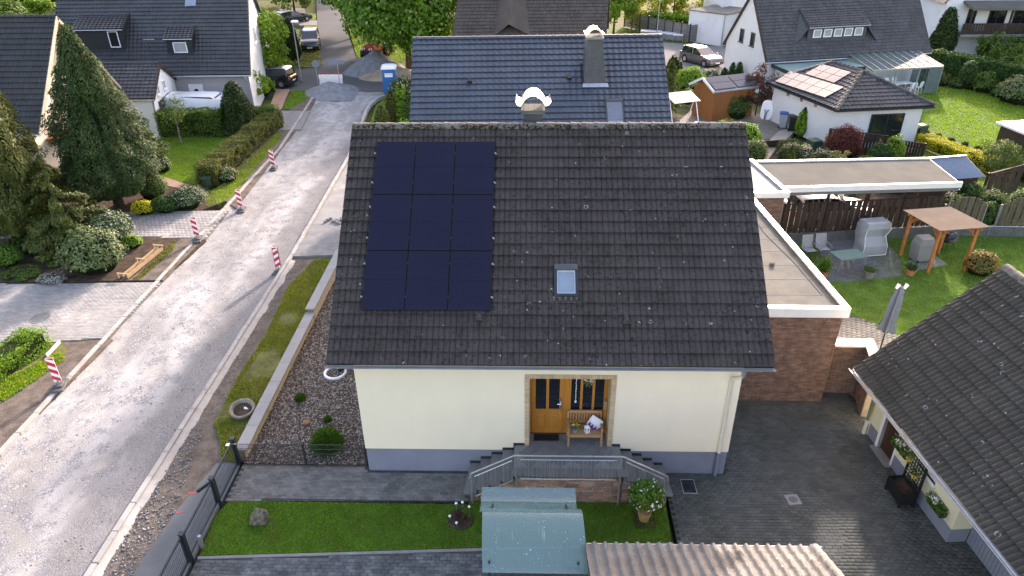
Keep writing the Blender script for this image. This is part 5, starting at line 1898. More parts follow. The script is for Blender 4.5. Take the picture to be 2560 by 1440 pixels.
# yard drains
b = MB()
b.box(-.2, .2, -.28, -.25, 0, .02); b.box(-.2, .2, .25, .28, 0, .02); b.box(-.2, -.18, -.25, .25, 0, .02); b.box(.18, .2, -.25, .25, 0, .02)
t = thing('drain_grate', 'rectangular iron drain grate near the house corner', 'drain', (9.87, .02, .012))
b.build('frame', 'galvanised', t)
for i in range(11):
  MB().box(-.18, .18, -.235 + i * .046, -.215 + i * .046, .002, .018).build('bar', 'anthracite', t)
MB().box(-.18, .18, -.25, .25, -.02, .002).build('shaft', 'black_plastic', t)
t = thing('yard_gully', 'square pale gully cover with round slotted grate in the yard', 'drain', (12.7, -.43, .012), R(8))
MB().cbox(-.19, .19, -.19, .19, 0, .016, .004).build('cover', 'concrete_grey', t)
b = MB()
for i in range(7):
  w_ = .13 * math.sqrt(max(0.05, 1 - ((i - 3) / 3.6) ** 2))
  b.box(-w_, w_, -.105 + i * .032, -.09 + i * .032, .0165, .019)
pieces(b, 'slot', 'black_plastic', t)

# ------------------------------------------------------------------ tiled lean-to roof at the bottom edge and the arched porch
lr = thing('lean_to', 'low building with pale beige wavy roof tiles at the bottom edge', 'outbuilding', (6.55, -4.16, 0))
LP = R(24)
lv = Vector((0, -math.cos(LP), math.sin(LP)))
ln2 = Vector((0, math.sin(LP), math.cos(LP)))
b = MB()
def lp(x, s, o):
  return tuple(Vector((x, 0, 2.36)) + lv * s + ln2 * o)
b.loft([[lp(x, 0, -.02), lp(x, 0, -.16), lp(x, 3.2, -.16), lp(x, 3.2, -.02)] for x in (5.0, 0.0)])
lro = b.build('roof', 'wood_dark', lr)
# the eave runs from right to left so that up-slope is towards the camera
tiled_slope(lro, lp(4.98, -.04, 0), (-1, 0, 0), lv, 5.0, 3.1, .24, .33, 'tile_cream', 'roll', 300, focus=Vector((3, 0, 3)), k=11)
vc = None
for i in range(9):
  rr_ = []
  for t_, r_ in ((0, .12), (.34, .10), (.37, .10)):
    rr_.append([(r_ * math.cos(a), t_, r_ * math.sin(a)) for a in np.linspace(-.3, math.pi + .3, 9)])
  mt = Matrix(((-1, 0, 0), tuple(lv), tuple(ln2))).transposed().to_4x4()
  mt.translation = Vector(lp(5.02, i * .36 - .02, .04))
  if vc is None:
    o = MB().loft(rr_, closed=False).build('verge_tile', 'tile_cream', lro, None, None, True)
    o.matrix_local = mt
    vc = o.data
  else:
    part(vc, 'verge_tile', lro, mt)
b = MB()
b.box(-.1, 5.2, .09, .11, 2.2, 2.36); b.box(-.1, 5.2, .02, .09, 2.2, 2.215); b.box(5.18, 5.2, .02, .09, 2.215, 2.36)
b.build('gutter', 'anthracite', lr)
MB().tube([(-.1, .105, 2.365), (5.2, .105, 2.365)], .012, 6).build('gutter_lip', 'zinc', lr)
MB().box(.2, 4.6, -4.0, -.35, -.1, 2.2).build('wall', 'render_beige', lr)

po_ = thing('porch_roof', 'arched clear blue grey plastic porch roof on dark posts in front of the lawn', 'canopy', (5.32, -3.6, 0))
def sheet(name, x0, x1, prof, m, sk=(0, 0)):
  b = MB()
  n = len(prof)
  for k, (y, z) in enumerate(prof):
    t_ = k / (n - 1)
    for o in (0, -.008):
      b.v.append((x0 + sk[0] * t_, y, z + o)); b.v.append((x1 + sk[1] * t_, y, z + o))
  for k in range(n - 1):
    a = 4 * k
    b.f += [(a, a + 1, a + 5, a + 4), (a + 3, a + 2, a + 6, a + 7), (a + 2, a, a + 4, a + 6), (a + 1, a + 3, a + 7, a + 5)]
  b.f += [(0, 2, 3, 1), (4 * n - 4, 4 * n - 3, 4 * n - 1, 4 * n - 2)]
  return b.build(name, m, po_, smooth=True)
PR = [(1.31, 2.26), (1.1, 2.21), (.9, 2.20), (.7, 2.24), (.5, 2.33), (.34, 2.46)]
sheet('rear_sheet', -1.19, 1.10, PR, 'canopy_sheet')
FRp = [(.40, 2.52), (.33, 2.585), (.25, 2.61), (.15, 2.625), (.02, 2.62), (-.12, 2.60), (-.28, 2.56), (-.44, 2.50), (-.58, 2.42), (-.70, 2.33), (-.80, 2.24), (-.88, 2.17), (-.96, 2.13), (-1.06, 2.12)]
sheet('front_sheet', -1.12, 1.17, FRp, 'canopy_sheet', (.08, .10))
b = MB()
for x in (-.9, .85):
  b.bar((x, -.98, 2.1), (x, -.98, 0), .06)
  b.bar((x, .9, 2.2), (x, .9, 0), .06)
  b.tube([(x, .9, 2.15), (x, .3, 2.5), (x, -.4, 2.46), (x, -.98, 2.06)], .02, 6)
pieces(b, 'frame_bar', 'anthracite', po_)
for x, y, z in ((-.92, .62, 2.28), (.86, .62, 2.28), (-.90, -.86, 2.20), (1.05, -.86, 2.20)):
  MB().tube([(x, y, z - .02), (x, y, z + .04)], .024, 8).build('screw_cap', 'black_plastic', po_, smooth=True)
b = MB()
b.box(-1.1, 1.1, -1.9, -1.2, .0, 1.1)
b.build('base_wall', 'paving_beige', po_)

# ------------------------------------------------------------------ carport, board fence
cpt = thing('carport', 'carport with wide flat beige roof and white front edge', 'carport')
CR = [(16.55, 19.6), (25.5, 20.1), (25.35, 16.7), (17.0, 16.05)]
MB().prism(CR, 2.55, 2.68).build('roof', 'bitumen_brown', cpt)
b = MB()
edge_cap(b, (17.0, 16.05), (25.35, 16.7), .14, 2.52, 2.78, .06)
edge_cap(b, (25.5, 20.1), (16.55, 19.6), .14, 2.52, 2.76, .06)
edge_cap(b, (25.35, 16.7), (25.5, 20.1), .06, 2.50, 2.66, .05)
b.build('roof_edge', 'white_metal', cpt)
b = MB()
edge_cap(b, (17.0, 16.08), (25.30, 16.73), .03, 2.34, 2.53, .02)
b.build('fascia', 'wood_grey', cpt)
for i in range(5):
  t_ = (i + .1) / 4.2
  x, y = 17.3 + 7.8 * t_, 16.5 + .62 * t_
  MB().bar((x, y, 0), (x, y, 2.55), .12).build('post', 'wood_dark', cpt)
  MB().bar((x - .25, y + 2.9, 0), (x - .25, y + 2.9, 2.55), .12).build('post', 'wood_dark', cpt)
MB().tube([(25.3, 16.62, 2.45), (25.15, 16.75, 2.3), (25.1, 16.8, .3)], .04, 8).build('downpipe', 'zinc', cpt, smooth=True)
settle(cpt, (21, 18, 0))

def board_fence(name, label, p, q, z0, z1, n, m, post='wood_dark', top=None, group=None, posts=None, cap=True):
  """boards nailed alternately either side of two rails, every board its own part"""
  t = thing(name, label, 'fence', ((p[0] + q[0]) / 2, (p[1] + q[1]) / 2, 0), math.atan2(q[1] - p[1], q[0] - p[0]), group)
  L = math.hypot(q[0] - p[0], q[1] - p[1])
  wd = L / n
  cache = {}
  for i in range(n):
    x = -L / 2 + (i + .5) * wd
    h = z1 if top is None else z1 - top * abs(2 * (i + .5) / n - 1) ** 2.5
    key = round(h, 2)
    if key not in cache:
      o = MB().box(-wd * .42, wd * .42, -.01, .01, z0, h).build('board', m, t)
      cache[key] = o.data
    else:
      o = part(cache[key], 'board', t)
    o.location = (x, .02 if i % 2 else -.02, 0)
  b = MB()
  for z in (z0 + .25, z1 - .3 - (top or 0) * .4):
    b.box(-L / 2, L / 2, -.008, .008, z, z + .07)
  pieces(b, 'rail', m, t)
  if cap and top is None:
    MB().box(-L / 2, L / 2, -.05, .05, z1, z1 + .03).build('cap_rail', m, t)
  for i in range((posts or 2)):
    x = -L / 2 + L * i / max(1, (posts or 2) - 1)
    MB().box(x - .05, x + .05, .035, .13, -.1, z1 + .02 - (top or 0)).build('post', post, t)
  return t
board_fence('board_fence', 'dark brown board fence under the carport edge', (17.1, 15.85), (24.9, 16.85), .5, 1.98, 54, 'wood_fence', posts=6)
bw = thing('concrete_base', 'mossy concrete base wall below the dark board fence', 'wall')
MB().prism([(16.6, 15.72), (24.9, 16.74), (30, 16.55), (36, 16.2), (36, 16.45), (30, 16.8), (24.9, 16.98), (16.6, 15.98)], -.1, .48).build('wall_body', 'concrete_dark', bw)
MB().tube([(24.9, 16.72, .55), (30, 16.53, .55), (36, 16.2, .55)], .02, 6).build('rail', 'galvanised', bw)
for x, y in ((25.6, 16.7), (27.3, 16.63), (29.2, 16.56)):
  MB().tube([(x, y - .02, .0), (x, y - .02, .56)], .02, 6).build('rail_post', 'galvanised', bw)
settle(bw, (26, 16.6, 0))
board_fence('arched_panel', 'weathered fence panel with sloping shoulders right of the carport', (25.15, 16.95), (27.0, 16.85), .5, 1.95, 12, 'wood_fence_grey', 'coping_grey', .45, 'arched fence panels', 2)
board_fence('arched_panel', 'weathered fence panel with sloping shoulders at the right picture edge', (27.7, 16.8), (29.6, 16.7), .5, 2.0, 12, 'wood_fence_grey', 'coping_grey', .45, 'arched fence panels', 2)
board_fence('board_fence', 'brown board fence running away behind the two round bushes at right', (29.33, 20.89), (31.99, 22.29), .05, 1.6, 10, 'wood_fence', posts=2)

# ------------------------------------------------------------------ patio furniture
tb_ = thing('garden_table', 'green glass topped garden table on the patio', 'table', (19.32, 13.32, .012), R(14))
MB().cbox(-.68, .68, -.42, .42, .69, .72, .01).build('table_top', 'table_green', tb_)
for sx in (-.62, .62):
  for sy in (-.36, .36):
    MB().box(sx - .02, sx + .02, sy - .02, sy + .02, 0, .69).build('leg', 'galvanised', tb_)
b = MB()
for sy in (-.38, .38):
  b.box(-.64, .64, sy - .015, sy + .015, .64, .69)
pieces(b, 'apron', 'galvanised', tb_)
def sling_chair(label, x, y, rz):
  t = thing('garden_chair', label, 'chair', (x, y, .012), rz, 'patio chairs')
  for sx in (-.27, .27):
    MB().tube([(sx, -.28, 0), (sx, -.26, .62), (sx, .2, .64), (sx, .27, .60), (sx, .30, 0)], .014, 6).build('side_frame', 'galvanised', t)
    MB().tube([(sx * .92, .18, .40), (sx * .92, .34, 1.0)], .013, 6).build('back_frame', 'galvanised', t)
  MB().loft([[(sx, -.25, .43), (sx, .2, .40), (sx, .2, .41), (sx, -.25, .44)] for sx in (-.25, .25)]).build('seat', 'sling_grey', t)
  MB().loft([[(sx, .2, .42), (sx, .35, 1.0), (sx, .36, 1.0), (sx, .21, .42)] for sx in (-.24, .24)]).build('backrest', 'sling_grey', t)
  return t
sling_chair('grey sling garden chair by the patio wall, half hidden by the annex roof', 18.0, 14.35, R(10))
sling_chair('grey sling garden chair by the patio wall, nearer the green table', 18.65, 14.5, R(8))
# beach chair under a clear cover
bc = thing('beach_chair', 'hooded wicker beach chair wrapped in clear plastic foil on the patio', 'beach chair', (21.0, 14.75, .012), R(10))
MB().box(-.52, .52, -.1, .42, .05, .45).build('seat_box', 'wicker_pale', bc)
MB().loft([[(sx, .1, .45), (sx, .38, .45), (sx, .55, 1.35), (sx, .1, 1.52), (sx, -.05, 1.5), (sx, .3, 1.25)] for sx in (-.5, .5)]).build('hood', 'wicker_pale', bc)
MB().loft([[(-.58, -.28, .03), (.58, -.28, .03), (.58, .5, .03), (-.58, .5, .03)], [(-.56, -.26, .5), (.56, -.26, .5), (.58, .52, .5), (-.58, .52, .5)], [(-.50, -.05, .9), (.50, -.05, .9), (.60, .6, .9), (-.60, .6, .9)], [(-.60, -.2, 1.35), (.60, -.2, 1.35), (.60, .62, 1.35), (-.60, .62, 1.35)], [(-.55, -.1, 1.6), (.55, -.1, 1.6), (.56, .55, 1.58), (-.56, .55, 1.58)]]).build('foil_cover', 'clear_foil', bc)
b = MB()
for sx in (-.57, .57):
  b.tube([(sx, -.28, .05), (sx * .98, -.26, .5), (sx * .88, -.05, .9), (sx * 1.05, -.2, 1.35)], .018, 5)
b.tube([(-.57, -.28, .05), (.57, -.28, .05)], .018, 5)
b.build('foil_hem', 'white_plastic', bc)
# pergola
pg = thing('pergola', 'orange stained wooden pergola with flat clear roof on the lawn', 'pergola')
PC = [(22.28, 14.56), (24.1, 14.8), (24.44, 13.19), (22.76, 12.96)]
for x, y in PC:
  MB().bar((x, y, 0), (x, y, 2.12), .11).build('post', 'wood_pergola', pg)
PT = [(21.85, 14.62), (24.12, 15.0), (24.72, 12.86), (22.42, 12.45)]
for i in range(4):
  p, q = PC[i], PC[(i + 1) % 4]
  d = (Vector((*q, 0)) - Vector((*p, 0))).normalized()
  MB().bar(Vector((*p, 2.12)) - d * .2, Vector((*q, 2.12)) + d * .2, .07, .14).build('beam', 'wood_pergola', pg)
  for e, s in ((p, 1), (q, -1)):
    e = Vector((*e, 0))
    MB().tube([e + Vector((0, 0, 1.6)), e + d * s * .2 + Vector((0, 0, 1.85)), e + d * s * .48 + Vector((0, 0, 2.07))], .04, 5).build('brace', 'wood_pergola', pg)
for i in range(5):
  t_ = (i + .5) / 5
  p = Vector((*PC[0], 2.21)).lerp(Vector((*PC[1], 2.21)), t_)
  q = Vector((*PC[3], 2.21)).lerp(Vector((*PC[2], 2.21)), t_)
  MB().bar(p, q, .05, .08).build('rafter', 'wood_pergola', pg)
MB().prism(PT, 2.255, 2.275).build('roof_sheet', 'sheet_tan', pg)
settle(pg, (23.4, 13.9, 0))
gr = thing('covered_grill', 'grill under a grey fabric cover below the pergola', 'grill', (22.95, 14.15, .02), R(10))
MB().loft([[(-.34, -.28, .06), (.34, -.28, .06), (.34, .28, .06), (-.34, .28, .06)], [(-.38, -.3, .35), (.38, -.3, .35), (.38, .3, .35), (-.38, .3, .35)], [(-.40, -.3, .85), (.40, -.3, .85), (.40, .3, .85), (-.40, .3, .85)], [(-.30, -.22, 1.12), (.30, -.22, 1.12), (.30, .25, 1.16), (-.30, .25, 1.16)]]).build('cover', 'tarp_grey', gr)
for sx in (-.3, .3):
  MB().tube([(sx - .02, -.27, .07), (sx + .02, -.27, .07)], .07, 10).build('wheel', 'rubber', gr, smooth=True)
kg = thing('kettle_grill', 'small grill under a crumpled black cover behind the pergola', 'grill', (24.75, 15.35, .0))
MB().rock((0, 0, .62), .42, .34, .28, 3, 12, 8, .5).build('cover', 'tarp_black', kg)
b = MB()
for k in range(3):
  a = k * 2.1
  b.tube([(.2 * math.cos(a), .2 * math.sin(a), .55), (.34 * math.cos(a), .34 * math.sin(a), 0)], .016, 5)
pieces(b, 'leg', 'anthracite', kg)
MB().tube([(-.36, -.2, .07), (-.36, -.14, .07)], .08, 10).build('wheel', 'rubber', kg)
def pot_plant(name, label, x, y, r, h, m, leafm, lh, group='pots on the patio', leafs=.08):
  t = thing(name, label, 'potted plant', (x, y, .012), 0, group)
  MB().lathe([(r * .72, 0), (r, h), (r * 1.08, h), (r * 1.08, h * .86), (r * .9, h * .86), (r * .85, h * .8)], 14).build('pot', m, t, smooth=True)
  MB().lathe([(0.01, h * .82), (r * .86, h * .82)], 12, cap=False).build('soil', 'soil_dark', t)
  n = int(900 * lh / .3)
  C = np.abs(RNG.normal(size=(n, 3))) * 1.0
  C = RNG.normal(size=(n, 3)) * np.array([r * .55, r * .55, lh * .3]) + np.array([0, 0, h + lh * .4])
  C[:, 2] = np.maximum(C[:, 2], h * .85)
  leaf_cloud('leaves', C, unit(n) + np.array([0, 0, .5]), np.full(n, leafs), leafm, t)
  return t
pot_plant('potted_plant', 'leafy green plant in terracotta pot below the annex roof corner', 18.05, 12.55, .2, .32, 'terracotta', 'leaf_fern', .55)
pot_plant('potted_plant', 'low grey planter bowl on the patio edge', 20.0, 12.5, .25, .36, 'concrete_grey', 'leaf_dull', .12)
pot_plant('potted_plant', 'terracotta pot with low plant beside the pergola', 21.9, 12.75, .22, .32, 'terracotta', 'leaf_hedge_dark', .15)
# parasol, closed
ps = thing('parasol', 'closed blue grey parasol on a dark pole behind the low wall', 'parasol', (18.1, 6.8, .02), 0)
MB().tube([(0, 0, 0), (0, 0, 2.75)], .028, 8).build('pole', 'anthracite', ps)
b = MB()
n = 12
rings = []
for z, r_ in ((1.0, .24), (1.05, .27), (1.35, .17), (1.6, .19), (2.2, .17), (2.6, .12), (2.78, .03)):
  rings.append([(r_ * (1 + .35 * (-1) ** k) * math.cos(2 * math.pi * k / n) + .12 * (z - 1) * .4, r_ * (1 + .35 * (-1) ** k) * math.sin(2 * math.pi * k / n), z) for k in range(n)])
b.loft(rings)
b.build('canopy', 'parasol_grey', ps)
MB().tube([(.05, -.05, .95), (-.12, -.05, .95)], .045, 8).build('crank', 'black_plastic', ps)
MB().box(-.4, .4, -.4, .4, 0, .05).build('base', 'concrete_grey', ps)
b = MB()
for x in (.02, .3):
  b.tube([(x - .1, 0, 2.7), (x, .05, 2.85)], .05, 8, .07)
pieces(b, 'finial', 'white_plastic', ps)
# blue corrugated garden shed
bs = thing('blue_shed', 'small shed with blue corrugated metal roof behind the carport', 'shed')
P1, P2, P3, P4 = Vector((25.7, 21.0, 2.35)), Vector((28.15, 21.5, 2.35)), Vector((28.4, 19.75, 1.85)), Vector((26.2, 19.3, 1.85))
rf = MB()
n = 44
for k in range(n + 1):
  t_ = k / n
  for a, c in ((P1, P2), (P4, P3)):
    p = a.lerp(c, t_)
    rf.v.append((p.x, p.y, p.z + (.03 if k % 2 else 0)))
for k in range(n):
  rf.f.append((2 * k + 1, 2 * k + 3, 2 * k + 2, 2 * k))
rf.build('roof', 'corrugated_blue' if 'corrugated_blue' in MATS else 'tile_blue', bs)
MB().bar(P1 + Vector((0, 0, .03)), P2 + Vector((0, 0, .03)), .14, .05).build('ridge_flashing', 'zinc', bs)
MB().prism([(25.9, 20.8), (28.0, 21.3), (28.2, 20.0), (26.4, 19.55)], 0, 1.85).build('wall', 'wood_dark', bs)
settle(bs, (27, 20.4, 0))

# ------------------------------------------------------------------ gabled houses round about
class Gable:
  """gable roofed house given by its front eave line (world), sheared to the plan the street gives it"""

  def __init__(s, name, label, E0, E1, vdir, run, pitch, ze, wall, tile, tw=.3, gauge=.34, kind='wave', nind=0, oe=.5, og=.35, z0=-.2, rear=True, verge='wood_dark', gutter='zinc', k=7, focus=None, wallz=None):
    s.t = thing(name, label, 'house')
    s.E0, s.E1 = Vector((*E0[:2], ze)), Vector((*E1[:2], ze))
    s.U = (s.E1 - s.E0).normalized()
    s.L = (s.E1 - s.E0).length
    s.vh = Vector((vdir[0], vdir[1], 0)).normalized()
    s.up = Vector((s.vh.x * math.cos(pitch), s.vh.y * math.cos(pitch), math.sin(pitch)))
    s.n = s.U.cross(s.up).normalized()
    s.sl = run / math.cos(pitch)
    s.run, s.pitch, s.ze = run, pitch, ze
    zr = ze + run * math.tan(pitch)
    s.zr = zr
    def rp(u, q, o):           # rear slope
      p = s.E0 + s.U * u + s.vh * (2 * run - q * math.cos(pitch)) + Vector((0, 0, q * math.sin(pitch) + o))
      return tuple(p)
    s.rp = rp
    b = MB()
    for f in (lambda u, q, o: s.pt(u, q, o), rp):
      b.loft([[f(u, 0, -.02), f(u, 0, -.17), f(u, s.sl, -.17), f(u, s.sl, -.02)] for u in (.02, s.L - .02)])
    s.roof = b.build('roof', verge, s.t)
    tiled_slope(s.roof, s.pt(0, -.03, 0), s.U, s.up, s.L, s.sl, tw, gauge, tile, kind, nind, k=k, focus=focus)
    MB().quad(rp(0, -.03, .04), rp(s.L, -.03, .04), rp(s.L, s.sl, .04), rp(0, s.sl, .04)).build('rear_slope', tile, s.roof)
    b = MB()
    rings = []
    nn = Vector((0, 0, 1))
    p0, p1 = Vector(s.pt(0, s.sl, .0)), Vector(s.pt(s.L, s.sl, .0))
    for e in (p0, p1):
      rings.append([tuple(e + s.vh * .13 * math.cos(a) + nn * (.02 + .1 * math.sin(a))) for a in np.linspace(math.pi, 0, 7)])
    b.loft(rings, closed=False)
    n_ = int(s.L / .4)
    for i in range(n_):
      e = p0.lerp(p1, (i + .5) / n_)
      b.loft([[tuple(e + s.U * du + s.vh * .145 * math.cos(a) + nn * (.03 + .11 * math.sin(a))) for a in np.linspace(math.pi, 0, 7)] for du in (-.03, .03)], closed=False)
    b.build('ridge', tile, s.roof, smooth=True)
    for u in (-.005, s.L + .005):
      b = MB()
      for f in (lambda u_, q, o: s.pt(u_, q, o), rp):
        b.loft([[f(u + du, q, o) for du, o in ((-.02, -.2), (.02, -.2), (.02, .06), (-.02, .06))] for q in (-.02, s.sl)])
      b.build('verge', verge, s.roof)
    # walls
    def wp(u, d, z):
      p = s.E0 + s.U * u + s.vh * d
      return (p.x, p.y, z)
    s.wp = wp
    a, c, d0, d1 = og, s.L - og, oe, 2 * run - oe
    zt = ze + oe * math.tan(pitch) - .1
    s.a, s.c, s.d0, s.zt = a, c, d0, zt
    b = MB()
    b.quad(wp(a, d0, z0), wp(c, d0, z0), wp(c, d0, zt), wp(a, d0, zt))
    b.quad(wp(c, d1, z0), wp(a, d1, z0), wp(a, d1, zt), wp(c, d1, zt))
    for u in (a, c):
      b.add([wp(u, d0, z0), wp(u, d1, z0), wp(u, d1, zt), wp(u, run, zr - .2), wp(u, d0, zt)], [(0, 1, 2, 3, 4)])
    s.wall = b.build('wall', wall, s.t)
    if gutter:
      p, q = Vector(s.pt(-.03, -.08, -.06)), Vector(s.pt(s.L + .03, -.08, -.06))
      MB().tube([p, q], .06, 8).build('gutter', gutter, s.t, smooth=True)

  def pt(s, u, q, o):
    return tuple(s.E0 + s.U * u + s.up * q + s.n * o)

  def done(s):
    settle(s.t, s.wp(s.L / 2, s.run, 0))

  def window(s, name, P, ax, w_, h, m='pane_curtain', frame='frame_white', bars=1, depth=.05, out=None, sill=True):
    """P lower left corner on a wall, ax along the wall, out = outward normal"""
    P, ax = Vector(P), Vector(ax).normalized()
    out = Vector(out) if out is not None else ax.cross(Vector((0, 0, 1)))
    up = Vector((0, 0, 1))
    def bx(b, x0, x1, z0, z1, y0, y1):
      c = [P + ax * x + up * z + out * y for x, y, z in ((x0, y0, z0), (x1, y0, z0), (x1, y1, z0), (x0, y1, z0), (x0, y0, z1), (x1, y0, z1), (x1, y1, z1), (x0, y1, z1))]
      b.add([tuple(v) for v in c], [(0, 3, 2, 1), (4, 5, 6, 7), (0, 1, 5, 4), (1, 2, 6, 5), (2, 3, 7, 6), (3, 0, 4, 7)])
    f = .07
    b = MB()
    bx(b, 0, w_, 0, f, -.02, depth); bx(b, 0, w_, h - f, h, -.02, depth); bx(b, 0, f, f, h - f, -.02, depth); bx(b, w_ - f, w_, f, h - f, -.02, depth)
    for k in range(1, bars):
      bx(b, w_ * k / bars - .03, w_ * k / bars + .03, f, h - f, -.02, depth)
    o = b.build(name, frame, s.t)
    b = MB()
    bx(b, f, w_ - f, f, h - f, -.02, .015)
    b.build('pane', m, o)
    if sill:
      b = MB()
      bx(b, -.06, w_ + .06, -.05, -.003, -.02, depth + .08)
      b.build('sill', frame, o)
    return o

  def shed_dormer(s, u0, u1, q0, q1, dz, m_tile, m_wall, wins, tw=.3, gauge=.34, ov=.12, nind=0, kind='wave'):
    """flat pitched dormer: hinge line q1 on the slope, front at q0 raised by dz"""
    top0, top1 = Vector(s.pt(u0 - ov, q1, .05)), Vector(s.pt(u1 + ov, q1, .05))
    f0 = Vector(s.pt(u0 - ov, q0, 0)) + Vector((0, 0, dz)) - s.vh * .2
    f1 = Vector(s.pt(u1 + ov, q0, 0)) + Vector((0, 0, dz)) - s.vh * .2
    upv = (top0 - f0)
    nrm = s.U.cross(upv).normalized()
    b = MB()
    b.loft([[tuple(p + nrm * o) for p, o in ((f, -.01), (f, -.14), (t_, -.14), (t_, -.01))] for f, t_ in ((f0, top0), (f1, top1))])
    dm = b.build('dormer', m_wall, s.t)
    tiled_slope(dm, tuple(f0 + nrm * .01), s.U, upv, (f1 - f0).length, upv.length, tw, gauge, m_tile, kind, nind, k=7)
    bt = MB()
    base0, base1 = Vector(s.pt(u0, q0, 0)), Vector(s.pt(u1, q0, 0))
    tz0 = Vector((0, 0, dz - .08))
    bt.quad(tuple(base0), tuple(base1), tuple(base1 + tz0), tuple(base0 + tz0))
    for bs_, tp in ((base0, Vector(s.pt(u0, q1, -.02))), (base1, Vector(s.pt(u1, q1, -.02)))):
      bt.add([tuple(bs_), tuple(bs_ + tz0), tuple(tp)], [(0, 1, 2)])
    bt.build('dormer_wall', m_wall, dm)
    MB().tube([f0 - s.vh * .05 - nrm * .05, f1 - s.vh * .05 - nrm * .05], .045, 6).build('gutter', 'zinc', dm)
    for (uu, zz, w_, h, mm) in wins:
      s.window('dormer_window', tuple(Vector(s.pt(u0 + uu, q0, 0)) + Vector((0, 0, zz))), tuple(s.U), w_, h, mm, out=tuple(-s.vh), sill=False)
    return dm

# --- blue roofed house behind the cream house
RB0, RB1 = Vector((-.69, 22.4, 8.2)), Vector((11.9, 22.9, 8.2))
ub = (RB1 - RB0).normalized()
vb = Vector((-ub.y, ub.x, 0))
e0, e1 = RB0 - vb * 5.0, RB1 - vb * 5.0
blue = Gable('blue_roof_house', 'house with glossy slate blue tiled roof and slate clad chimney behind the cream house', e0, e1, vb, 5.0, R(40), 8.2 - 5.0 * math.tan(R(40)), 'render_white', 'tile_blue', .30, .34, 'wave', 300, verge='anthracite', k=9, focus=Vector((5, 10, 14)))
# big chimney
c0 = Vector(blue.pt(8.62, blue.sl - 2.55, 0))
b = MB()
w_ = 1.0
U_, V_ = blue.U, blue.vh
def bp_(u, d, z):
  p = blue.E0 + blue.U * u + blue.vh * d
  return (p.x, p.y, z)
b.loft([[bp_(8.47, 2.75, 5.9), bp_(9.62, 2.75, 5.9), bp_(9.62, 4.0, 5.9), bp_(8.47, 4.0, 5.9)], [bp_(8.50, 2.8, 6.7), bp_(9.56, 2.8, 6.7), bp_(9.56, 3.9, 6.7), bp_(8.50, 3.9, 6.7)], [bp_(8.58, 2.85, 8.5), bp_(9.32, 2.85, 8.5), bp_(9.32, 3.75, 8.5), bp_(8.58, 3.75, 8.5)]])
chb = b.build('chimney', 'slate_chimney', blue.t)
b = MB()
b.loft([[bp_(8.52, 2.78, z), bp_(9.38, 2.78, z), bp_(9.38, 3.82, z), bp_(8.52, 3.82, z)] for z in (8.5, 8.58)])
b.build('chimney_cap', 'concrete_grey', chb)
b = MB()
prof2 = [(-.46, .02), (-.36, .02), (-.28, .12), (-.16, .24), (0, .28), (.16, .24), (.28, .12), (.36, .02), (.46, .02)]
b.loft([[bp_(8.95 + x, d, 8.70 + z) for x, z in prof2] + [bp_(8.95 + x, d, 8.68 + z) for x, z in reversed(prof2)] for d in (2.8, 3.8)])
b.build('chimney_cowl', 'bright_steel', chb, smooth=True)
b = MB()
for x in (-.33, .33):
  for d in (2.9, 3.7):
    b.tube([bp_(8.95 + x, d, 8.57), bp_(8.95 + x, d, 8.76)], .015, 5)
pieces(b, 'cowl_leg', 'galvanised', chb)
b = MB()
b.quad(blue.pt(8.4, 3.45, .09), blue.pt(9.7, 3.45, .09), blue.pt(9.66, 3.66, .10), blue.pt(8.44, 3.66, .10))
b.build('chimney_flashing', 'zinc', chb)
# roller shuttered roof window, two vents
def on_blue(u, q, o=0.0):
  mt = Matrix((blue.U, blue.up, blue.n)).transposed().to_4x4()
  mt.translation = Vector(blue.pt(u, q, o))
  return mt
b = MB()
b.cbox(0, .86, 0, 1.35, .02, .13, .02); b.cbox(.0, .86, 1.2, 1.4, .1, .2, .03)
o = b.build('roof_window', 'slate_chimney', blue.roof); o.matrix_local = on_blue(9.47, 1.35)
b = MB()
for i in range(16):
  b.box(.07, .79, .18 + i * .064, .235 + i * .064, .13, .142)
o = b.build('roller_shutter', 'plinth_grey', blue.roof); o.matrix_local = on_blue(9.47, 1.35)
o = MB().box(.07, .79, .03, .15, .13, .14).build('window_pane', 'glass_sky', blue.roof); o.matrix_local = on_blue(9.47, 1.35)
for u, q in ((2.88, 3.8), (7.79, 3.92)):
  b = MB().loft([[(-.12, 0, .04), (.12, 0, .04), (.1, 0, .2), (-.1, 0, .2)], [(-.1, .3, .03), (.1, .3, .03), (.08, .3, .08), (-.08, .3, .08)]])
  o = b.build('vent_tile', 'black_plastic', blue.roof); o.matrix_local = on_blue(u, q)
blue.done()

# --- brown roofed house behind that
bd = Gable('brown_roof_house', 'house with weathered brown tiled roof and small cross gable at the top edge', (-1.3, 44.0), (11.2, 44.3), (.12, 1), 5.6, R(42), 3.0, 'render_beige', 'tile_mocha', .3, .34, 'double', 0, verge='wood_dark', k=7)
b = MB()
b.add([bd.pt(3.6, 2.6, .03), bd.pt(6.5, 2.4, .03), bd.pt(5.6, 7.3, .9), bd.pt(4.0, 7.3, .3)], [(0, 1, 2, 3)])
r0, r1 = Vector(bd.pt(4.55, 2.2, .75)), Vector(bd.pt(4.35, 7.4, .8))
b = MB()
b.add([bd.pt(3.4, 1.6, .05), tuple(r0), tuple(r1), bd.pt(3.6, 7.4, .05)], [(0, 1, 2, 3)])
b.add([tuple(r0), bd.pt(6.4, 1.6, .05), bd.pt(5.2, 7.4, .05), tuple(r1)], [(0, 1, 2, 3)])
b.build('cross_gable_roof', 'tile_mocha', bd.roof)
b = MB()
p = Vector(bd.pt(1.0, 6.4, 0))
b.tube([p, p + Vector((0, 0, 1.6))], .05, 8)
b.build('antenna_mast', 'galvanised', bd.t)
b = MB()
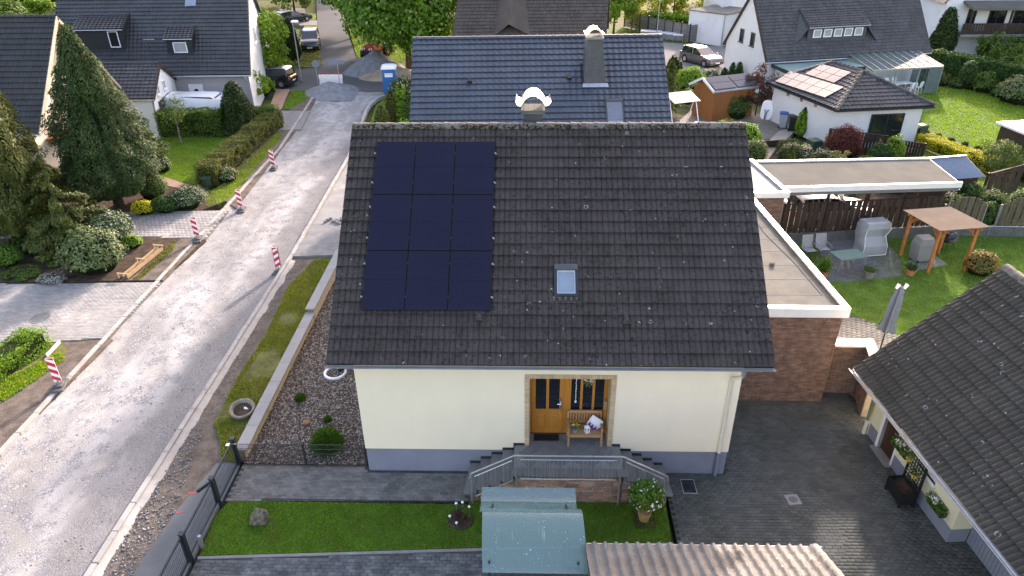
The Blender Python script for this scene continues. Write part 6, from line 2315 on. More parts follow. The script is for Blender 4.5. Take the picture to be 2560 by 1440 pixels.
for dz in (.3, .5, 1.3):
  b.bar(p + Vector((-.5, 0, dz)), p + Vector((.5, 0, dz)), .03)
b.loft([[tuple(p + Vector((.35 * math.cos(a), -.1 + .06, .9 + .35 * math.sin(a)))) for a in np.linspace(0, 6.28, 13)[:-1]], [tuple(p + Vector((.3 * math.cos(a), -.1, .9 + .3 * math.sin(a)))) for a in np.linspace(0, 6.28, 13)[:-1]]])
b.build('antenna', 'galvanised', bd.t)
bd.done()

# --- white house with grey roof on the left of the street
mh = Gable('grey_white_house', 'white and grey house with wide dark tiled roof and two dormers on the left', (-29.6, 36.9), (-15.18, 37.24), (-.2, 1), 6.6, R(43), 3.0, 'render_grey', 'tile_slate', .30, .345, 'wave', 220, og=.25, oe=.55, verge='anthracite', focus=Vector((-18, 25, 8)))
mh.shed_dormer(1.95, 5.4, 2.1, 5.3, 1.55, 'tile_slate', 'anthracite', [(2.35, .25, .75, 1.15, 'glass_dark')], nind=60)
mh.shed_dormer(8.5, 10.35, 1.75, 4.2, 1.15, 'tile_slate', 'anthracite', [(.45, .12, 1.0, .75, 'pane_curtain')], nind=40)
# white gable rendered over the grey front
b = MB()
def mq(u, d, z, o=0):
  p = Vector(mh.wp(u + o, d, z))
  return tuple(p)
b.add([mq(mh.c, mh.d0, -.2, .012), mq(mh.c, 2 * mh.run - mh.d0, -.2, .012), mq(mh.c, 2 * mh.run - mh.d0, mh.zt, .012), mq(mh.c, mh.run, mh.zr - .21, .012), mq(mh.c, mh.d0, mh.zt, .012)], [(0, 1, 2, 3, 4)])
b.build('gable_wall', 'render_white', mh.t)
gx = mh.vh
mh.window('window', mq(mh.c, 5.6, 4.1, .02), tuple(gx), 1.1, 1.2, 'pane_curtain', out=tuple(mh.U))
mh.window('window', mq(mh.c, 4.6, 1.0, .02), tuple(gx), 1.1, 1.2, 'pane_curtain', out=tuple(mh.U))
# front door
P = Vector(mh.wp(9.6, mh.d0, .15)) - mh.vh * .02
mh.window('door', tuple(P), tuple(mh.U), 1.05, 2.05, 'white_plastic', out=tuple(-mh.vh), sill=False)
b = MB()
for k in range(10):
  pass
P2 = P + mh.U * .33 - mh.vh * .05
b.add([tuple(P2 + mh.U * x + Vector((0, 0, z))) for x, z in ((0, .25), (.4, .25), (.4, 1.5), (.33, 1.68), (.2, 1.74), (.07, 1.68), (0, 1.5))], [tuple(range(7))])
b.build('door_light', 'glass_dark', mh.t)
b = MB()
for k, z in ((0, .75), (1, .45)):
  p = Vector(mh.wp(11.0, mh.d0, z)) - mh.vh * .06
  b.bar(p, p + mh.U * .4, .12, .22)
pieces(b, 'letterbox', 'white_plastic', mh.t)
p = Vector(mh.wp(6.85, .2, 3.6))
q0 = Vector(mh.pt(6.9, 2.55, .05))
MB().tube([q0, q0 + Vector((0, -.3, .45)), q0 + Vector((.8, -.3, .45))], .03, 5).build('roof_step', 'zinc', mh.t)
MB().tube([mh.pt(mh.L - .5, -.1, -.1), mh.wp(mh.c - .1, mh.d0 - .08, 2.3), mh.wp(mh.c - .1, mh.d0 - .08, 0)], .05, 8).build('downpipe', 'zinc', mh.t)
sk2 = MB().cbox(0, .8, 0, 1.1, .02, .1, .02)
o = sk2.build('roof_window', 'glass_sky', mh.roof)
mt = Matrix((mh.U, mh.up, mh.n)).transposed().to_4x4(); mt.translation = Vector(mh.pt(9.7, 5.9, .02)); o.matrix_local = mt
mh.done()

# --- small white garage in front of it (ridge along x, gable with two windows facing the street)
wg = Gable('white_garage', 'small white garage with brown grey tiled roof and dark door behind the conifer', (-26.6, 31.9), (-19.95, 32.0), (-.17, 1), 2.9, R(30), 2.65, 'render_white', 'tile_grey', .30, .34, 'wave', 150, oe=.2, og=.12, verge='wood_dark', focus=Vector((-18, 25, 5)))
def wq2(d, z, o=.02):
  p = Vector(wg.wp(wg.c + o, d, z))
  return tuple(p)
for d in (1.25, 2.75):
  wg.window('window', wq2(d, 2.55), tuple(wg.vh), .55, .6, 'pane_curtain', out=tuple(wg.U))
b = MB()
b.add([wq2(1.0, 0, .02), wq2(3.6, 0, .02), wq2(3.6, 2.15, .02), wq2(1.0, 2.15, .02)], [(0, 1, 2, 3)])
b.build('garage_door', 'anthracite', wg.t)
MB().tube([wg.pt(wg.L - .05, -.08, -.1), wg.wp(wg.c - .05, .1, 2.2), wg.wp(wg.c - .05, .1, 0)], .05, 8).build('downpipe', 'zinc', wg.t)
wg.done()

# --- dark roofed house at the left picture edge, cream gable
fl = Gable('dark_roof_house', 'house with mossy near black tiled roof and cream gable at the left picture edge', (-36, 23.4), (-22.35, 23.4), (0, 1), 4.75, R(49), 3.0, 'render_beige', 'tile_dark', .31, .34, 'double', 220, og=.9, oe=.7, verge='paving_beige', focus=Vector((-22, 20, 6)))
fl.window('window', tuple(Vector(fl.wp(fl.c + .02, 3.2, 1.0))), (0, 1, 0), 1.4, 1.3, 'glass_dark', out=(1, 0, 0))
MB().box(-23.2, -21.9, 25.0, 27.0, 2.05, 2.2).xf(Matrix.Identity(4)).build('porch_canopy', 'wood_shed', fl.t)
fl.done()

# --- far left street: brick gable house and white lean-to
bh = Gable('brick_gable_house', 'red brick house with pale garage front beyond the grey roofed house', (-36, 62), (-25.2, 60.6), (-.2, 1), 5.5, R(46), 3.2, 'brick_red', 'tile_slate', .3, .35, 'flat', 0, og=.2, verge='wood_pale', k=4)
b = MB()
p0_, p1_ = Vector(bh.wp(bh.c + .25, 9.0, 0)), Vector(bh.wp(bh.c + .25, 16.5, 0))
b.loft([[tuple(p + Vector((dx, 0, z))) for dx, z in ((0, -.1), (0, 3.2), (-5, 3.6), (-5, -.1))] for p in (p0_, p1_)])
b.build('garage_wing', 'render_white', bh.t)
b = MB()
b.loft([[tuple(p + Vector((dx, 0, z))) for dx, z in ((.3, 3.2), (.3, 3.4), (-5, 3.8), (-5, 3.6))] for p in (p0_, p1_)])
b.build('garage_wing_roof', 'concrete_grey', bh.t)
bh.window('window', tuple(Vector(bh.wp(bh.c + .02, 3.0, 1.0))), tuple(bh.vh), 1.2, 1.2, out=tuple(bh.U))
bh.done()

# --- white brick house on the right with the long dormer
rh = Gable('white_brick_house', 'white brick house with steep dark tiled roof and long five window dormer at top right', (23.81, 42.92), (38.19, 46.36), (-.236, .972), 3.74, R(52), 2.5, 'white_brick', 'tile_grey', .22, .27, 'wave', 0, og=.15, oe=.35, verge='wood_dark', k=5)
dm = rh.shed_dormer(3.75, 8.95, 1.45, 4.25, 1.15, 'tile_grey', 'slate_chimney', [(.45 + i * .92, .32, .72, .62, 'pane_curtain') for i in range(5)], tw=.22, gauge=.27)
# slate cheeks splaying down on both sides of the dormer
b = MB()
for u0, u1 in ((3.72, 2.55), (8.98, 10.0)):
  t0 = Vector(rh.pt(u0, 1.45, 0)) + Vector((0, 0, 1.0))
  b.add([tuple(t0), rh.pt(u0, 4.2, .05), rh.pt(u1, 1.2 if u1 < 5 else 1.1, .05)], [(0, 1, 2)])
b.build('dormer_cheek', 'slate_chimney', dm)
for d, z in ((2.55, 3.15), (4.35, 3.15)):
  rh.window('window', tuple(Vector(rh.wp(rh.a - .02, d, z))), tuple(rh.vh), .62, 1.05, 'glass_dark', 'slate_chimney', out=tuple(-rh.U), bars=1)
rh.done()
# white brick courses read as fine relief on the gable
gl = thing('flat_roof_wing', 'flat green roofed wing along the foot of the white brick house', 'annex', rh.wp(0, 0, 0), math.atan2(rh.U.y, rh.U.x))
MB().box(.6, 7.2, -2.3, .25, 2.0, 2.25).build('fascia', 'anthracite', gl)
MB().box(.66, 7.14, -2.24, .2, 2.25, 2.27).build('flat_roof', 'green_roofing' if 'green_roofing' in MATS else 'glass_sky', gl)
MB().box(1.0, 6.8, -1.9, .2, 0, 2.0).build('wall', 'render_white', gl)
cv = thing('conservatory', 'glass roofed conservatory with white frame at the right end of the white brick house', 'conservatory', rh.wp(7.3, 0, 0), math.atan2(rh.U.y, rh.U.x))
b = MB()
def cz(y):
  return 2.1 + (y + 3.1) / 3.1 * .55
for i in range(10):
  x = i * .69
  b.bar((x, -3.1, cz(-3.1)), (x, .2, cz(.2)), .05, .08)
b.bar((0, -3.1, 2.08), (6.2, -3.1, 2.08), .08, .12); b.bar((0, .2, 2.68), (6.2, .2, 2.68), .08, .1)
for x in (0, 2.1, 4.15, 6.2):
  b.bar((x, -3.1, 0), (x, -3.1, 2.08), .07)
b.bar((6.2, -1.5, 0), (6.2, -1.5, 2.35), .06)
pieces(b, 'frame_bar', 'galvanised', cv)
for i in range(9):
  x0, x1 = i * .69 + .03, (i + 1) * .69 - .03
  MB().loft([[(x0, y, cz(y)), (x1, y, cz(y)), (x1, y, cz(y) + .012), (x0, y, cz(y) + .012)] for y in (-3.08, .18)]).build('roof_pane', 'conservatory_glass', cv)
for k in range(3):
  y0, y1 = -3.05 + k * 1.05, -2.05 + k * 1.05
  MB().box(6.19, 6.21, y0, y1, .05, 2.1).build('wall_pane', 'conservatory_glass', cv)
MB().box(5.0, 6.15, -3.11, -3.09, .05, 2.0).build('wall_pane', 'conservatory_glass', cv)
MB().box(0, 6.2, -3.1, .3, -.05, .04).build('floor', 'paving_beige', cv)
# white plastic chairs and table inside
cm_ = rh.t.matrix_world
base = Vector(rh.wp(7.3, 0, 0))
rz_ = math.atan2(rh.U.y, rh.U.x)
def cworld(x, y):
  return base + rh.U * x + Vector((-rh.U.y, rh.U.x, 0)) * y
t = thing('white_table', 'white garden table under the conservatory roof', 'table', tuple(cworld(3.6, -2.2) + Vector((0, 0, .045))), rz_)
MB().cbox(-.8, .8, -.4, .4, .7, .74, .02).build('table_top', 'white_plastic', t)
for sx in (-.65, .65):
  for sy in (-.3, .3):
    MB().bar((sx, sy, 0), (sx, sy, .7), .05).build('leg', 'white_plastic', t)
lbs = ['white plastic chair in the conservatory, far left of the table', 'white plastic chair in the conservatory, far side of the table', 'white plastic chair in the conservatory, near side of the table', 'white plastic chair in the conservatory, near right of the table']
ch0 = None
for k, (x, y, a) in enumerate(((2.9, -1.5, 180), (3.6, -1.5, 180), (4.1, -2.8, 0), (4.75, -2.7, 20))):
  p = cworld(x, y) + Vector((0, 0, .045))
  if ch0 is None:
    ch0 = thing('plastic_chair', lbs[0], 'chair', tuple(p), rz_ + R(a), 'white chairs in the conservatory')
    MB().cbox(-.24, .24, -.22, .24, .40, .44, .02).build('seat', 'white_plastic', ch0)
    MB().loft([[(-.22, -.2, .44), (.22, -.2, .44), (.22, -.24, .44), (-.22, -.24, .44)], [(-.24, -.26, .8), (.24, -.26, .8), (.24, -.30, .8), (-.24, -.30, .8)], [(-.15, -.28, .92), (.15, -.28, .92), (.15, -.31, .92), (-.15, -.31, .92)]]).build('backrest', 'white_plastic', ch0)
    for sx in (-.22, .22):
      for sy in (-.22, .22):
        MB().bar((sx, sy, 0), (sx * .9, sy * .9, .41), .04).build('leg', 'white_plastic', ch0)
  else:
    c = copy_tree(ch0, None, lbs[k])
    c.location = p
    c.rotation_euler = (0, 0, rz_ + R(a))

# --- hipped garage with bright solar panels
hg = thing('hipped_garage', 'white brick garage with dark hipped roof carrying bright solar panels', 'garage')
HC = Vector((24.23, 29.2, 2.6)); HB = Vector((21.84, 36.2, 2.6)); HD = Vector((30.61, 30.04, 2.6)); HX = HB + (HD - HC)
HA0, HA1 = Vector((26.75, 32.6, 4.15)), Vector((25.75, 35.2, 4.15))
b = MB()
for q in ([HC, HB, HA1, HA0], [HD, HC, HA0], [HX, HD, HA0, HA1], [HB, HX, HA1]):
  b.add([tuple(p - Vector((0, 0, .04))) for p in q], [tuple(range(len(q)))])
hr_ = b.build('roof', 'tile_dark', hg)
def hip_slope(A0, A1, T0, T1, nind):
  """tiles clipped to a triangle or trapezium"""
  U2 = (A1 - A0).normalized()
  L2 = (A1 - A0).length
  mid = (T0 + T1) / 2
  v2 = mid - A0
  v2 = v2 - U2 * v2.dot(U2)
  S2 = v2.length
  v2 = v2.normalized()
  ax, bx_ = (T0 - A0).dot(U2), (T1 - A0).dot(U2)
  lo, hi = min(ax, bx_), max(ax, bx_)
  ins = lambda x, s_: lo * s_ / S2 - .08 < x < L2 - (L2 - hi) * s_ / S2 + .08
  tiled_slope(hr_, tuple(A0), U2, v2, L2, S2, .29, .33, 'tile_grey', 'wave', nind, inside=ins, k=7, focus=Vector((27, 20, 8)))
hip_slope(HC, HD, HA0, HA0, 100)
hip_slope(HB, HC, HA1, HA0, 100)
hip_slope(HD, HX, HA0, HA1, 0)
for p, q in ((HC, HA0), (HD, HA0), (HB, HA1), (HA0, HA1), (HX, HA1)):
  n_ = max(3, int((q - p).length / .36))
  b = MB()
  for i in range(n_):
    a_, c_ = p.lerp(q, i / n_), p.lerp(q, (i + 1.08) / n_)
    b.tube([a_ + Vector((0, 0, .05)), c_ + Vector((0, 0, .03))], .13, 7, .10)
  b.build('hip_cap', 'ridge_grey' if p is HC else 'tile_grey', hr_, smooth=True)
cen = (HC + HX) / 2
def ins_(p, k):
  d = cen - p
  d.z = 0
  return p + d.normalized() * k
wc = [ins_(p, .62) for p in (HC, HD, HX, HB)]
MB().prism([(p.x, p.y) for p in wc], -.1, 2.55).build('wall', 'white_brick', hg) if 'white_brick' in MATS else MB().prism([(p.x, p.y) for p in wc], -.1, 2.55).build('wall', 'render_white', hg)
b = MB()
for p, q in ((HC, HD), (HB, HC), (HD, HX), (HX, HB)):
  b.bar(p - Vector((0, 0, .08)), q - Vector((0, 0, .08)), .1, .12)
b.build('gutter', 'anthracite', hg)
for i in range(3):
  p = wc[3].lerp(wc[0], .25 + .22 * i) + Vector((0, 0, 2.25))
  p.z = 2.3
  MB().box(-.1, .1, -.1, .1, -.18, .0).build('vent_box', 'paving_red', hg, p)
wu = (wc[1] - wc[0]).normalized()
wn = Vector((wu.y, -wu.x, 0))
P = wc[0] + wu * 2.3 + wn * .02
P.z = .35
def win_free(t, P, ax, out, w_, h, m, frame, bars, name='window'):
  g_ = Gable.__new__(Gable)
  g_.t = t
  return g_.window(name, tuple(P), tuple(ax), w_, h, m, frame, bars, out=tuple(out))
win_free(hg, P, wu, wn, 2.2, 1.75, 'glass_dark', 'anthracite', 2)
settle(hg, (26.2, 33, 0))
# its panels, lying on the left slope
pn_ = (HB - HC).cross(HA0 - HC).normalized()
if pn_.z < 0:
  pn_ = -pn_
def pv_block(name, label, quad, nu_, nv_, m, n, group=None):
  q = [Vector(p) for p in quad]
  t = thing(name, label, 'solar array', q[0], 0, group)
  for i in range(nu_):
    for j in range(nv_):
      def at_(u, v):
        return (q[0].lerp(q[3], u)).lerp(q[1].lerp(q[2], u), v)
      g_ = .022
      c = [at_((i + a) / nu_ + (g_ if a == 0 else -g_) / nu_, (j + bb) / nv_ + (g_ if bb == 0 else -g_) / nv_) - q[0] for a, bb in ((0, 0), (1, 0), (1, 1), (0, 1))]
      nn = (c[1] - c[0]).cross(c[3] - c[0]).normalized()
      if nn.z < 0:
        nn = -nn
        c = [c[0], c[3], c[2], c[1]]
      o = MB().loft([[tuple(v) for v in c], [tuple(v + nn * .035) for v in c]]).build('solar_panel', m, t)
  return t
pv_block('roof_solar_array', 'lower row of bright solar panels on the hipped garage roof', [(22.23, 35.53, 2.80), (23.37, 36.1, 3.36), (25.26, 31.29, 3.45), (24.01, 30.88, 2.90)], 5, 2, 'pv_bright', pn_, 'solar panels on the hipped garage')
pv_block('roof_solar_array', 'upper group of bright solar panels near the ridge of the hipped garage', [(23.95, 34.95, 3.44), (25.15, 35.3, 4.0), (26.15, 32.75, 4.05), (24.98, 32.3, 3.47)], 3, 2, 'pv_bright', pn_, 'solar panels on the hipped garage')

# --- wooden shed with collectors
ws = thing('wooden_shed', 'orange brown wooden garden shed with two rows of bright roof collectors', 'shed')
S0, S1 = Vector((18.0, 35.08, 2.2)), Vector((21.75, 36.68, 2.2))
SR0, SR1 = Vector((17.35, 36.2, 2.9)), Vector((20.9, 37.6, 2.9))
SB0, SB1 = SR0 * 2 - S0, SR1 * 2 - S1
SB0.z = SB1.z = 2.2
b = MB()
b.loft([[tuple(p + Vector((0, 0, o))) for p, o in ((a_, 0), (a_, -.1), (r_, -.1), (c_, -.1), (c_, 0), (r_, 0))] for a_, r_, c_ in ((S0, SR0, SB0), (S1, SR1, SB1))])
b.build('roof', 'zinc', ws)
iu = (S1 - S0).normalized() * .3
iv = (SB0 - S0).normalized() * .25
g0, g1, g2, g3 = S0 + iu + iv, S1 - iu + iv, SB1 - iu - iv, SB0 + iu - iv
b = MB()
b.loft([[(p.x, p.y, z) for p in (g0, g1, g2, g3)] for z in (-.1, 2.1)])
b.build('wall', 'wood_shed', ws)
b = MB()
b.add([(g0.x, g0.y, 2.1), (g3.x, g3.y, 2.1), ((g0.x + g3.x) / 2, (g0.y + g3.y) / 2, 2.75)], [(0, 1, 2)])
b.build('gable', 'wood_shed', ws)
for i in range(9):
  p = g0.lerp(g3, (i + .5) / 9)
  d = (g3 - g0).normalized()
  o_ = Vector((d.y, -d.x, 0))
  if (o_.dot(g0 - g1)) < 0:
    o_ = -o_
  zt2 = 2.1 + .6 * (1 - abs((i + .5) / 9 * 2 - 1))
  MB().bar(p + o_ * .012 + Vector((0, 0, 0)) - Vector((0, 0, p.z)), p + o_ * .012 + Vector((0, 0, zt2 - p.z)), (g3 - g0).length / 9 * .9, .02, tuple(o_)).build('board', 'wood_shed', ws)
for i in range(14):
  p = g0.lerp(g1, (i + .5) / 14)
  d = (g1 - g0).normalized()
  o_ = Vector((d.y, -d.x, 0))
  MB().bar(p + o_ * .012 - Vector((0, 0, p.z)), p + o_ * .012 + Vector((0, 0, 2.05 - p.z)), (g1 - g0).length / 14 * .9, .02, tuple(o_)).build('board', 'wood_shed', ws)
b = MB()
b.bar(S0 + Vector((0, 0, -.02)), SR0 + Vector((0, 0, -.02)), .06, .16); b.bar(SB0 + Vector((0, 0, -.02)), SR0 + Vector((0, 0, -.02)), .06, .16)
b.build('barge_board', 'white_metal', ws)
settle(ws, ((g0.x + g2.x) / 2, (g0.y + g2.y) / 2, 0))
fs = lambda u, v: S0.lerp(S1, u).lerp(SR0.lerp(SR1, u), v) + Vector((0, 0, .06))
pv_block('shed_collector', 'four bright solar collectors on the wooden shed roof', [tuple(fs(.03, .06)), tuple(fs(.03, .94)), tuple(fs(.97, .94)), tuple(fs(.97, .06))], 2, 2, 'pv_bright', None)

# --- white house with balcony, top right corner
bl = thing('balcony_house', 'white house with dark wooden balcony in the top right corner', 'house')
BY = 57.0
MB().add([(44.1, BY, -.2), (60, BY, -.2), (60, BY, 9), (48.2, BY, 9), (44.1, BY, 4.9)], [(0, 1, 2, 3, 4)]).build('wall', 'render_white', bl)
MB().prism([(44.1, BY + .02), (60, BY + .02), (60, BY + 9), (44.1, BY + 9)], -.2, 4.9).build('wall_body', 'render_white', bl)
b = MB()
b.loft([[(44.0, y, 5.0), (48.4, y, 9.4), (48.4, y, 9.55), (43.6, y, 4.75)] for y in (BY - .4, BY + 9)])
b.build('roof', 'tile_slate', bl)
b = MB()
b.box(45.3, 60, BY - 1.6, BY, 1.95, 2.2)
b.build('balcony_slab', 'concrete_grey', bl)
bal = MB()
bal.box(45.3, 60, BY - 1.62, BY - 1.56, 3.05, 3.17)
br_ = bal.build('balcony_rail', 'wood_dark', bl)
bm = None
for i in range(60):
  x = 45.35 + i * .245
  if bm is None:
    o = MB().box(-.1, .1, -.02, .02, 2.2, 3.05).build('baluster_board', 'wood_dark', br_, (x, BY - 1.59, 0)); bm = o.data
  else:
    part(bm, 'baluster_board', br_, loc=(x, BY - 1.59, 0))
b = MB()
b.loft([[(45.6, BY - 2.0, 4.35), (60, BY - 2.0, 4.35), (60, BY - 2.0, 4.55), (45.6, BY - 2.0, 4.55)], [(45.6, BY, 4.75), (60, BY, 4.75), (60, BY, 4.95), (45.6, BY, 4.95)]])
b.build('balcony_roof', 'bitumen_brown', bl)
for x in (45.9, 49.5, 53.2, 57):
  MB().bar((x, BY - 1.5, 2.2), (x, BY - 1.5, 4.4), .14).build('balcony_post', 'wood_dark', bl)
for x, w2 in ((46.3, .8), (48.3, 1.6), (50.6, 1.6), (53.8, 2.0)):
  win_free(bl, (x, BY - .01, 2.3), (1, 0, 0), (0, -1, 0), w2, 1.9, 'glass_dark', 'wood_dark', 2 if w2 > 1 else 1)
win_free(bl, (44.7, BY - .01, 2.2), (1, 0, 0), (0, -1, 0), .6, 1.6, 'glass_dark', 'anthracite', 1)
win_free(bl, (49.0, BY - .01, .2), (1, 0, 0), (0, -1, 0), .5, 1.4, 'glass_dark', 'frame_white', 1)
settle(bl, (52, BY + 4, 0))
sr_ = Gable('striped_roof_house', 'house with shiny slate blue roof half hidden beyond the white brick house', (33.0, 62.5), (46.5, 63.5), (-.1, 1), 5.5, R(42), 2.8, 'render_white', 'tile_blue', .5, .42, 'roll', 0, k=7)
sr_.done()

# --- white flat roofed garage, grey screens, stone crates along the back street
wf = thing('white_flat_garage', 'white flat roofed garage by the back street behind the blue roof', 'garage')
F0, F1, F2, F3 = (21.9, 64.8), (24.95, 61.9), (28.5, 65.0), (25.2, 68.0)
MB().prism([F0, F1, F2, F3], -.1, 3.0).build('wall', 'render_white', wf)
MB().prism([(21.8, 64.8), (24.95, 61.75), (28.7, 65.0), (25.2, 68.2)], 3.0, 3.1).build('flat_roof', 'lichen_bitumen', wf)
MB().tube([(24.9, 61.85, 2.9), (24.9, 61.85, 0)], .07, 8).build('downpipe', 'galvanised', wf)
MB().prism([(25.5, 66), (29, 69), (29, 75), (25.5, 75)], -.1, 5.2).build('upper_storey', 'render_white', wf)
settle(wf, (25, 65, 0))
def screen(label, p, q, h, n, m='wood_grey'):
  t = thing('slat_screen', label, 'fence', ((p[0] + q[0]) / 2, (p[1] + q[1]) / 2, 0), math.atan2(q[1] - p[1], q[0] - p[0]), 'grey screens by the back street')
  L = math.hypot(q[0] - p[0], q[1] - p[1])
  k = int(h / .17)
  sm = None
  for i in range(k):
    if sm is None:
      o = MB().box(-L / 2, L / 2, -.015, .015, .0, .155).build('slat', m, t, (0, 0, .05)); sm = o.data
    else:
      part(sm, 'slat', t, loc=(0, 0, .05 + i * .17))
  for i in range(n + 1):
    MB().box(-.05, .05, -.05, .05, -.1, h + .08).build('post', 'anthracite', t, (-L / 2 + L * i / n, 0, 0))
  return t
screen('long grey slat screen behind the row of stone crates', (18.32, 68.62), (21.91, 63.63), 1.8, 5)
screen('short grey slat screen next to the white flat roofed garage', (21.87, 63.42), (24.62, 65.29), 1.8, 2)
screen('grey slat screen under the yellow trees at the top', (16.15, 73.13), (18.3, 69.1), 1.8, 3)
cr0 = None
cl = ['leftmost of the pale stone crates by the grey screen', 'second from left of the pale stone crates', 'third from left of the pale stone crates', 'fourth from left of the pale stone crates', 'fifth from left of the pale stone crates', 'rightmost of the pale stone crates by the back street']
for i, p in enumerate(((17.76, 66.78), (18.2, 66.55), (18.91, 66.31), (19.62, 65.62), (20.28, 65.17), (20.89, 64.5))):
  if cr0 is None:
    cr0 = thing('stone_crate', cl[0], 'crate', (*p, -.02), R(-10), 'stone crates along the screen')
    MB().box(-.5, .5, -.4, .4, .08, .62).build('stones', 'pile_stone', cr0)
    MB().box(-.53, .53, -.43, .43, .62, .7).build('lid', 'white_plastic', cr0)
    b = MB()
    for x in (-.5, 0, .5):
      b.box(x - .03, x + .03, -.42, .42, .0, .08)
      b.box(x - .015, x + .015, -.415, -.4, .08, .62)
    b.build('pallet', 'grey_plastic', cr0)
  else:
    c = copy_tree(cr0, None, cl[i])
    c.location = (*p, -.02)

# ------------------------------------------------------------------ vehicles
def car(name, label, loc, rz, body, L=4.3, W_=1.76, H=1.5, estate=True, roofm=None, van=False, group=None):
  """x forward. lofted body with wheel openings shown as dark arches, glazed cabin, lights, wheels"""
  t = thing(name, label, 'van' if van else 'car', loc, rz, group)
  h2 = W_ / 2
  belt = H * (.60 if not van else .55)
  hood = belt * .95
  st = [(-.5, .50, .86, .35), (-.485, .88, 1, .22), (-.40, 1, 1, .18), (-.1, 1, 1, .16), (.25, 1, 1, .17), (.38, .98, .92 if not van else 1, .18), (.47, .90, .80, .22), (.5, .72, .62, .30)]
  rings = []
  for fx, fw, fz, zl in st:
    x = fx * L
    w2 = h2 * (.9 + .1 * fw)
    zb = belt * fz
    rings.append([(x, -w2 * .94, zl), (x, -w2, zl + .15), (x, -w2, zb * .72), (x, -w2 * .93, zb), (x, -w2 * .5, zb + .03), (x, w2 * .5, zb + .03), (x, w2 * .93, zb), (x, w2, zb * .72), (x, w2, zl + .15), (x, w2 * .94, zl)])
  MB().loft(rings).build('body', body, t, smooth=True)
  # cabin glass and roof
  xr, xf0, xf1 = (-.47, -.02 if not van else .18, .24 if not van else .40)
  if not estate:
    pass
  g0 = [(xr * L, belt - .02), (xr * L * .93 if estate else xr * L * .72, H * .95), ((xf0) * L, H * .97), (xf1 * L, hood)]
  def sec(x, z, k):
    return [(x, -h2 * k, z), (x, h2 * k, z)]
  b = MB()
  cab = [(xr * L, belt - .04, .90), (xr * L * .95, belt + .05, .88), (xr * L * .90 if estate else xr * L * .7, H * .93, .74), (xf0 * L, H * .95, .74), (xf1 * L - .08, belt + .02, .86), (xf1 * L + .05, belt - .05, .88)]
  for (x0, z0, k0), (x1, z1, k1) in zip(cab[:-1], cab[1:]):
    a, c = sec(x0, z0, k0), sec(x1, z1, k1)
    b.add([*a, c[1], c[0]], [(0, 1, 2, 3)])
  for s in (-1, 1):
    b.add([(x, s * h2 * k, z) for x, z, k in cab], [tuple(range(6))])
  b.build('windows', 'glass_dark' if body != 'car_silver' else 'glass_sky', t)
  x0, x1 = cab[2][0] - .06, cab[3][0] + .04
  rr = []
  for x, z, k in ((x0, H * .93, .70), (x0 + .15, H * .985, .74), ((x0 + x1) / 2, H, .755), (x1 - .2, H * .985, .75), (x1, H * .94, .73)):
    rr.append([(x, -h2 * k, z - .05), (x, -h2 * k, z - .02), (x, -h2 * k * .8, z), (x, h2 * k * .8, z), (x, h2 * k, z - .02), (x, h2 * k, z - .05)])
  MB().loft(rr).build('roof', roofm or body, t, smooth=True)
  b = MB()
  for s in (-1, 1):
    for i in (1, 2, 3, 4):
      x, z, k = cab[i]
      xx, zz, kk = cab[i][0], cab[i][1], cab[i][2]
    b.bar((cab[3][0], s * h2 * .745, H * .95), (cab[4][0], s * h2 * .87, belt), .07, .05)
    b.bar((-.12 * L, s * h2 * .745, H * .95), (-.10 * L, s * h2 * .885, belt), .07, .04)
    b.bar((cab[2][0], s * h2 * .745, H * .93), (cab[1][0], s * h2 * .885, belt), .12, .05)
  pieces(b, 'pillar', body, t)
  if van:
    b = MB()
    rings = []
    for x, k in ((-.498 * L, .94), (-.45 * L, 1), (.2 * L, 1), (.30 * L, .93)):
      zz = H * (1 if x < .2 * L else .93)
      rings.append([(x, -h2 * k, belt * .5), (x, -h2 * k * .98, zz * .9), (x, -h2 * k * .85, zz * .98), (x, h2 * k * .85, zz * .98), (x, h2 * k * .98, zz * .9), (x, h2 * k, belt * .5)])
    MB().loft(rings).build('cargo_box', body, t, smooth=True)
  for sx in (-.31, .31):
    for s in (-1, 1):
      w_ = MB().tube([(0, -.1, 0), (0, .1, 0)], .32, 16).build('wheel', 'rubber', t, (sx * L, s * (h2 - .09), .32))
      MB().tube([(0, -.105, 0), (0, .105, 0)], .2, 12).build('rim', 'rim', w_)
      MB().tube([(sx * L, s * (h2 + .004), .33), (sx * L, s * (h2 - .1), .33)], .38, 16).build('wheel_arch', 'black_plastic', t)
  for s in (-1, 1):
    MB().cbox(.455 * L, .485 * L, s * h2 * .66 - .17, s * h2 * .66 + .17, belt * .62, belt * .76, .03).build('headlight', 'head_lamp', t)
    MB().cbox(-.502 * L, -.47 * L, s * h2 * .8 - .1, s * h2 * .8 + .1, belt * .72, belt * .98, .02).build('tail_light', 'lamp_red', t)
    MB().cbox(.20 * L, .25 * L, s * (h2 + .06) - .09, s * (h2 + .06) + .09, belt + .0, belt + .13, .02).build('mirror', body, t)
  MB().box(.488 * L, .50 * L, -.3, .3, .36, .52).build('grille', 'black_plastic', t)
  MB().box(.497 * L, .508 * L, -.26, .26, .38, .48).build('number_plate', 'sign_white', t)
  MB().box(-.508 * L, -.497 * L, -.26, .26, .5, .6).build('number_plate', 'sign_white', t)
  return t
st_dir = R(-90 + 14)
car('parked_car', 'dark blue estate car parked across the drive of the far street', (*(-24.12, 77.25), 0), R(48), 'car_navy', 4.4, 1.75, 1.42, roofm='car_silver')
car('parked_car', 'black small van with white roof edge parked on the grass verge of the far street', (*(-17.69, 61.57), 0), R(-78), 'car_black', 4.3, 1.8, 1.8, roofm='van_white')
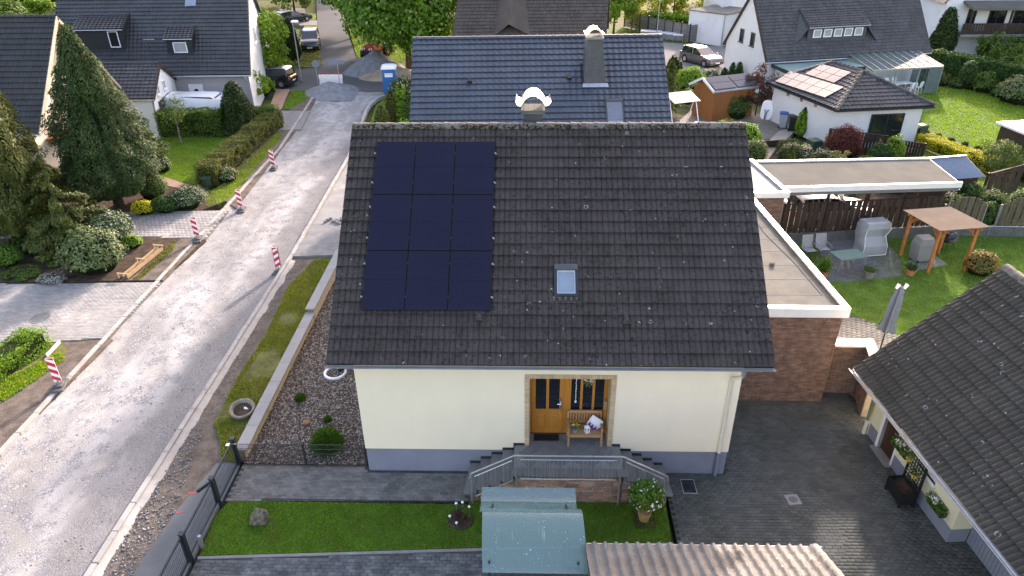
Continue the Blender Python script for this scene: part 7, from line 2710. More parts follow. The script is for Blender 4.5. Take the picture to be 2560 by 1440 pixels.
car('parked_car', 'dark car with red tail lights behind the young tree at the side street', (*(-16.94, 46.14), 0), R(172), 'car_black', 4.2, 1.8, 1.6, roofm='car_silver')
car('parked_car', 'grey estate car with glinting bonnet on the back street beyond the blue roof', (*(21.19, 53.9), -.03), R(-60), 'car_grey', 4.3, 1.75, 1.5)
car('parked_van', 'white delivery van half hidden behind the green hedge', (-18.0, 35.2, 0), R(0), 'van_white', 5.2, 1.95, 2.15, van=True)
cc_ = thing('car_under_carport', 'pale car standing under the carport, only its roof showing', 'car', (20.1, 18.2, 0), 0)
bpy.data.objects.remove(cc_)
car('parked_car', 'pale pink white car under the carport, only its roof shows above the fence', (20.3, 18.3, 0), R(6), 'van_white', 4.3, 1.8, 1.62)

# wheel loader beside the gravel heap
ml = thing('loader', 'small red construction loader parked under the chestnut tree', 'loader', (*(-10.05, 57.03), -.03), R(70))
MB().cbox(-1.3, .5, -.6, .6, .7, 1.35, .08).build('engine_hood', 'machine_red', ml)
MB().cbox(.2, 1.1, -.6, .6, .7, 1.3, .05).build('front_frame', 'anthracite', ml)
MB().cbox(-1.5, -1.25, -.7, .7, .5, .95, .05).build('counterweight', 'anthracite', ml)
b = MB()
for x in (.0, .95):
  for y in (-.55, .55):
    b.bar((x, y, 1.3), (x, y, 2.2), .06)
b.box(-.05, 1.0, -.6, .6, 2.2, 2.28)
pieces(b, 'cab_bar', 'anthracite', ml)
for x in (-.9, .9):
  for y in (-.75, .75):
    w_ = MB().tube([(0, -.16, 0), (0, .16, 0)], .48, 16).build('wheel', 'rubber', ml, (x, y, .48))
    MB().tube([(0, -.165, 0), (0, .165, 0)], .22, 10).build('rim', 'machine_red', w_)
b = MB()
for y in (-.4, .4):
  b.bar((1.0, y, 1.1), (1.9, y, .5), .1)
b.loft([[(1.8, y, .2), (2.3, y, .1), (2.35, y, .2), (1.95, y, .75), (1.8, y, .7)] for y in (-.8, .8)])
b.build('bucket', 'anthracite', ml)
for y in (-.4, .4):
  MB().box(-1.52, -1.5, y - .18, y + .18, .98, 1.2).build('warning_board', 'sign_white', ml)
  MB().add([(-1.525, y - .18, .98), (-1.525, y - .02, .98), (-1.525, y + .14, 1.2), (-1.525, y - .02, 1.2)], [(0, 1, 2, 3)]).build('red_stripe', 'sign_red', ml)

# ------------------------------------------------------------------ heaps, toilet cabin, barrier, signs, lamp
def heap(name, label, c, rx, ry, h, m, seed, stones_m=None, n=0):
  N = 26
  V, F = [], []
  for j in range(N + 1):
    for i in range(N + 1):
      u_, v_ = i / N * 2 - 1, j / N * 2 - 1
      r_ = math.hypot(u_, v_)
      z = max(0, 1 - r_) ** .9 * h
      z *= 1 + .25 * noise.noise(Vector((u_ * 2, v_ * 2, seed)))
      z += .06 * h * noise.noise(Vector((u_ * 7, v_ * 7, seed))) * (1 if r_ < 1 else 0)
      V.append((u_ * rx, v_ * ry, z - .08))
  for j in range(N):
    for i in range(N):
      a = j * (N + 1) + i
      F.append((a, a + 1, a + N + 2, a + N + 1))
  o = npmesh(name, np.array(V), np.array(F), m, smooth=True)
  o.location = (*c, 0)
  o['kind'] = 'thing'
  return tag(o, label, 'heap')
heap('gravel_heap', 'heap of dark grey crushed stone in front of the barrier', ((-11.32, 44.62)[0], (-11.32, 44.62)[1] - .6), 2.3, 2.6, .9, 'grit_heap', 1)
heap('grit_heap', 'tall blue grey grit heap in front of the red loader', (-8.93, 51.13), 3.0, 2.4, 2.0, 'grit_heap', 4)
heap('sand_heap', 'low pale sand heap beside the grit heap under the tree', (-6.96, 49.28), 3.3, 2.0, 1.0, 'sand_heap', 6)
# stones over the near heap
tc = thing('toilet_cabin', 'blue portable toilet cabin with white roof at the road corner', 'toilet cabin', ((-6.19, 42.79)[0], (-6.19, 42.79)[1] + .55, 0), R(6))
MB().cbox(-.55, .55, -.55, .55, .08, 2.05, .04).build('cabin', 'blue_plastic', tc)
MB().box(-.58, .58, -.58, .58, 0, .1).build('skid', 'black_plastic', tc)
b = MB()
b.loft([[(-.6, -.6, 2.05), (.6, -.6, 2.05), (.6, .6, 2.05), (-.6, .6, 2.05)], [(-.58, -.58, 2.2), (.58, -.58, 2.2), (.58, .58, 2.2), (-.58, .58, 2.2)], [(-.35, -.35, 2.32), (.35, -.35, 2.32), (.35, .35, 2.32), (-.35, .35, 2.32)]])
b.build('roof', 'white_plastic', tc)
MB().box(-.4, .42, -.575, -.55, .15, 1.95).build('door', 'blue_plastic', tc)
MB().box(-.33, .3, -.583, -.575, 1.45, 1.75).build('label_plate', 'white_plastic', tc)
fc_ = bpy.data.curves.new('lettering', 'FONT')
for i, (txt, z) in enumerate((('DIXI', 1.62), ('SANITÄR', 1.51))):
  pass
def lettering(txt, size, mtx, m, parent, name='lettering'):
  c = bpy.data.curves.new(name, 'FONT')
  c.body = txt
  c.size = size
  c.align_x = 'CENTER'
  c.align_y = 'CENTER'
  c.extrude = .002
  o = bpy.data.objects.new(name, c)
  COL.objects.link(o)
  dg = bpy.context.evaluated_depsgraph_get()
  me = bpy.data.meshes.new_from_object(o.evaluated_get(dg))
  bpy.data.objects.remove(o)
  me.materials.clear()
  me.materials.append(mat(m))
  return part(me, name, parent, mtx)
bpy.data.curves.remove(fc_)
lettering('TOI TOI', .15, Matrix.Translation((-.015, -.585, 1.63)) @ Matrix.Rotation(R(90), 4, 'X'), 'blue_plastic', tc)
# barrier fence across the street
ba = thing('road_barrier', 'white construction barrier with diagonal stripes and red warning lamps across the street', 'barrier', (-11.55, 45.3, 0), R(3))
b = MB()
for x in (-1.0, 1.0):
  b.box(x - .03, x + .03, -.03, .03, 0, 1.15)
  b.box(x - .05, x + .05, -.4, .4, 0, .08)
pieces(b, 'frame_bar', 'recycled_base', ba)
MB().box(-1.0, 1.0, -.035, -.03 + .03, .12, .40).build('lower_board', 'sign_white', ba)
MB().box(-1.0, 1.0, -.035, 0, .78, 1.1).build('upper_board', 'sign_white', ba)
b = MB().box(-1.0, 1.0, -.02, -.012, .40, .78)
b.build('mesh_field', 'white_metal', ba)
for i in range(7):
  x = -.95 + i * .28
  MB().add([(x, -.04, .14), (x + .1, -.04, .14), (x + .26, -.04, .38), (x + .16, -.04, .38)], [(0, 1, 2, 3)]).build('stripe', 'plinth_grey', ba)
for i, x in enumerate((-.8, -.4, -.1, .3, .6, .85)):
  MB().tube([(x, -.06, 1.18), (x, .0, 1.18)], .09, 12).build('warning_lamp', 'lamp_red', ba)
def road_sign(label, loc, kind, rz=0.0):
  t = thing('road_sign', label, 'sign', loc, rz)
  MB().tube([(0, .03, 0), (0, .03, 2.35)], .03, 8).build('pole', 'galvanised', t)
  if kind == 'round':
    MB().tube([(0, -.012, 2.05), (0, .012, 2.05)], .3, 24).build('plate', 'plinth_grey', t)
  else:
    MB().prism([(-.65, 0), (.5, 0), (.68, .18), (.5, .36), (-.65, .36)], -.012, .012).build('plate', 'plinth_grey', t, (0, 0, 2.0), (R(90), 0, R(0)))
  MB().box(-.3, .3, -.15, .2, 0, .1).build('foot', 'recycled_base', t)
  return t
road_sign('back of a round grey road sign on a thin pole left of the barrier', (*(-12.57, 44.89), 0), 'round')
road_sign('back of an arrow shaped grey road sign right of the barrier', (*(-10.74, 44.87), 0), 'arrow', R(4))
lp_ = thing('street_lamp', 'grey street lamp post at the corner of the side street', 'street lamp', (*(-14.73, 47.36), 0))
MB().tube([(0, 0, 0), (0, 0, 4.9)], [.07, .045], 8).build('pole', 'galvanised', lp_, smooth=True)
MB().cbox(-.1, .5, -.14, .14, 4.9, 5.06, .05).build('lamp_head', 'white_metal', lp_)
MB().tube([(0, 0, 0), (0, 0, .9)], .09, 8).build('base_section', 'galvanised', lp_)
lp2 = thing('street_lamp', 'thin street lamp in front of the grey screen on the back street', 'street lamp', (*(18.71, 64.99), 0))
MB().tube([(0, 0, 0), (0, 0, 4.0)], [.06, .04], 8).build('pole', 'galvanised', lp2, smooth=True)
MB().lathe([(.05, 4.0), (.3, 4.05), (.25, 4.2), (.02, 4.25)], 12).build('lamp_head', 'white_metal', lp2)

# warning beacons along the road
def beacon(label, loc, rz, flip=False, back=False):
  t = thing('warning_beacon', label, 'traffic beacon', loc, rz, 'red and white beacons along the dug-up road')
  b = MB().cbox(-.2, .2, -.38, .38, 0, .07, .02)
  b.cbox(-.14, .14, -.2, .2, .07, .13, .03)
  b.build('foot', 'recycled_base', t)
  MB().box(-.03, .03, -.02, .02, .1, .3).build('stem', 'galvanised', t)
  MB().cbox(-.125, .125, -.016, .016, .2, 1.2, .01).build('board', 'sign_white', t)
  s = -1 if flip else 1
  for k in range(4):
    z = .18 + k * .30
    pts = [(-.122, z + (.0 if s > 0 else .16)), (.122, z + (.16 if s > 0 else .0)), (.122, z + (.32 if s > 0 else .16)), (-.122, z + (.16 if s > 0 else .32))]
    pts = [(x, min(max(zz, .205), 1.19)) for x, zz in pts]
    for y, od in ((-.0185, 1), (.0185, -1)):
      q_ = [(x, y, zz) for x, zz in pts]
      MB().add(q_ if od > 0 else q_[::-1], [(0, 1, 2, 3)]).build('red_stripe', 'sign_red', t)
  if back:
    MB().tube([(0, 0, 1.2), (0, 0, 1.26)], .012, 6).build('peg', 'anthracite', t)
    b = MB()
    b.box(-.135, -.122, -.02, .02, .2, 1.2); b.box(.122, .135, -.02, .02, .2, 1.2)
    pieces(b, 'edge_trim', 'anthracite', t)
  return t
beacon('red and white beacon on the left kerb nearest the camera', (-11.02, 4.35, .07), R(14), True)
beacon('red and white beacon on the left kerb at the corner of the wooden edging', (-10.95, 15.95, .05), R(12), True)
beacon('red and white beacon on the left kerb by the upper drive', (-10.2, 19.8, -.08), R(8), True)
beacon('red and white beacon on the left kerb farthest up the road', (-10.45, 26.1, -.08), R(6), True)
beacon('dark edged red and white beacon at the right kerb', (-6.05, 13.0, -.08), R(-6), False, True)

# ------------------------------------------------------------------ garden wall, gate, fence and small things round the cream house
gwall = thing('garden_wall', 'low tan brick wall with grey coping between verge and gravel bed', 'wall')
MB().box(-3.5, -3.30, .95, 8.75, -.2, .34).build('wall_body', 'mortar_dark', gwall)
MB().box(-3.5, -3.30, 8.77, 14.0, -.2, .50).build('wall_body', 'mortar_dark', gwall)
laid(gwall, bond_cells((-3.298, .96, .02), (0, 1, 0), (0, 0, 1), 7.75, .34, .24, .052, .0105) + bond_cells((-3.298, 8.8, .02), (0, 1, 0), (0, 0, 1), 5.1, .48, .24, .052, .0105), 'brick_tan', 'brick', 120, 'bricks', .012, .003)
x = .93
for y0, y1, z in ((.93, 8.78, .34), (8.76, 14.0, .50)):
  n = int((y1 - y0) / 1.0)
  for i in range(n):
    a, c = y0 + (y1 - y0) * i / n, y0 + (y1 - y0) * (i + 1) / n
    MB().cbox(-3.60, -3.22, a + .003, c - .003, z, z + .06, .008).build('coping_stone', 'coping_grey', gwall)
settle(gwall, (-3.4, 7, 0))
FX = -3.46
def gate_post(p, y, h=1.0):
  MB().cbox(FX - .06, FX + .06, y - .06, y + .06, -.1, h, .01).build('post', 'anthracite', p)
  MB().cbox(FX - .075, FX + .075, y - .075, y + .075, h, h + .03, .008).build('post_cap', 'anthracite', p)
def bar_panel(parent, y0, y1, z0, z1, n, frame=True):
  b = MB()
  if frame:
    b.bar((FX, y0, z0), (FX, y1, z0), .045); b.bar((FX, y0, z1), (FX, y1, z1), .045)
    b.bar((FX, y0 + .02, z0), (FX, y0 + .02, z1), .04); b.bar((FX, y1 - .02, z0), (FX, y1 - .02, z1), .04)
  f_ = b.build('frame', 'anthracite', parent) if frame else parent
  for i in range(1, n):
    y = y0 + (y1 - y0) * i / n
    MB().bar((FX, y, z0), (FX, y, z1), .006).build('bar', 'anthracite', f_)
  for z in np.linspace(z0 + .05, z1 - .03, 4):
    MB().bar((FX - .008, y0, z), (FX - .008, y1, z), .006).build('wire', 'anthracite', f_)
gt = thing('garden_gate', 'dark grey metal mesh gate closing the front path', 'gate')
gate_post(gt, .76); gate_post(gt, -.84)
bar_panel(gt, -.74, .68, .1, .92, 20)
MB().tube([(FX - .05, .62, .86), (FX - .16, .62, .86), (FX - .16, .68, .86), (FX + .12, .68, .86)], .02, 6).build('handle', 'bright_steel', gt)
MB().bar((FX - .03, -.8, .85), (FX - .42, -.98, .62), .05, .09).build('letterbox_arm', 'anthracite', gt)
settle(gt, (FX, 0, 0))
mf = thing('mesh_fence', 'dark mesh fence panel between the gate and the drive gate', 'fence')
gate_post(mf, -2.76)
bar_panel(mf, -2.70, -.90, .12, .90, 26)
MB().box(FX - .05, FX + .05, -2.68, -.92, -.05, .12).build('base_board', 'concrete_grey', mf)
MB().bar((FX + .16, -2.35, 0), (FX + .16, -2.35, .45), .08).build('stop_post', 'galvanised', mf)
settle(mf, (FX, -1.8, 0))
dg = thing('drive_gate', 'dark mesh drive gate running out of the picture at bottom left', 'gate')
bar_panel(dg, -7.2, -2.84, .1, .95, 60)
settle(dg, (FX, -5, 0))
bf = thing('bed_fence', 'dark wire mesh fence between the gravel bed and the front path', 'fence')
for x in (-1.42, .42):
  MB().cbox(x - .03, x + .03, .75, .81, -.1, .82, .01).build('post', 'anthracite', bf)
b = MB()
for i in range(76):
  x = -3.36 + i * .05
  b.bar((x, .78, .05), (x, .78, .78), .008)
for i in range(5):
  b.bar((-3.36, .772, .06 + i * .178), (.42, .772, .06 + i * .178), .011)
b.build('wire_mesh', 'anthracite', bf)['kind'] = 'stuff'
settle(bf, (-1.5, .78, 0))
# stone tub, ring planter, boulder
tub = thing('stone_tub', 'round weathered stone tub lying tilted on the grass verge', 'planter', (-4.15, 3.1, .0), R(20))
b = MB().lathe([(.28, 0), (.38, .12), (.41, .26), (.38, .28), (.33, .26), (.27, .12), (.05, .10)], 20)
b.xf(Matrix.Rotation(R(12), 4, 'X')).build('bowl', 'stone_planter', tub, smooth=True)
MB().lathe([(.02, .17), (.31, .17)], 16, cap=False).xf(Matrix.Rotation(R(12), 4, 'X')).build('soil', 'soil_dark', tub)
MB().box(-.02, .16, -.06, .05, .2, .215).xf(Matrix.Rotation(R(20), 4, 'Y')).build('paper_scrap', 'cloth_white', tub)
rg = thing('ring_planter', 'white concrete planting ring at the house corner under the roof edge', 'planter', (-1.63, 5.3, 0))
b = MB()
prof = [(.32, 0), (.40, 0), (.40, .07), (.32, .07)]
n = 28
rings = []
for k in range(n + 1):
  a = 2 * math.pi * k / n
  rings.append([(r_ * math.cos(a), r_ * math.sin(a), z) for r_, z in prof])
b.loft(rings, cap=False).build('ring', 'frame_white', rg, smooth=True)
shrub('ring_plant', 'dark green plant growing in the white planting ring', (-1.45, 5.55, 0), .2, .2, .5, 'leaf_hedge_dark', .05, 260, seed=4)
tag(MB().rock((-2.08, -1.48, .16), .24, .22, .24, 5, 20, 12, .45).build('boulder', 'rock', smooth=True), 'rough brown boulder on the front lawn', 'rock')
tag(MB().rock((8.9 - 9.9, 2.2, .08), .13, .1, .09, 9, 10, 7, .3).build('field_stone', 'stone_planter', smooth=True), 'rounded pale field stone in the gravel bed near the fern', 'rock')
tag(MB().rock((.1, 4.25, .08), .16, .12, .1, 11, 10, 7, .3).build('field_stone', 'stone_planter', smooth=True), 'oblong pale field stone against the house wall', 'rock')
tag(MB().rock((-1.9, 2.6, .06), .10, .09, .08, 14, 10, 7, .3).build('field_stone', 'terracotta', smooth=True), 'reddish field stone in the middle of the gravel bed', 'rock')
# flower circle in the lawn with glass balls
fcir = thing('flower_circle', 'round flower bed with glass ball stakes in the front lawn', 'flower bed', (3.42, -1.32, .015))
MB().lathe([(.36, 0), (.34, .05), (.05, .07)], 20).build('soil', 'soil_dark', fcir)
n = 500
C = RNG.normal(size=(n, 3)) * np.array([.15, .13, .1]) + np.array([0, 0, .18])
C[:, 2] = np.maximum(C[:, 2], .05)
leaf_cloud('leaves', C, unit(n), np.full(n, .06), 'leaf_plum', fcir, .3)
C = RNG.normal(size=(120, 3)) * np.array([.06, .05, .1]) + np.array([.17, .0, .25])
leaf_cloud('green_shoots', C, unit(120), np.full(120, .07), 'leaf_fern', fcir, .3)
for k, (x, y, z) in enumerate(((.05, .22, .42), (-.12, .2, .40), (-.28, -.05, .18), (-.08, -.26, .16), (.24, .1, .38))):
  s_ = MB().tube([(x, y, 0), (x, y, z)], .006, 5).build('stake', 'galvanised', fcir)
  MB().rock((x, y, z + .03), .045, .045, .045, 0, 12, 8, 0).build('glass_ball', 'glass_ball', s_, smooth=True)
# oleander pot at the stair
op = thing('flowering_pot', 'straw coloured pot with white flowering shrub at the foot of the right stair', 'potted plant', (8.42, -1.22, .015))
MB().lathe([(.12, 0), (.17, .2), (.19, .36), (.17, .36), (.15, .3), (.02, .3)], 16).build('pot', 'straw_pot', op, smooth=True)
MB().box(-.3, .3, -.3, .3, -.01, .015).build('stand_slab', 'wood_dark', op)
n = 2200
d = unit(n)
C = d * (RNG.random(n) ** .4)[:, None] * np.array([.5, .42, .46]) + np.array([0, 0, .95])
leaf_cloud('foliage', C, d + np.array([0, 0, .3]), np.full(n, .085), 'leaf_fern', op, .45)
C = unit(90) * np.array([.5, .42, .46]) * .98 + np.array([0, 0, .95])
leaf_cloud('blooms', C, unit(90), np.full(90, .075), 'flower_white', op, 1)
b = MB()
for k in range(7):
  a = k * .9
  b.tube([(0, 0, .3), (.1 * math.cos(a), .1 * math.sin(a), .6), (.32 * math.cos(a), .28 * math.sin(a), 1.0)], .012, 5)
pieces(b, 'stem', 'bark', op)
for lb, x, y, r_ in (('rounded bright green sedge tuft behind the bed fence', -.95, 1.5, .42), ('small green tuft in the gravel bed below the tub', -2.45, 3.8, .17), ('tiny green tuft in the gravel bed near the roof corner', -2.2, 7.6, .16), ('thin grey green tuft beside the sedge', -1.25, 2.75, .13)):
  t = thing('grass_tuft', lb, 'plant', (x, y, 0), 0, 'tufts in the gravel bed')
  n = int(2600 * r_ / .4)
  a = RNG.random(n) * 6.283
  rr = RNG.random(n) ** .5 * r_
  C = np.stack([np.cos(a) * rr, np.sin(a) * rr, r_ * (.55 + .9 * RNG.random(n)) * np.sqrt(np.maximum(.05, 1 - (rr / r_) ** 2))], -1)
  al = np.stack([np.cos(a) * .6, np.sin(a) * .6, np.full(n, 1.0)], -1)
  leaf_cloud('blades', C, np.stack([-np.sin(a), np.cos(a), np.zeros(n)], -1), np.full(n, r_ * .75), 'leaf_fern', t, .12, along=al)
# manhole in the paved drive
mh_ = thing('manhole', 'round iron manhole cover in the paved drive at left', 'manhole cover', (*(-14.43, 8.82), .035))
MB().lathe([(.42, 0), (.42, .012), (.01, .013)], 28).build('frame_ring', 'concrete_grey', mh_)
MB().lathe([(.35, .0), (.35, .016), (.01, .017)], 28).build('cover', 'concrete_dark', mh_)
b = MB()
for k in range(-3, 4):
  b.box(-.25, .25, k * .08 - .012, k * .08 + .012, .017, .021)
pieces(b, 'tread_bar', 'galvanised', mh_)
# wooden edging beside the planting bed
we = thing('wooden_edging', 'new pale wooden plank edging between planting bed and sandy strip', 'edging')
p, q = Vector((*(-12.5, 12.08), 0)), Vector((*(-12.2, 14.89), 0))
d = (q - p).normalized()
s = Vector((d.y, -d.x, 0))
for k in range(3):
  a, c = p.lerp(q, k / 3), p.lerp(q, (k + 1) / 3)
  MB().bar(a + Vector((0, 0, .12)), c + Vector((0, 0, .12)), .035, .18).build('plank', 'wood_pale', we)
  MB().bar(a - s * .22 + Vector((0, 0, .16)), c - s * .22 + Vector((0, 0, .16)), .04, .14).build('plank', 'wood_pale', we)
for k in range(3):
  a = p.lerp(q, k / 2)
  MB().bar(a - s * .45 + Vector((0, 0, .26)), a + s * .05 + Vector((0, 0, .26)), .09, .04).build('cross_batten', 'wood_pale', we)
  MB().bar(a - s * .42 + Vector((0, 0, -.1)), a - s * .42 + Vector((0, 0, .3)), .06).build('peg', 'wood_pale', we)
settle(we, ((p + q) / 2))
e0_, e1_ = Vector((*(-12.58, 6.16), 0)), Vector((*(-12.63, 7.07), 0))
tag(MB().bar(e0_ + Vector((0, 0, .06)), e1_ + Vector((0, 0, .06)), .05, .14).build('edging_stone', 'frame_white'), 'white edging stone at the end of the light green hedge', 'edging')
tag(MB().cbox(-.16, .16, -.12, .12, 0, .3, .03).build('grave_lamp_stone', 'concrete_grey', None, (*(-15.37, 11.69), .03)), 'small grey block beside the pale heather', 'stone block')
# bins
def bin_(label, loc, rz, body, lid, h=1.05, group='wheelie bins'):
  t = thing('wheelie_bin', label, 'bin', loc, rz, group)
  MB().loft([[(-.22, -.26, .05), (.22, -.26, .05), (.22, .24, .05), (-.22, .24, .05)], [(-.28, -.34, h * .93), (.28, -.34, h * .93), (.28, .32, h * .93), (-.28, .32, h * .93)]]).build('body', body, t)
  MB().loft([[(-.3, -.37, h * .93), (.3, -.37, h * .93), (.3, .36, h * .93), (-.3, .36, h * .93)], [(-.29, -.35, h * .98), (.29, -.35, h * .98), (.29, .36, h * 1.0), (-.29, .36, h * 1.0)], [(-.2, -.2, h * 1.03), (.2, -.2, h * 1.03), (.2, .28, h * 1.04), (-.2, .28, h * 1.04)]]).build('lid', lid, t)
  for sx in (-.24, .24):
    MB().tube([(sx - .03, .28, .1), (sx + .03, .28, .1)], .1, 10).build('wheel', 'rubber', t)
  MB().tube([(-.22, .38, h * .92), (.22, .38, h * .92)], .018, 6).build('handle', body, t)
  return t
bin_('dark bin with black lid, leftmost of the four by the hipped garage', (28.55, 30.55, .03), R(190), 'bin_dark', 'bin_dark')
bin_('dark bin with blue lid in front of the hipped garage window', (29.3, 30.75, .03), R(188), 'bin_dark', 'blue_lid')
bin_('dark bin with olive lid in front of the hipped garage', (30.05, 30.95, .03), R(190), 'bin_dark', 'bin_lid_olive')
bin_('green bin seen from the side at the hipped garage corner', (30.7, 31.1, .03), R(110), 'bin_green', 'bin_green')
bin_('grey bin with blue lid beside the white garage wall', (22.75, 34.0, .01), R(160), 'grey_plastic', 'blue_lid')
bin_('black bin beside the golden column shrub', (23.2, 33.3, .01), R(160), 'black_plastic', 'bin_dark')
for k, (lb, x, y) in enumerate((('green compost bin behind the red maple, farther one', 23.0, 28.6), ('green compost bin behind the red maple, nearer one', 23.75, 28.0))):
  t = thing('compost_bin', lb, 'compost bin', (x, y, 0), R(20), 'compost bins')
  MB().loft([[(-.42, -.42, 0), (.42, -.42, 0), (.42, .42, 0), (-.42, .42, 0)], [(-.33, -.33, .85), (.33, -.33, .85), (.33, .33, .85), (-.33, .33, .85)]]).build('body', 'bin_green', t)
  MB().cbox(-.36, .36, -.36, .36, .85, .92, .03).build('lid', 'bin_green', t)
tag(MB().lathe([(.24, 0), (.28, .5), (.3, .5), (.3, .54), (.02, .56)], 14).build('water_butt', 'bin_green', None, (*(-13.3, 23.01), .03)), 'dark green tub at the near end of the brown hedge', 'tub')
# washing table top leaning by the white wall
t = thing('table_top', 'white oval table top with dark feet leaning beside the white garage wall', 'table top', (22.0, 35.6, .01), R(-30))
b = MB()
rr_ = [[(.42 * math.copysign(abs(math.cos(a)) ** .6, math.cos(a)), y, .75 + .68 * math.copysign(abs(math.sin(a)) ** .6, math.sin(a))) for a in np.linspace(0, 2 * math.pi, 25)[:-1]] for y in (-.02, .02)]
b.loft(rr_).xf(Matrix.Rotation(R(-16), 4, 'X')).build('panel', 'white_plastic', t)
b = MB()
for s_ in (-1, 1):
  b.tube([(s_ * .03, -.16, .1), (s_ * .05, -.02, .6), (s_ * .14, .1, .78)], .03, 6)
pieces(b, 'foot', 'anthracite', t)
# table in front of the shed, awning frame beyond the blue roof
t = thing('work_table', 'grey garden table in front of the wooden shed', 'table', (18.7, 38.6, .01), R(20))
MB().cbox(-.95, .95, -.4, .4, .7, .76, .02).build('table_top', 'grey_plastic', t)
for sx in (-.8, .8):
  for sy in (-.3, .3):
    MB().bar((sx, sy, 0), (sx, sy, .7), .06).build('leg', 'grey_plastic', t)
t = thing('garden_swing', 'pale canopy with slanting white frame right of the blue roof', 'canopy', (15.6, 33.5, 0), R(20))
MB().loft([[(-1.0, -.6, 2.05), (1.0, -.6, 2.05), (1.0, -.6, 2.08), (-1.0, -.6, 2.08)], [(-1.0, .8, 2.4), (1.0, .8, 2.4), (1.0, .8, 2.43), (-1.0, .8, 2.43)]]).build('canopy', 'tarp_grey', t)
b = MB()
for sx in (-1, 1):
  b.tube([(sx, -.9, 0), (sx, .1, 2.2), (sx, 1.0, 0)], .035, 6)
pieces(b, 'frame_bar', 'white_metal', t)
t = thing('wooden_box', 'dark wooden raised box with white frame beside the blue roof', 'raised bed', (16.0, 30.0, 0), R(12))
for k in range(5):
  MB().box(-.9, .9, -.62, -.58, .05 + k * .17, .2 + k * .17).build('plank', 'wood_dark', t)
  MB().box(.88, .92, -.58, .6, .05 + k * .17, .2 + k * .17).build('plank', 'wood_dark', t)
b = MB()
b.bar((-.9, -.6, .95), (.9, -.6, .95), .06); b.bar((.9, -.6, .95), (.9, .6, .95), .06); b.bar((.9, -.6, .95), (0, .5, 1.5), .05); b.bar((-.9, -.6, .95), (0, .5, 1.5), .05)
b.build('cold_frame', 'white_metal', t)
# brown fences in the neighbour's garden
board_fence('board_fence', 'brown fence panel with arched end behind the red maple', (24.0, 29.05), (26.9, 27.6), .05, 1.45, 18, 'wood_fence', posts=2)
board_fence('board_fence', 'low brown fence panel in front of the four bins', (27.1, 28.2), (29.1, 27.2), .05, 1.1, 14, 'wood_fence', posts=2)
board_fence('board_fence', 'short brown fence panel at the corner of the carport roof', (26.0, 23.0), (27.8, 21.9), .05, 1.2, 12, 'wood_fence', posts=2)
MB().quad((0, 0, -50), (0, 0, -50), (0, 0, -50), (0, 0, -50)) if False else None
t = thing('raised_border', 'black timber raised border in the shrub bed behind the cream roof', 'raised bed', (20.4, 29.7, 0), R(10))
for k in range(2):
  MB().box(-1.2, 1.2, -.05, .05, .02 + k * .24, .24 + k * .24).build('timber', 'wood_dark', t)
tag(MB().cbox(-2.2, 2.2, -1.6, 1.6, 0, 2.3, .05).build('dark_shed', 'wood_dark', None, (35.6, 26.0, 0), (0, 0, R(10))), 'dark garden shed with white roof edge at the right picture edge', 'shed')
tag(MB().box(-2.4, 2.4, -1.8, 1.8, 2.3, 2.42).build('shed_roof', 'white_metal', bpy.data.objects['dark_shed'], (0, 0, 0)))

# ------------------------------------------------------------------ plants: left of the road
conifer('big_conifer', 'tall broad dark conifer standing in front of the white garage', (-17.0, 20.2, 0), 9.6, 2.75, 'leaf_thuja', 56000, .15, clear=.9, power=.78, tr=.28, seed=3, lumps=.5, belly=.16)
conifer('old_cypress', 'brownish lumpy cypress cut by the left picture edge', (-19.1, 15.4, 0), 8.9, 2.3, 'leaf_cypress', 46000, .15, clear=1.0, power=.55, tr=.24, seed=5, lumps=.5, belly=.3)
conifer('layered_yew', 'wide feathery spruce with layered boughs below the cypress', (-17.0, 15.4, 0), 4.5, 2.5, 'leaf_spruce', 30000, .15, clear=.2, power=.75, layers=11, seed=8, tr=.14, belly=.1, up=.4)
conifer('back_conifer', 'dark conifer filling the gap under the cypress at the left edge', (-20.4, 17.2, 0), 5.5, 1.7, 'leaf_thuja', 14000, .16, clear=.3, power=.7, seed=15, lumps=.4)
shrub('rhododendron', 'big rounded rhododendron with pale glossy leaves in the planting bed', (-14.3, 12.9, .03), 1.3, 1.2, 2.0, 'leaf_rhodo', .13, 260, seed=2, lump=.25)
shrub('variegated_laurel', 'pale edged shrub behind the rhododendron', (-15.0, 15.6, .03), 1.05, 1.0, 1.6, 'leaf_laurel', .12, 260, seed=6)
shrub('clipped_ball', 'smooth grey green clipped dome under the big conifer', (-15.6, 21.3, .03), .85, .85, 1.5, 'leaf_dull', .06, 260, seed=7, lump=.05)
shrub('yellow_bush', 'bright yellow bush beside the conifer trunk', (-15.1, 19.1, .03), .62, .5, .72, 'leaf_yellow', .07, 240, seed=8)
shrub('green_bush', 'dark green low bush right of the yellow bush', (-14.1, 19.5, .03), .8, .7, .85, 'leaf_hedge_dark', .08, 240, seed=9)
shrub('euonymus', 'pale variegated bush at the corner of the upper drive', (-13.1, 20.1, .03), .95, .8, 1.15, 'leaf_laurel', .08, 260, seed=10)
shrub('pink_bush', 'white pink flowering bush at the near end of the brown hedge', (-12.35, 23.9, .02), .55, .6, .8, 'leaf_blossom', .07, 240, seed=13)
shrub('white_bush', 'white flowering bush right of the big conifer on the lawn', (-17.0, 25.4, .02), .6, .5, 1.0, 'leaf_blossom', .08, 220, seed=14)
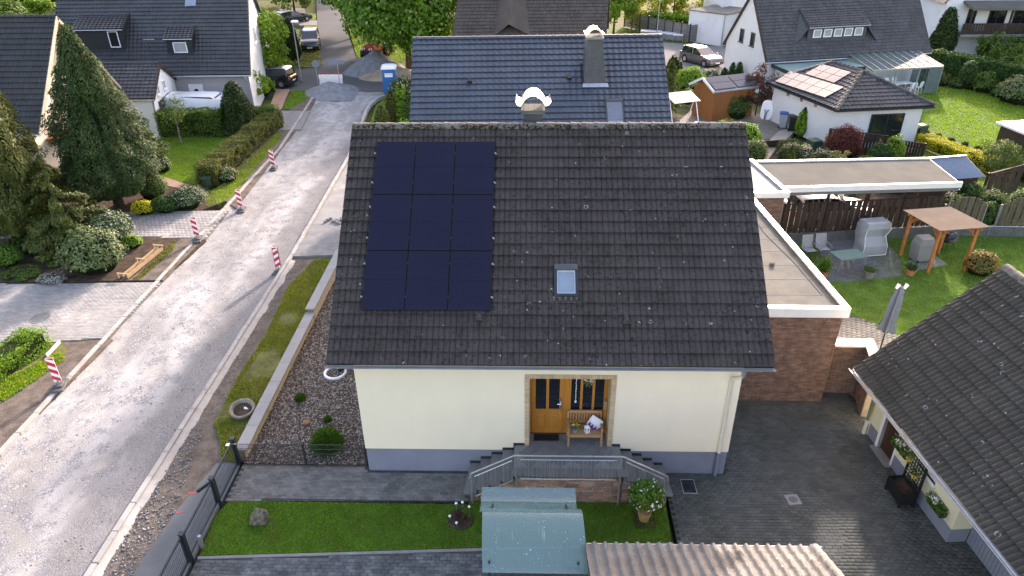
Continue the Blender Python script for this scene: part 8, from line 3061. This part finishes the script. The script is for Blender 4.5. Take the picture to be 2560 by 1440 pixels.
for lb, p, rx, ry, h, m_, lf in (('tall light green fern clump at the left picture edge', (-18.68, 13.27), .75, .6, 1.0, 'leaf_fern', .12),
                 ('grey green cushion in the planting bed', (-17.35, 12.4), .75, .5, .42, 'leaf_dull', .06),
                 ('fresh green cushion, left one by the pale heather', (-17.89, 12.1), .35, .28, .28, 'leaf_hedge', .05),
                 ('fresh green cushion, middle one by the pale heather', (-17.1, 11.89), .26, .24, .24, 'leaf_fern', .05),
                 ('fresh green cushion, right one by the pale heather', (-16.84, 12.26), .3, .26, .26, 'leaf_fern', .05),
                 ('pale white violet heather in the planting bed', (-15.69, 11.76), .62, .42, .4, 'leaf_heath', .05),
                 ('small green plant in the soil left of the rhododendron', (-17.01, 13.67), .24, .22, .3, 'leaf_fern', .06),
                 ('small low green plant nearest the rhododendron', (-16.45, 13.17), .32, .26, .26, 'leaf_hedge', .06),
                 ('yellow green bush beside the pale edged shrub', (-13.81, 15.22), .5, .4, .6, 'leaf_hedge_bright', .07),
                 ('dark low laurel under the layered spruce', (-17.85, 14.68), 1.5, .8, 1.0, 'leaf_hedge_dark', .11)):
  shrub('garden_plant', lb, (*p, .03), rx, ry, h, m_, lf, 260, 'plants in the left bed', seed=int(p[0] * 7) % 50, cat='plant')
hedge('light_hedge', 'light green clipped hedge at the bottom left', [(-14.5, 1.2), (-13.3, 6.85)], 1.05, .78, 'leaf_hedge_bright', .065, 420, rough=.1)
hedge('brown_hedge', 'low brown green hedge along the soil strip up the road', [(-13.35, 23.3), (-13.0, 34.6)], 1.25, 1.15, 'leaf_berberis', .10, 300, core='core_brown', rough=.14)
hedge('green_hedge', 'tall green hedge in front of the white van', [(-20.1, 32.45), (-15.9, 32.6)], 1.1, 1.75, 'leaf_hedge', .10, 300, rough=.12)
hedge('corner_hedge', 'bright topped green hedge between the dome conifer and the red walk', [(-14.6, 34.2), (-13.0, 34.9)], 1.2, 1.35, 'leaf_hedge', .10, 300, rough=.12)
conifer('dome_thuja', 'dense dark dome shaped conifer behind the lawn', (-15.0, 33.2, 0), 3.6, 1.3, 'leaf_yew', 8000, .2, clear=.05, power=.5, seed=11, lumps=.15, belly=.05, up=1.2, droop=0)
t = broadleaf('lawn_tree', 'thin young tree with sparse crown on the left lawn', (-18.1, 30.6, 0), 3.0, 1.0, 1.5, 'leaf_dull', 'bark_pale', 34, 30, .12, tr=.06, seed=4)
broadleaf('young_maple', 'bright green young tree in front of the white gable', (-17.3, 47.0, 0), 5.8, 2.2, .8, 'leaf_fresh', nclump=100, per=100, leaf=.2, seed=6, tr=.1)
broadleaf('sapling', 'small airy sapling beside the white gable', (-16.1, 40.2, 0), 2.7, .95, .6, 'leaf_fresh', nclump=28, per=40, leaf=.16, seed=9, tr=.05)
shrub('gable_bush', 'round green bush at the foot of the white gable', (-16.7, 43.2, 0), 1.0, .9, 1.5, 'leaf_fresh', .14, 200, seed=21)
for lb, x, y, h, r_ in (('dark column conifer behind the bright young tree', -19.0, 54.0, 4.3, 1.0), ('dark column conifer next to the street lamp', -17.9, 55.9, 4.0, .9)):
  conifer('column_conifer', lb, (x, y, 0), h, r_, 'leaf_yew', 3500, .3, clear=.1, power=.55, seed=int(h * 9), lumps=.2, up=1.2, droop=0, group='column conifers on the far street')
broadleaf('street_bush', 'yellow green bush behind the bright young tree on the far street', (-20.5, 56.5, 0), 4.4, 1.8, .4, 'leaf_hedge_bright', nclump=46, per=60, leaf=.25, seed=12)
broadleaf('street_tree', 'dark leafed tree beside the dark blue estate car', (-26.0, 84.0, 0), 6.0, 3.2, .4, 'leaf_dull', nclump=60, per=70, leaf=.36, seed=13)
broadleaf('street_tree', 'broad tree at the top edge left of the far street', (-31.0, 92.0, 0), 7.0, 3.6, .4, 'leaf_hedge', nclump=60, per=70, leaf=.4, seed=14)
# chestnuts over the far street
broadleaf('chestnut_tree', 'big chestnut tree nearest the blue roof, trunk beside the sand heap', (-5.9, 51.3, 0), 9.5, 5.0, 1.9, 'leaf_chestnut', nclump=190, per=120, leaf=.34, seed=2, tr=.32, cr=1.15, aspect=.7)
broadleaf('chestnut_tree', 'big chestnut tree behind the red loader', (-9.2, 59.6, 0), 10.0, 4.8, 2.2, 'leaf_chestnut', nclump=170, per=110, leaf=.38, seed=5, tr=.32, cr=1.15, aspect=.7)
broadleaf('chestnut_tree', 'chestnut tree farthest along the street at the top edge', (-13.6, 70.0, 0), 10.0, 4.6, 2.4, 'leaf_chestnut', nclump=120, per=100, leaf=.45, seed=8, tr=.3, cr=1.2, aspect=.7)
# clipped columns by the blue roof
for k, (lb, x, y, r_, h, m_) in enumerate((('short brown green clipped column nearest the kerb', -5.1, 33.6, .62, 1.7, 'leaf_berberis'), ('brown tinged clipped column behind the short one', -4.75, 35.6, .6, 2.2, 'leaf_berberis'), ('tall green clipped column at the blue roof edge', -4.0, 35.6, .55, 2.75, 'leaf_hedge_bright'), ('green clipped column half hidden by the blue roof', -3.3, 34.5, .6, 2.6, 'leaf_hedge'), ('small bright green clipped column at the blue roof corner', -3.1, 31.0, .5, 1.6, 'leaf_hedge_bright'))):
  conifer('clipped_column', lb, (x, y, 0), h, r_, m_, 2600, .14, clear=.05, power=.32, seed=30 + k, lumps=.14, belly=.05, up=1.0, droop=0, group='clipped columns at the corner', cat='shrub', core='foliage_core', aspect=.6)
shrub('blossom_bush', 'white blossoming bush next to the toilet cabin', (-4.9, 42.0, 0), 1.1, .9, 1.7, 'leaf_blossom', .14, 200, seed=33)
# background greenery far left and along the top edge
for k, (lb, x, y, h, r_, m_) in enumerate((('green tree mass above the dark mossy roof', -42, 50, 5, 3.0, 'leaf_hedge'), ('olive tree at the top left corner', -36, 52, 4.0, 2.6, 'leaf_dull'), ('dark small conifer like tree at the top left', -45, 55, 5, 1.8, 'leaf_hedge_dark'), ('tall olive tree behind the grey roof at the top left', -34, 60, 6.0, 3.4, 'leaf_dull'))):
  broadleaf('garden_tree', lb, (x, y, 0), h, r_, .4, m_, nclump=46, per=60, leaf=.34, seed=40 + k, group='trees beyond the left houses')
tag(MB().loft([[(x, 47.0, 2.6 + (.06 if i % 2 else 0)) for i, x in enumerate(np.linspace(-36.5, -30.2, 40))], [(x, 50.0, 3.0 + (.06 if i % 2 else 0)) for i, x in enumerate(np.linspace(-36.5, -30.2, 40))]], closed=False).build('corrugated_roof', 'white_plastic'), 'pale corrugated shed roof behind the big conifer top', 'roof')
# ------------------------------------------------------------------ trees along the back street, top middle
broadleaf('linden', 'fresh green round tree standing on the back street corner', (14.3, 67.3, 0), 5.6, 2.3, 1.6, 'leaf_fresh', nclump=60, per=70, leaf=.3, seed=50, tr=.14)
broadleaf('back_tree', 'bright green tree at the top edge right of the brown roof', (12.6, 70.5, 0), 6.5, 2.6, 1.0, 'leaf_fresh', nclump=60, per=70, leaf=.32, seed=51, tr=.14)
broadleaf('weeping_birch', 'weeping birch with yellow green hanging foliage', (17.3, 71.0, 0), 6.5, 2.3, .6, 'leaf_willow', 'bark_pale', 60, 80, .3, seed=52, tr=.1, aspect=.35)
broadleaf('yellow_tree', 'yellow leafed tree behind the grey screens', (22.0, 74.5, 0), 5.5, 2.2, .6, 'leaf_willow', nclump=60, per=70, leaf=.3, seed=53, tr=.1)
broadleaf('yellow_tree', 'yellow leafed tree behind the white flat roofed garage', (27.5, 78.0, 0), 6.5, 2.6, .6, 'leaf_willow', nclump=60, per=70, leaf=.32, seed=54, tr=.1)
hedge('far_hedge', 'sunlit hedge behind the long grey screen', [(18.0, 72.0), (24.5, 69.6)], 1.6, 1.7, 'leaf_hedge_bright', .2, 160, rough=.3)
# ------------------------------------------------------------------ gardens on the right
conifer('dark_yew', 'dark clipped yew at the right end of the blue roof', (17.3, 46.5, 0), 2.2, .95, 'leaf_yew', 4200, .18, clear=.03, power=.35, seed=60, lumps=.15, belly=.05, up=1.2, droop=0, cat='shrub')
shrub('olive_bush', 'yellow green feathery bush between dark yew and wooden shed', (18.2, 44.0, 0), 1.25, 1.1, 1.9, 'leaf_hedge_bright', .14, 220, seed=61)
shrub('olive_bush', 'cream tinted bush in front of the parked grey estate car', (20.2, 46.0, 0), 1.0, .9, 1.3, 'leaf_white', .12, 200, seed=62)
for k, (x, y, h) in enumerate(((21.5, 46.3, 1.3), (22.1, 46.1, 1.8), (22.6, 45.9, 1.9))):
  conifer('column_thuja', ['shortest of three thujas at the white gable', 'middle thuja at the white gable', 'thuja nearest the white gable wall'][k], (x, y, 0), h, .42, 'leaf_hedge_dark', 1300, .16, clear=.03, power=.35, seed=63 + k, lumps=.12, up=1.2, droop=0, group='thujas at the white gable', cat='shrub', core='foliage_core')
conifer('young_spruce', 'thin young spruce against the blue roof edge', (15.4, 37.5, 0), 4.2, 1.2, 'leaf_spruce', 2600, .22, clear=.2, power=.9, layers=9, seed=66, tr=.05, up=.5)
broadleaf('plum_tree', 'dark red plum tree between the wooden shed and the hipped garage', (21.7, 37.0, 0), 3.6, 1.1, .7, 'leaf_plum', nclump=64, per=60, leaf=.13, seed=67, tr=.06)
shrub('shed_bush', 'olive green bush in front of the wooden shed', (20.1, 36.4, 0), 1.0, .9, 1.7, 'leaf_dull', .11, 220, seed=68, lump=.3)
shrub('shed_bush', 'small green bush left of the wooden shed', (17.4, 40.4, 0), .6, .6, 1.1, 'leaf_hedge', .1, 200, seed=69)
for lb, x, y, rx, ry, h, m_, lf in (('bright green round bush behind the cream roof corner', 17.9, 30.6, 1.15, .9, 1.5, 'leaf_hedge_bright', .11),
                   ('yellowish round bush right of the cream roof corner', 19.0, 29.6, .95, .85, 1.7, 'leaf_hedge_bright', .11),
                   ('dull green bush under the yellowish one', 18.8, 27.0, .9, .8, 1.4, 'leaf_dull', .1),
                   ('light green bush low beside the annex roof', 18.7, 24.6, .8, .7, .8, 'leaf_fresh', .1),
                   ('dark clipped dome in the shrub bed, left one', 20.9, 26.4, .8, .75, 1.4, 'leaf_yew', .08),
                   ('dark clipped dome in the shrub bed, right one', 22.3, 25.0, .85, .8, 1.5, 'leaf_yew', .08),
                   ('low olive dome behind the dark clipped ones', 21.6, 28.7, .85, .7, .9, 'leaf_dull', .08),
                   ('cream white shrub between the dark domes', 21.7, 26.4, .55, .5, 1.3, 'leaf_white', .09),
                   ('small golden bush in front of the compost bins', 23.0, 26.0, .42, .4, .6, 'leaf_yellow', .07),
                   ('flat golden green dome at the carport roof edge', 23.4, 23.3, .85, .7, .75, 'leaf_hedge_bright', .08),
                   ('loose green shrub under the red maple', 24.6, 24.6, .9, .8, 1.2, 'leaf_dull', .1),
                   ('dark green shrub right of the red maple', 26.0, 26.2, .75, .7, 1.5, 'leaf_hedge_dark', .1),
                   ('tall light yellow green shrub beside the low fence', 26.9, 26.4, .6, .55, 1.9, 'leaf_fresh', .11),
                   ('white blossoming shrub in front of the low fence', 27.4, 24.9, .7, .6, 1.0, 'leaf_white', .1),
                   ('dark green shrub right of the white blossoming one', 28.5, 25.0, .85, .7, 1.0, 'leaf_yew', .09),
                   ('grey green shrub along the beds behind the annex', 19.9, 23.6, 1.1, .9, 1.0, 'leaf_rhodo', .1),
                   ('grey green shrub with brown tint in the middle of the bed', 21.5, 22.6, 1.1, .9, .9, 'leaf_dull', .1),
                   ('low blue green ground shrub near the golden dome', 22.4, 21.6, .7, .6, .5, 'leaf_rhodo', .09),
                   ('low green shrub behind the carport roof', 25.6, 22.6, 1.0, .7, .9, 'leaf_hedge', .1)):
  shrub('bed_shrub', lb, (x, y, 0), rx, ry, h, m_, lf, 230, 'shrubs in the neighbour bed', seed=int(x * 10) % 60)
shrub('red_maple', 'dome of a red Japanese maple in the shrub bed', (24.3, 27.4, 0), 1.15, 1.05, 2.2, 'leaf_red', .1, 260, core='core_red', seed=70, droop=.4, aspect=.35)
conifer('golden_column', 'golden green column shrub beside the two bins at the white wall', (23.5, 32.4, 0), 1.9, .48, 'leaf_hedge_bright', 1700, .13, clear=.05, power=.45, seed=71, lumps=.4, up=.8, droop=0, cat='shrub', core='foliage_core', aspect=.6)
broadleaf('pollard_shrub', 'pale pruned standard shrub with thick stem in the bed', (22.7, 23.9, 0), 1.75, .62, .9, 'leaf_berberis', 'bark_pale', 24, 50, .09, seed=72, tr=.07)
conifer('little_spruce', 'little light spruce in front of the dark domes', (20.2, 24.6, 0), 1.9, .7, 'leaf_spruce', 1100, .16, clear=.05, power=.9, layers=7, seed=73, tr=.03, up=.5)
# yellow hedge, border balls, small round tree, bushes by the carport
hedge('yellow_hedge', 'bright yellow hedge along the narrow lawn at right', [(30.6, 30.3), (31.5, 27.6), (32.7, 24.7)], 1.0, .75, 'leaf_yellow', .09, 280, rough=.14)
for k in range(7):
  p = Vector((31.7, 32.2, .03)).lerp(Vector((34.3, 27.3, .03)), k / 6)
  shrub('box_ball', ['box ball in the border nearest the bins', 'second box ball from the bins', 'third box ball from the bins', 'fourth box ball from the bins', 'fifth box ball from the bins', 'sixth box ball from the bins', 'box ball in the border farthest from the bins'][k], tuple(p), .26, .26, .4, 'leaf_hedge_dark', .06, 220, 'box balls along the lawn border', seed=80 + k, lump=.06)
broadleaf('round_tree', 'small round crowned tree on the narrow lawn at the right edge', (31.7, 23.8, 0), 2.3, 1.15, .8, 'leaf_dull', 'bark_pale', 60, 70, .1, seed=90, tr=.1)
for lb, x, y, rx, ry, h, m_ in (('dark bush at the corner of the blue corrugated shed', 27.6, 19.2, .8, .7, 1.7, 'leaf_hedge_dark'), ('brown green bush between carport post and arched panel', 26.0, 18.0, .7, .6, 1.7, 'leaf_dull'), ('round bush behind the arched panels, left one', 28.2, 18.3, .75, .7, 1.7, 'leaf_dull'), ('round bush behind the arched panels, right one', 29.8, 18.6, .7, .65, 1.6, 'leaf_dull'), ('thin bush standing between the two arched panels', 27.35, 17.2, .35, .3, 1.6, 'leaf_hedge_dark')):
  shrub('fence_bush', lb, (x, y, 0), rx, ry, h, m_, .09, 240, 'bushes by the carport', seed=int(x * 9) % 40)
shrub('pieris', 'bush with reddish young shoots on the back lawn', (25.0, 13.0, 0), .72, .65, 1.0, 'leaf_pieris', .09, 260, seed=95)
shrub('lawn_shrub', 'green bush at the right edge behind the garage roof ridge', (27.5, 10.6, 0), .6, .5, .7, 'leaf_fresh', .09, 220, seed=96)
# far right: dark hedge, conifer, rhododendrons and light trees
hedge('long_hedge', 'long dark green clipped hedge at the far right', [(37.5, 50.5), (41.2, 46.8), (45.5, 39.0)], 1.2, 2.2, 'leaf_hedge_dark', .16, 220, rough=.15)
conifer('tall_cypress', 'dark spindle shaped cypress left of the white balcony house', (44.2, 56.0, 0), 4.6, 1.35, 'leaf_yew', 6000, .3, clear=.1, power=.5, seed=97, lumps=.2, belly=.35, up=1.2, droop=0)
for lb, x, y, rx, ry, h, m_ in (('egg shaped clipped bush in front of the long hedge', 40.8, 44.6, .85, .8, 2.2, 'leaf_hedge_dark'), ('pale green bush right of the egg shaped bush', 41.6, 43.4, 1.0, .9, 1.6, 'leaf_hedge'), ('brown rounded bush left of the egg shaped bush', 39.4, 45.6, .6, .6, 1.0, 'leaf_berberis'), ('big round rhododendron at the right picture edge', 42.3, 40.2, 1.5, 1.4, 2.0, 'leaf_rhodo'), ('dark shrub at the end of the conservatory', 38.0, 47.4, .9, .8, 1.3, 'leaf_hedge'), ('grey pink shrub at the foot of the long hedge', 38.4, 49.6, .9, .8, 1.4, 'leaf_rhodo'), ('small shrub between egg shaped and brown bush', 40.0, 44.6, .6, .5, .9, 'leaf_dull'), ('low bush near the big rhododendron', 41.9, 42.0, .6, .6, .7, 'leaf_hedge_dark')):
  shrub('border_shrub', lb, (x, y, 0), rx, ry, h, m_, .14, 200, 'shrubs along the long hedge', seed=int(x * 11) % 50)
for lb, x, y, h, r_, m_ in (('light green tree below the balcony, left one', 48.0, 53.5, 2.6, 1.6, 'leaf_hedge'), ('light yellow green tree below the balcony', 51.0, 52.5, 3.0, 2.0, 'leaf_fresh'), ('white blossoming tree at the right picture edge', 52.5, 49.8, 3.2, 1.9, 'leaf_white'), ('yellow green tree hanging over the balcony end', 55.0, 52.5, 4.2, 1.8, 'leaf_fresh'), ('green tree behind the long hedge', 47.5, 48.5, 2.6, 1.7, 'leaf_hedge')):
  broadleaf('border_tree', lb, (x, y, 0), h, r_, .3, m_, nclump=50, per=60, leaf=.26, seed=int(x * 3), group='trees by the balcony house')
shrub('orange_bush', 'orange flowering bush in a pot at the conservatory corner', (37.6, 43.9, .35), .5, .45, .7, 'leaf_pieris', .1, 240, seed=99)
tag(MB().lathe([(.4, 0), (.5, .4), (.44, .4), (.05, .34)], 14).build('planter_tub', 'stone_planter', None, (37.6, 43.9, 0)), 'grey planter tub at the conservatory corner', 'planter')

for k, (lb, x, y, h, r_, m_) in enumerate((('broad dark green tree at the very top left corner', -62, 72, 7, 5, 'leaf_hedge_dark'), ('light green tree left of the olive tree at the top edge', -54, 66, 5, 4, 'leaf_hedge'), ('fresh green tree above the grey roof at the top edge', -46, 80, 8, 5, 'leaf_fresh'), ('dull green tree far behind the grey roof', -38, 88, 8, 5, 'leaf_dull'), ('dark tree behind the chestnuts at the top edge', -2, 84, 8, 5, 'leaf_hedge_dark'), ('green tree behind the brown roof at the top edge', 6, 90, 9, 6, 'leaf_hedge'), ('pale green tree beyond the yellow trees', 33, 92, 8, 6, 'leaf_fresh'), ('green tree beyond the striped blue roof', 44, 84, 8, 5, 'leaf_hedge'), ('green tree behind the balcony house', 66, 78, 10, 6, 'leaf_dull'), ('dark tree at the end of the far street', -36, 116, 9, 6, 'leaf_hedge_dark'), ('green tree right of the far street end', -16, 112, 9, 6, 'leaf_hedge'), ('green tree left of the far street end', -48, 104, 9, 6, 'leaf_hedge'))):
  broadleaf('distant_tree', lb, (x, y, 0), h, r_, .4, m_, nclump=60, per=60, leaf=.5, seed=200 + k, group='far trees beyond the houses')

for k, (lb, p, h, r_, m_) in enumerate((('leafy tree filling the top left corner of the picture', (-67.29, 89.02), 3.2, 3.0, 'leaf_hedge'), ('dark tree behind the ridge of the dark mossy roof', (-66.33, 91.13), 3.0, 2.4, 'leaf_hedge_dark'), ('olive hedge like tree above the big conifer top', (-63.68, 92.51), 3.0, 3.2, 'leaf_dull'), ('olive brown tree left of the grey roof at the top edge', (-60.52, 93.14), 3.4, 3.4, 'leaf_dull'), ('bright shrub above the ridge of the dark mossy roof', (-60.71, 84.75), 1.6, 2.0, 'leaf_fresh'))):
  broadleaf('garden_tree', lb, (*p, 0), h, r_, .3, m_, nclump=50, per=60, leaf=.3, seed=240 + k, group='trees beyond the left houses')
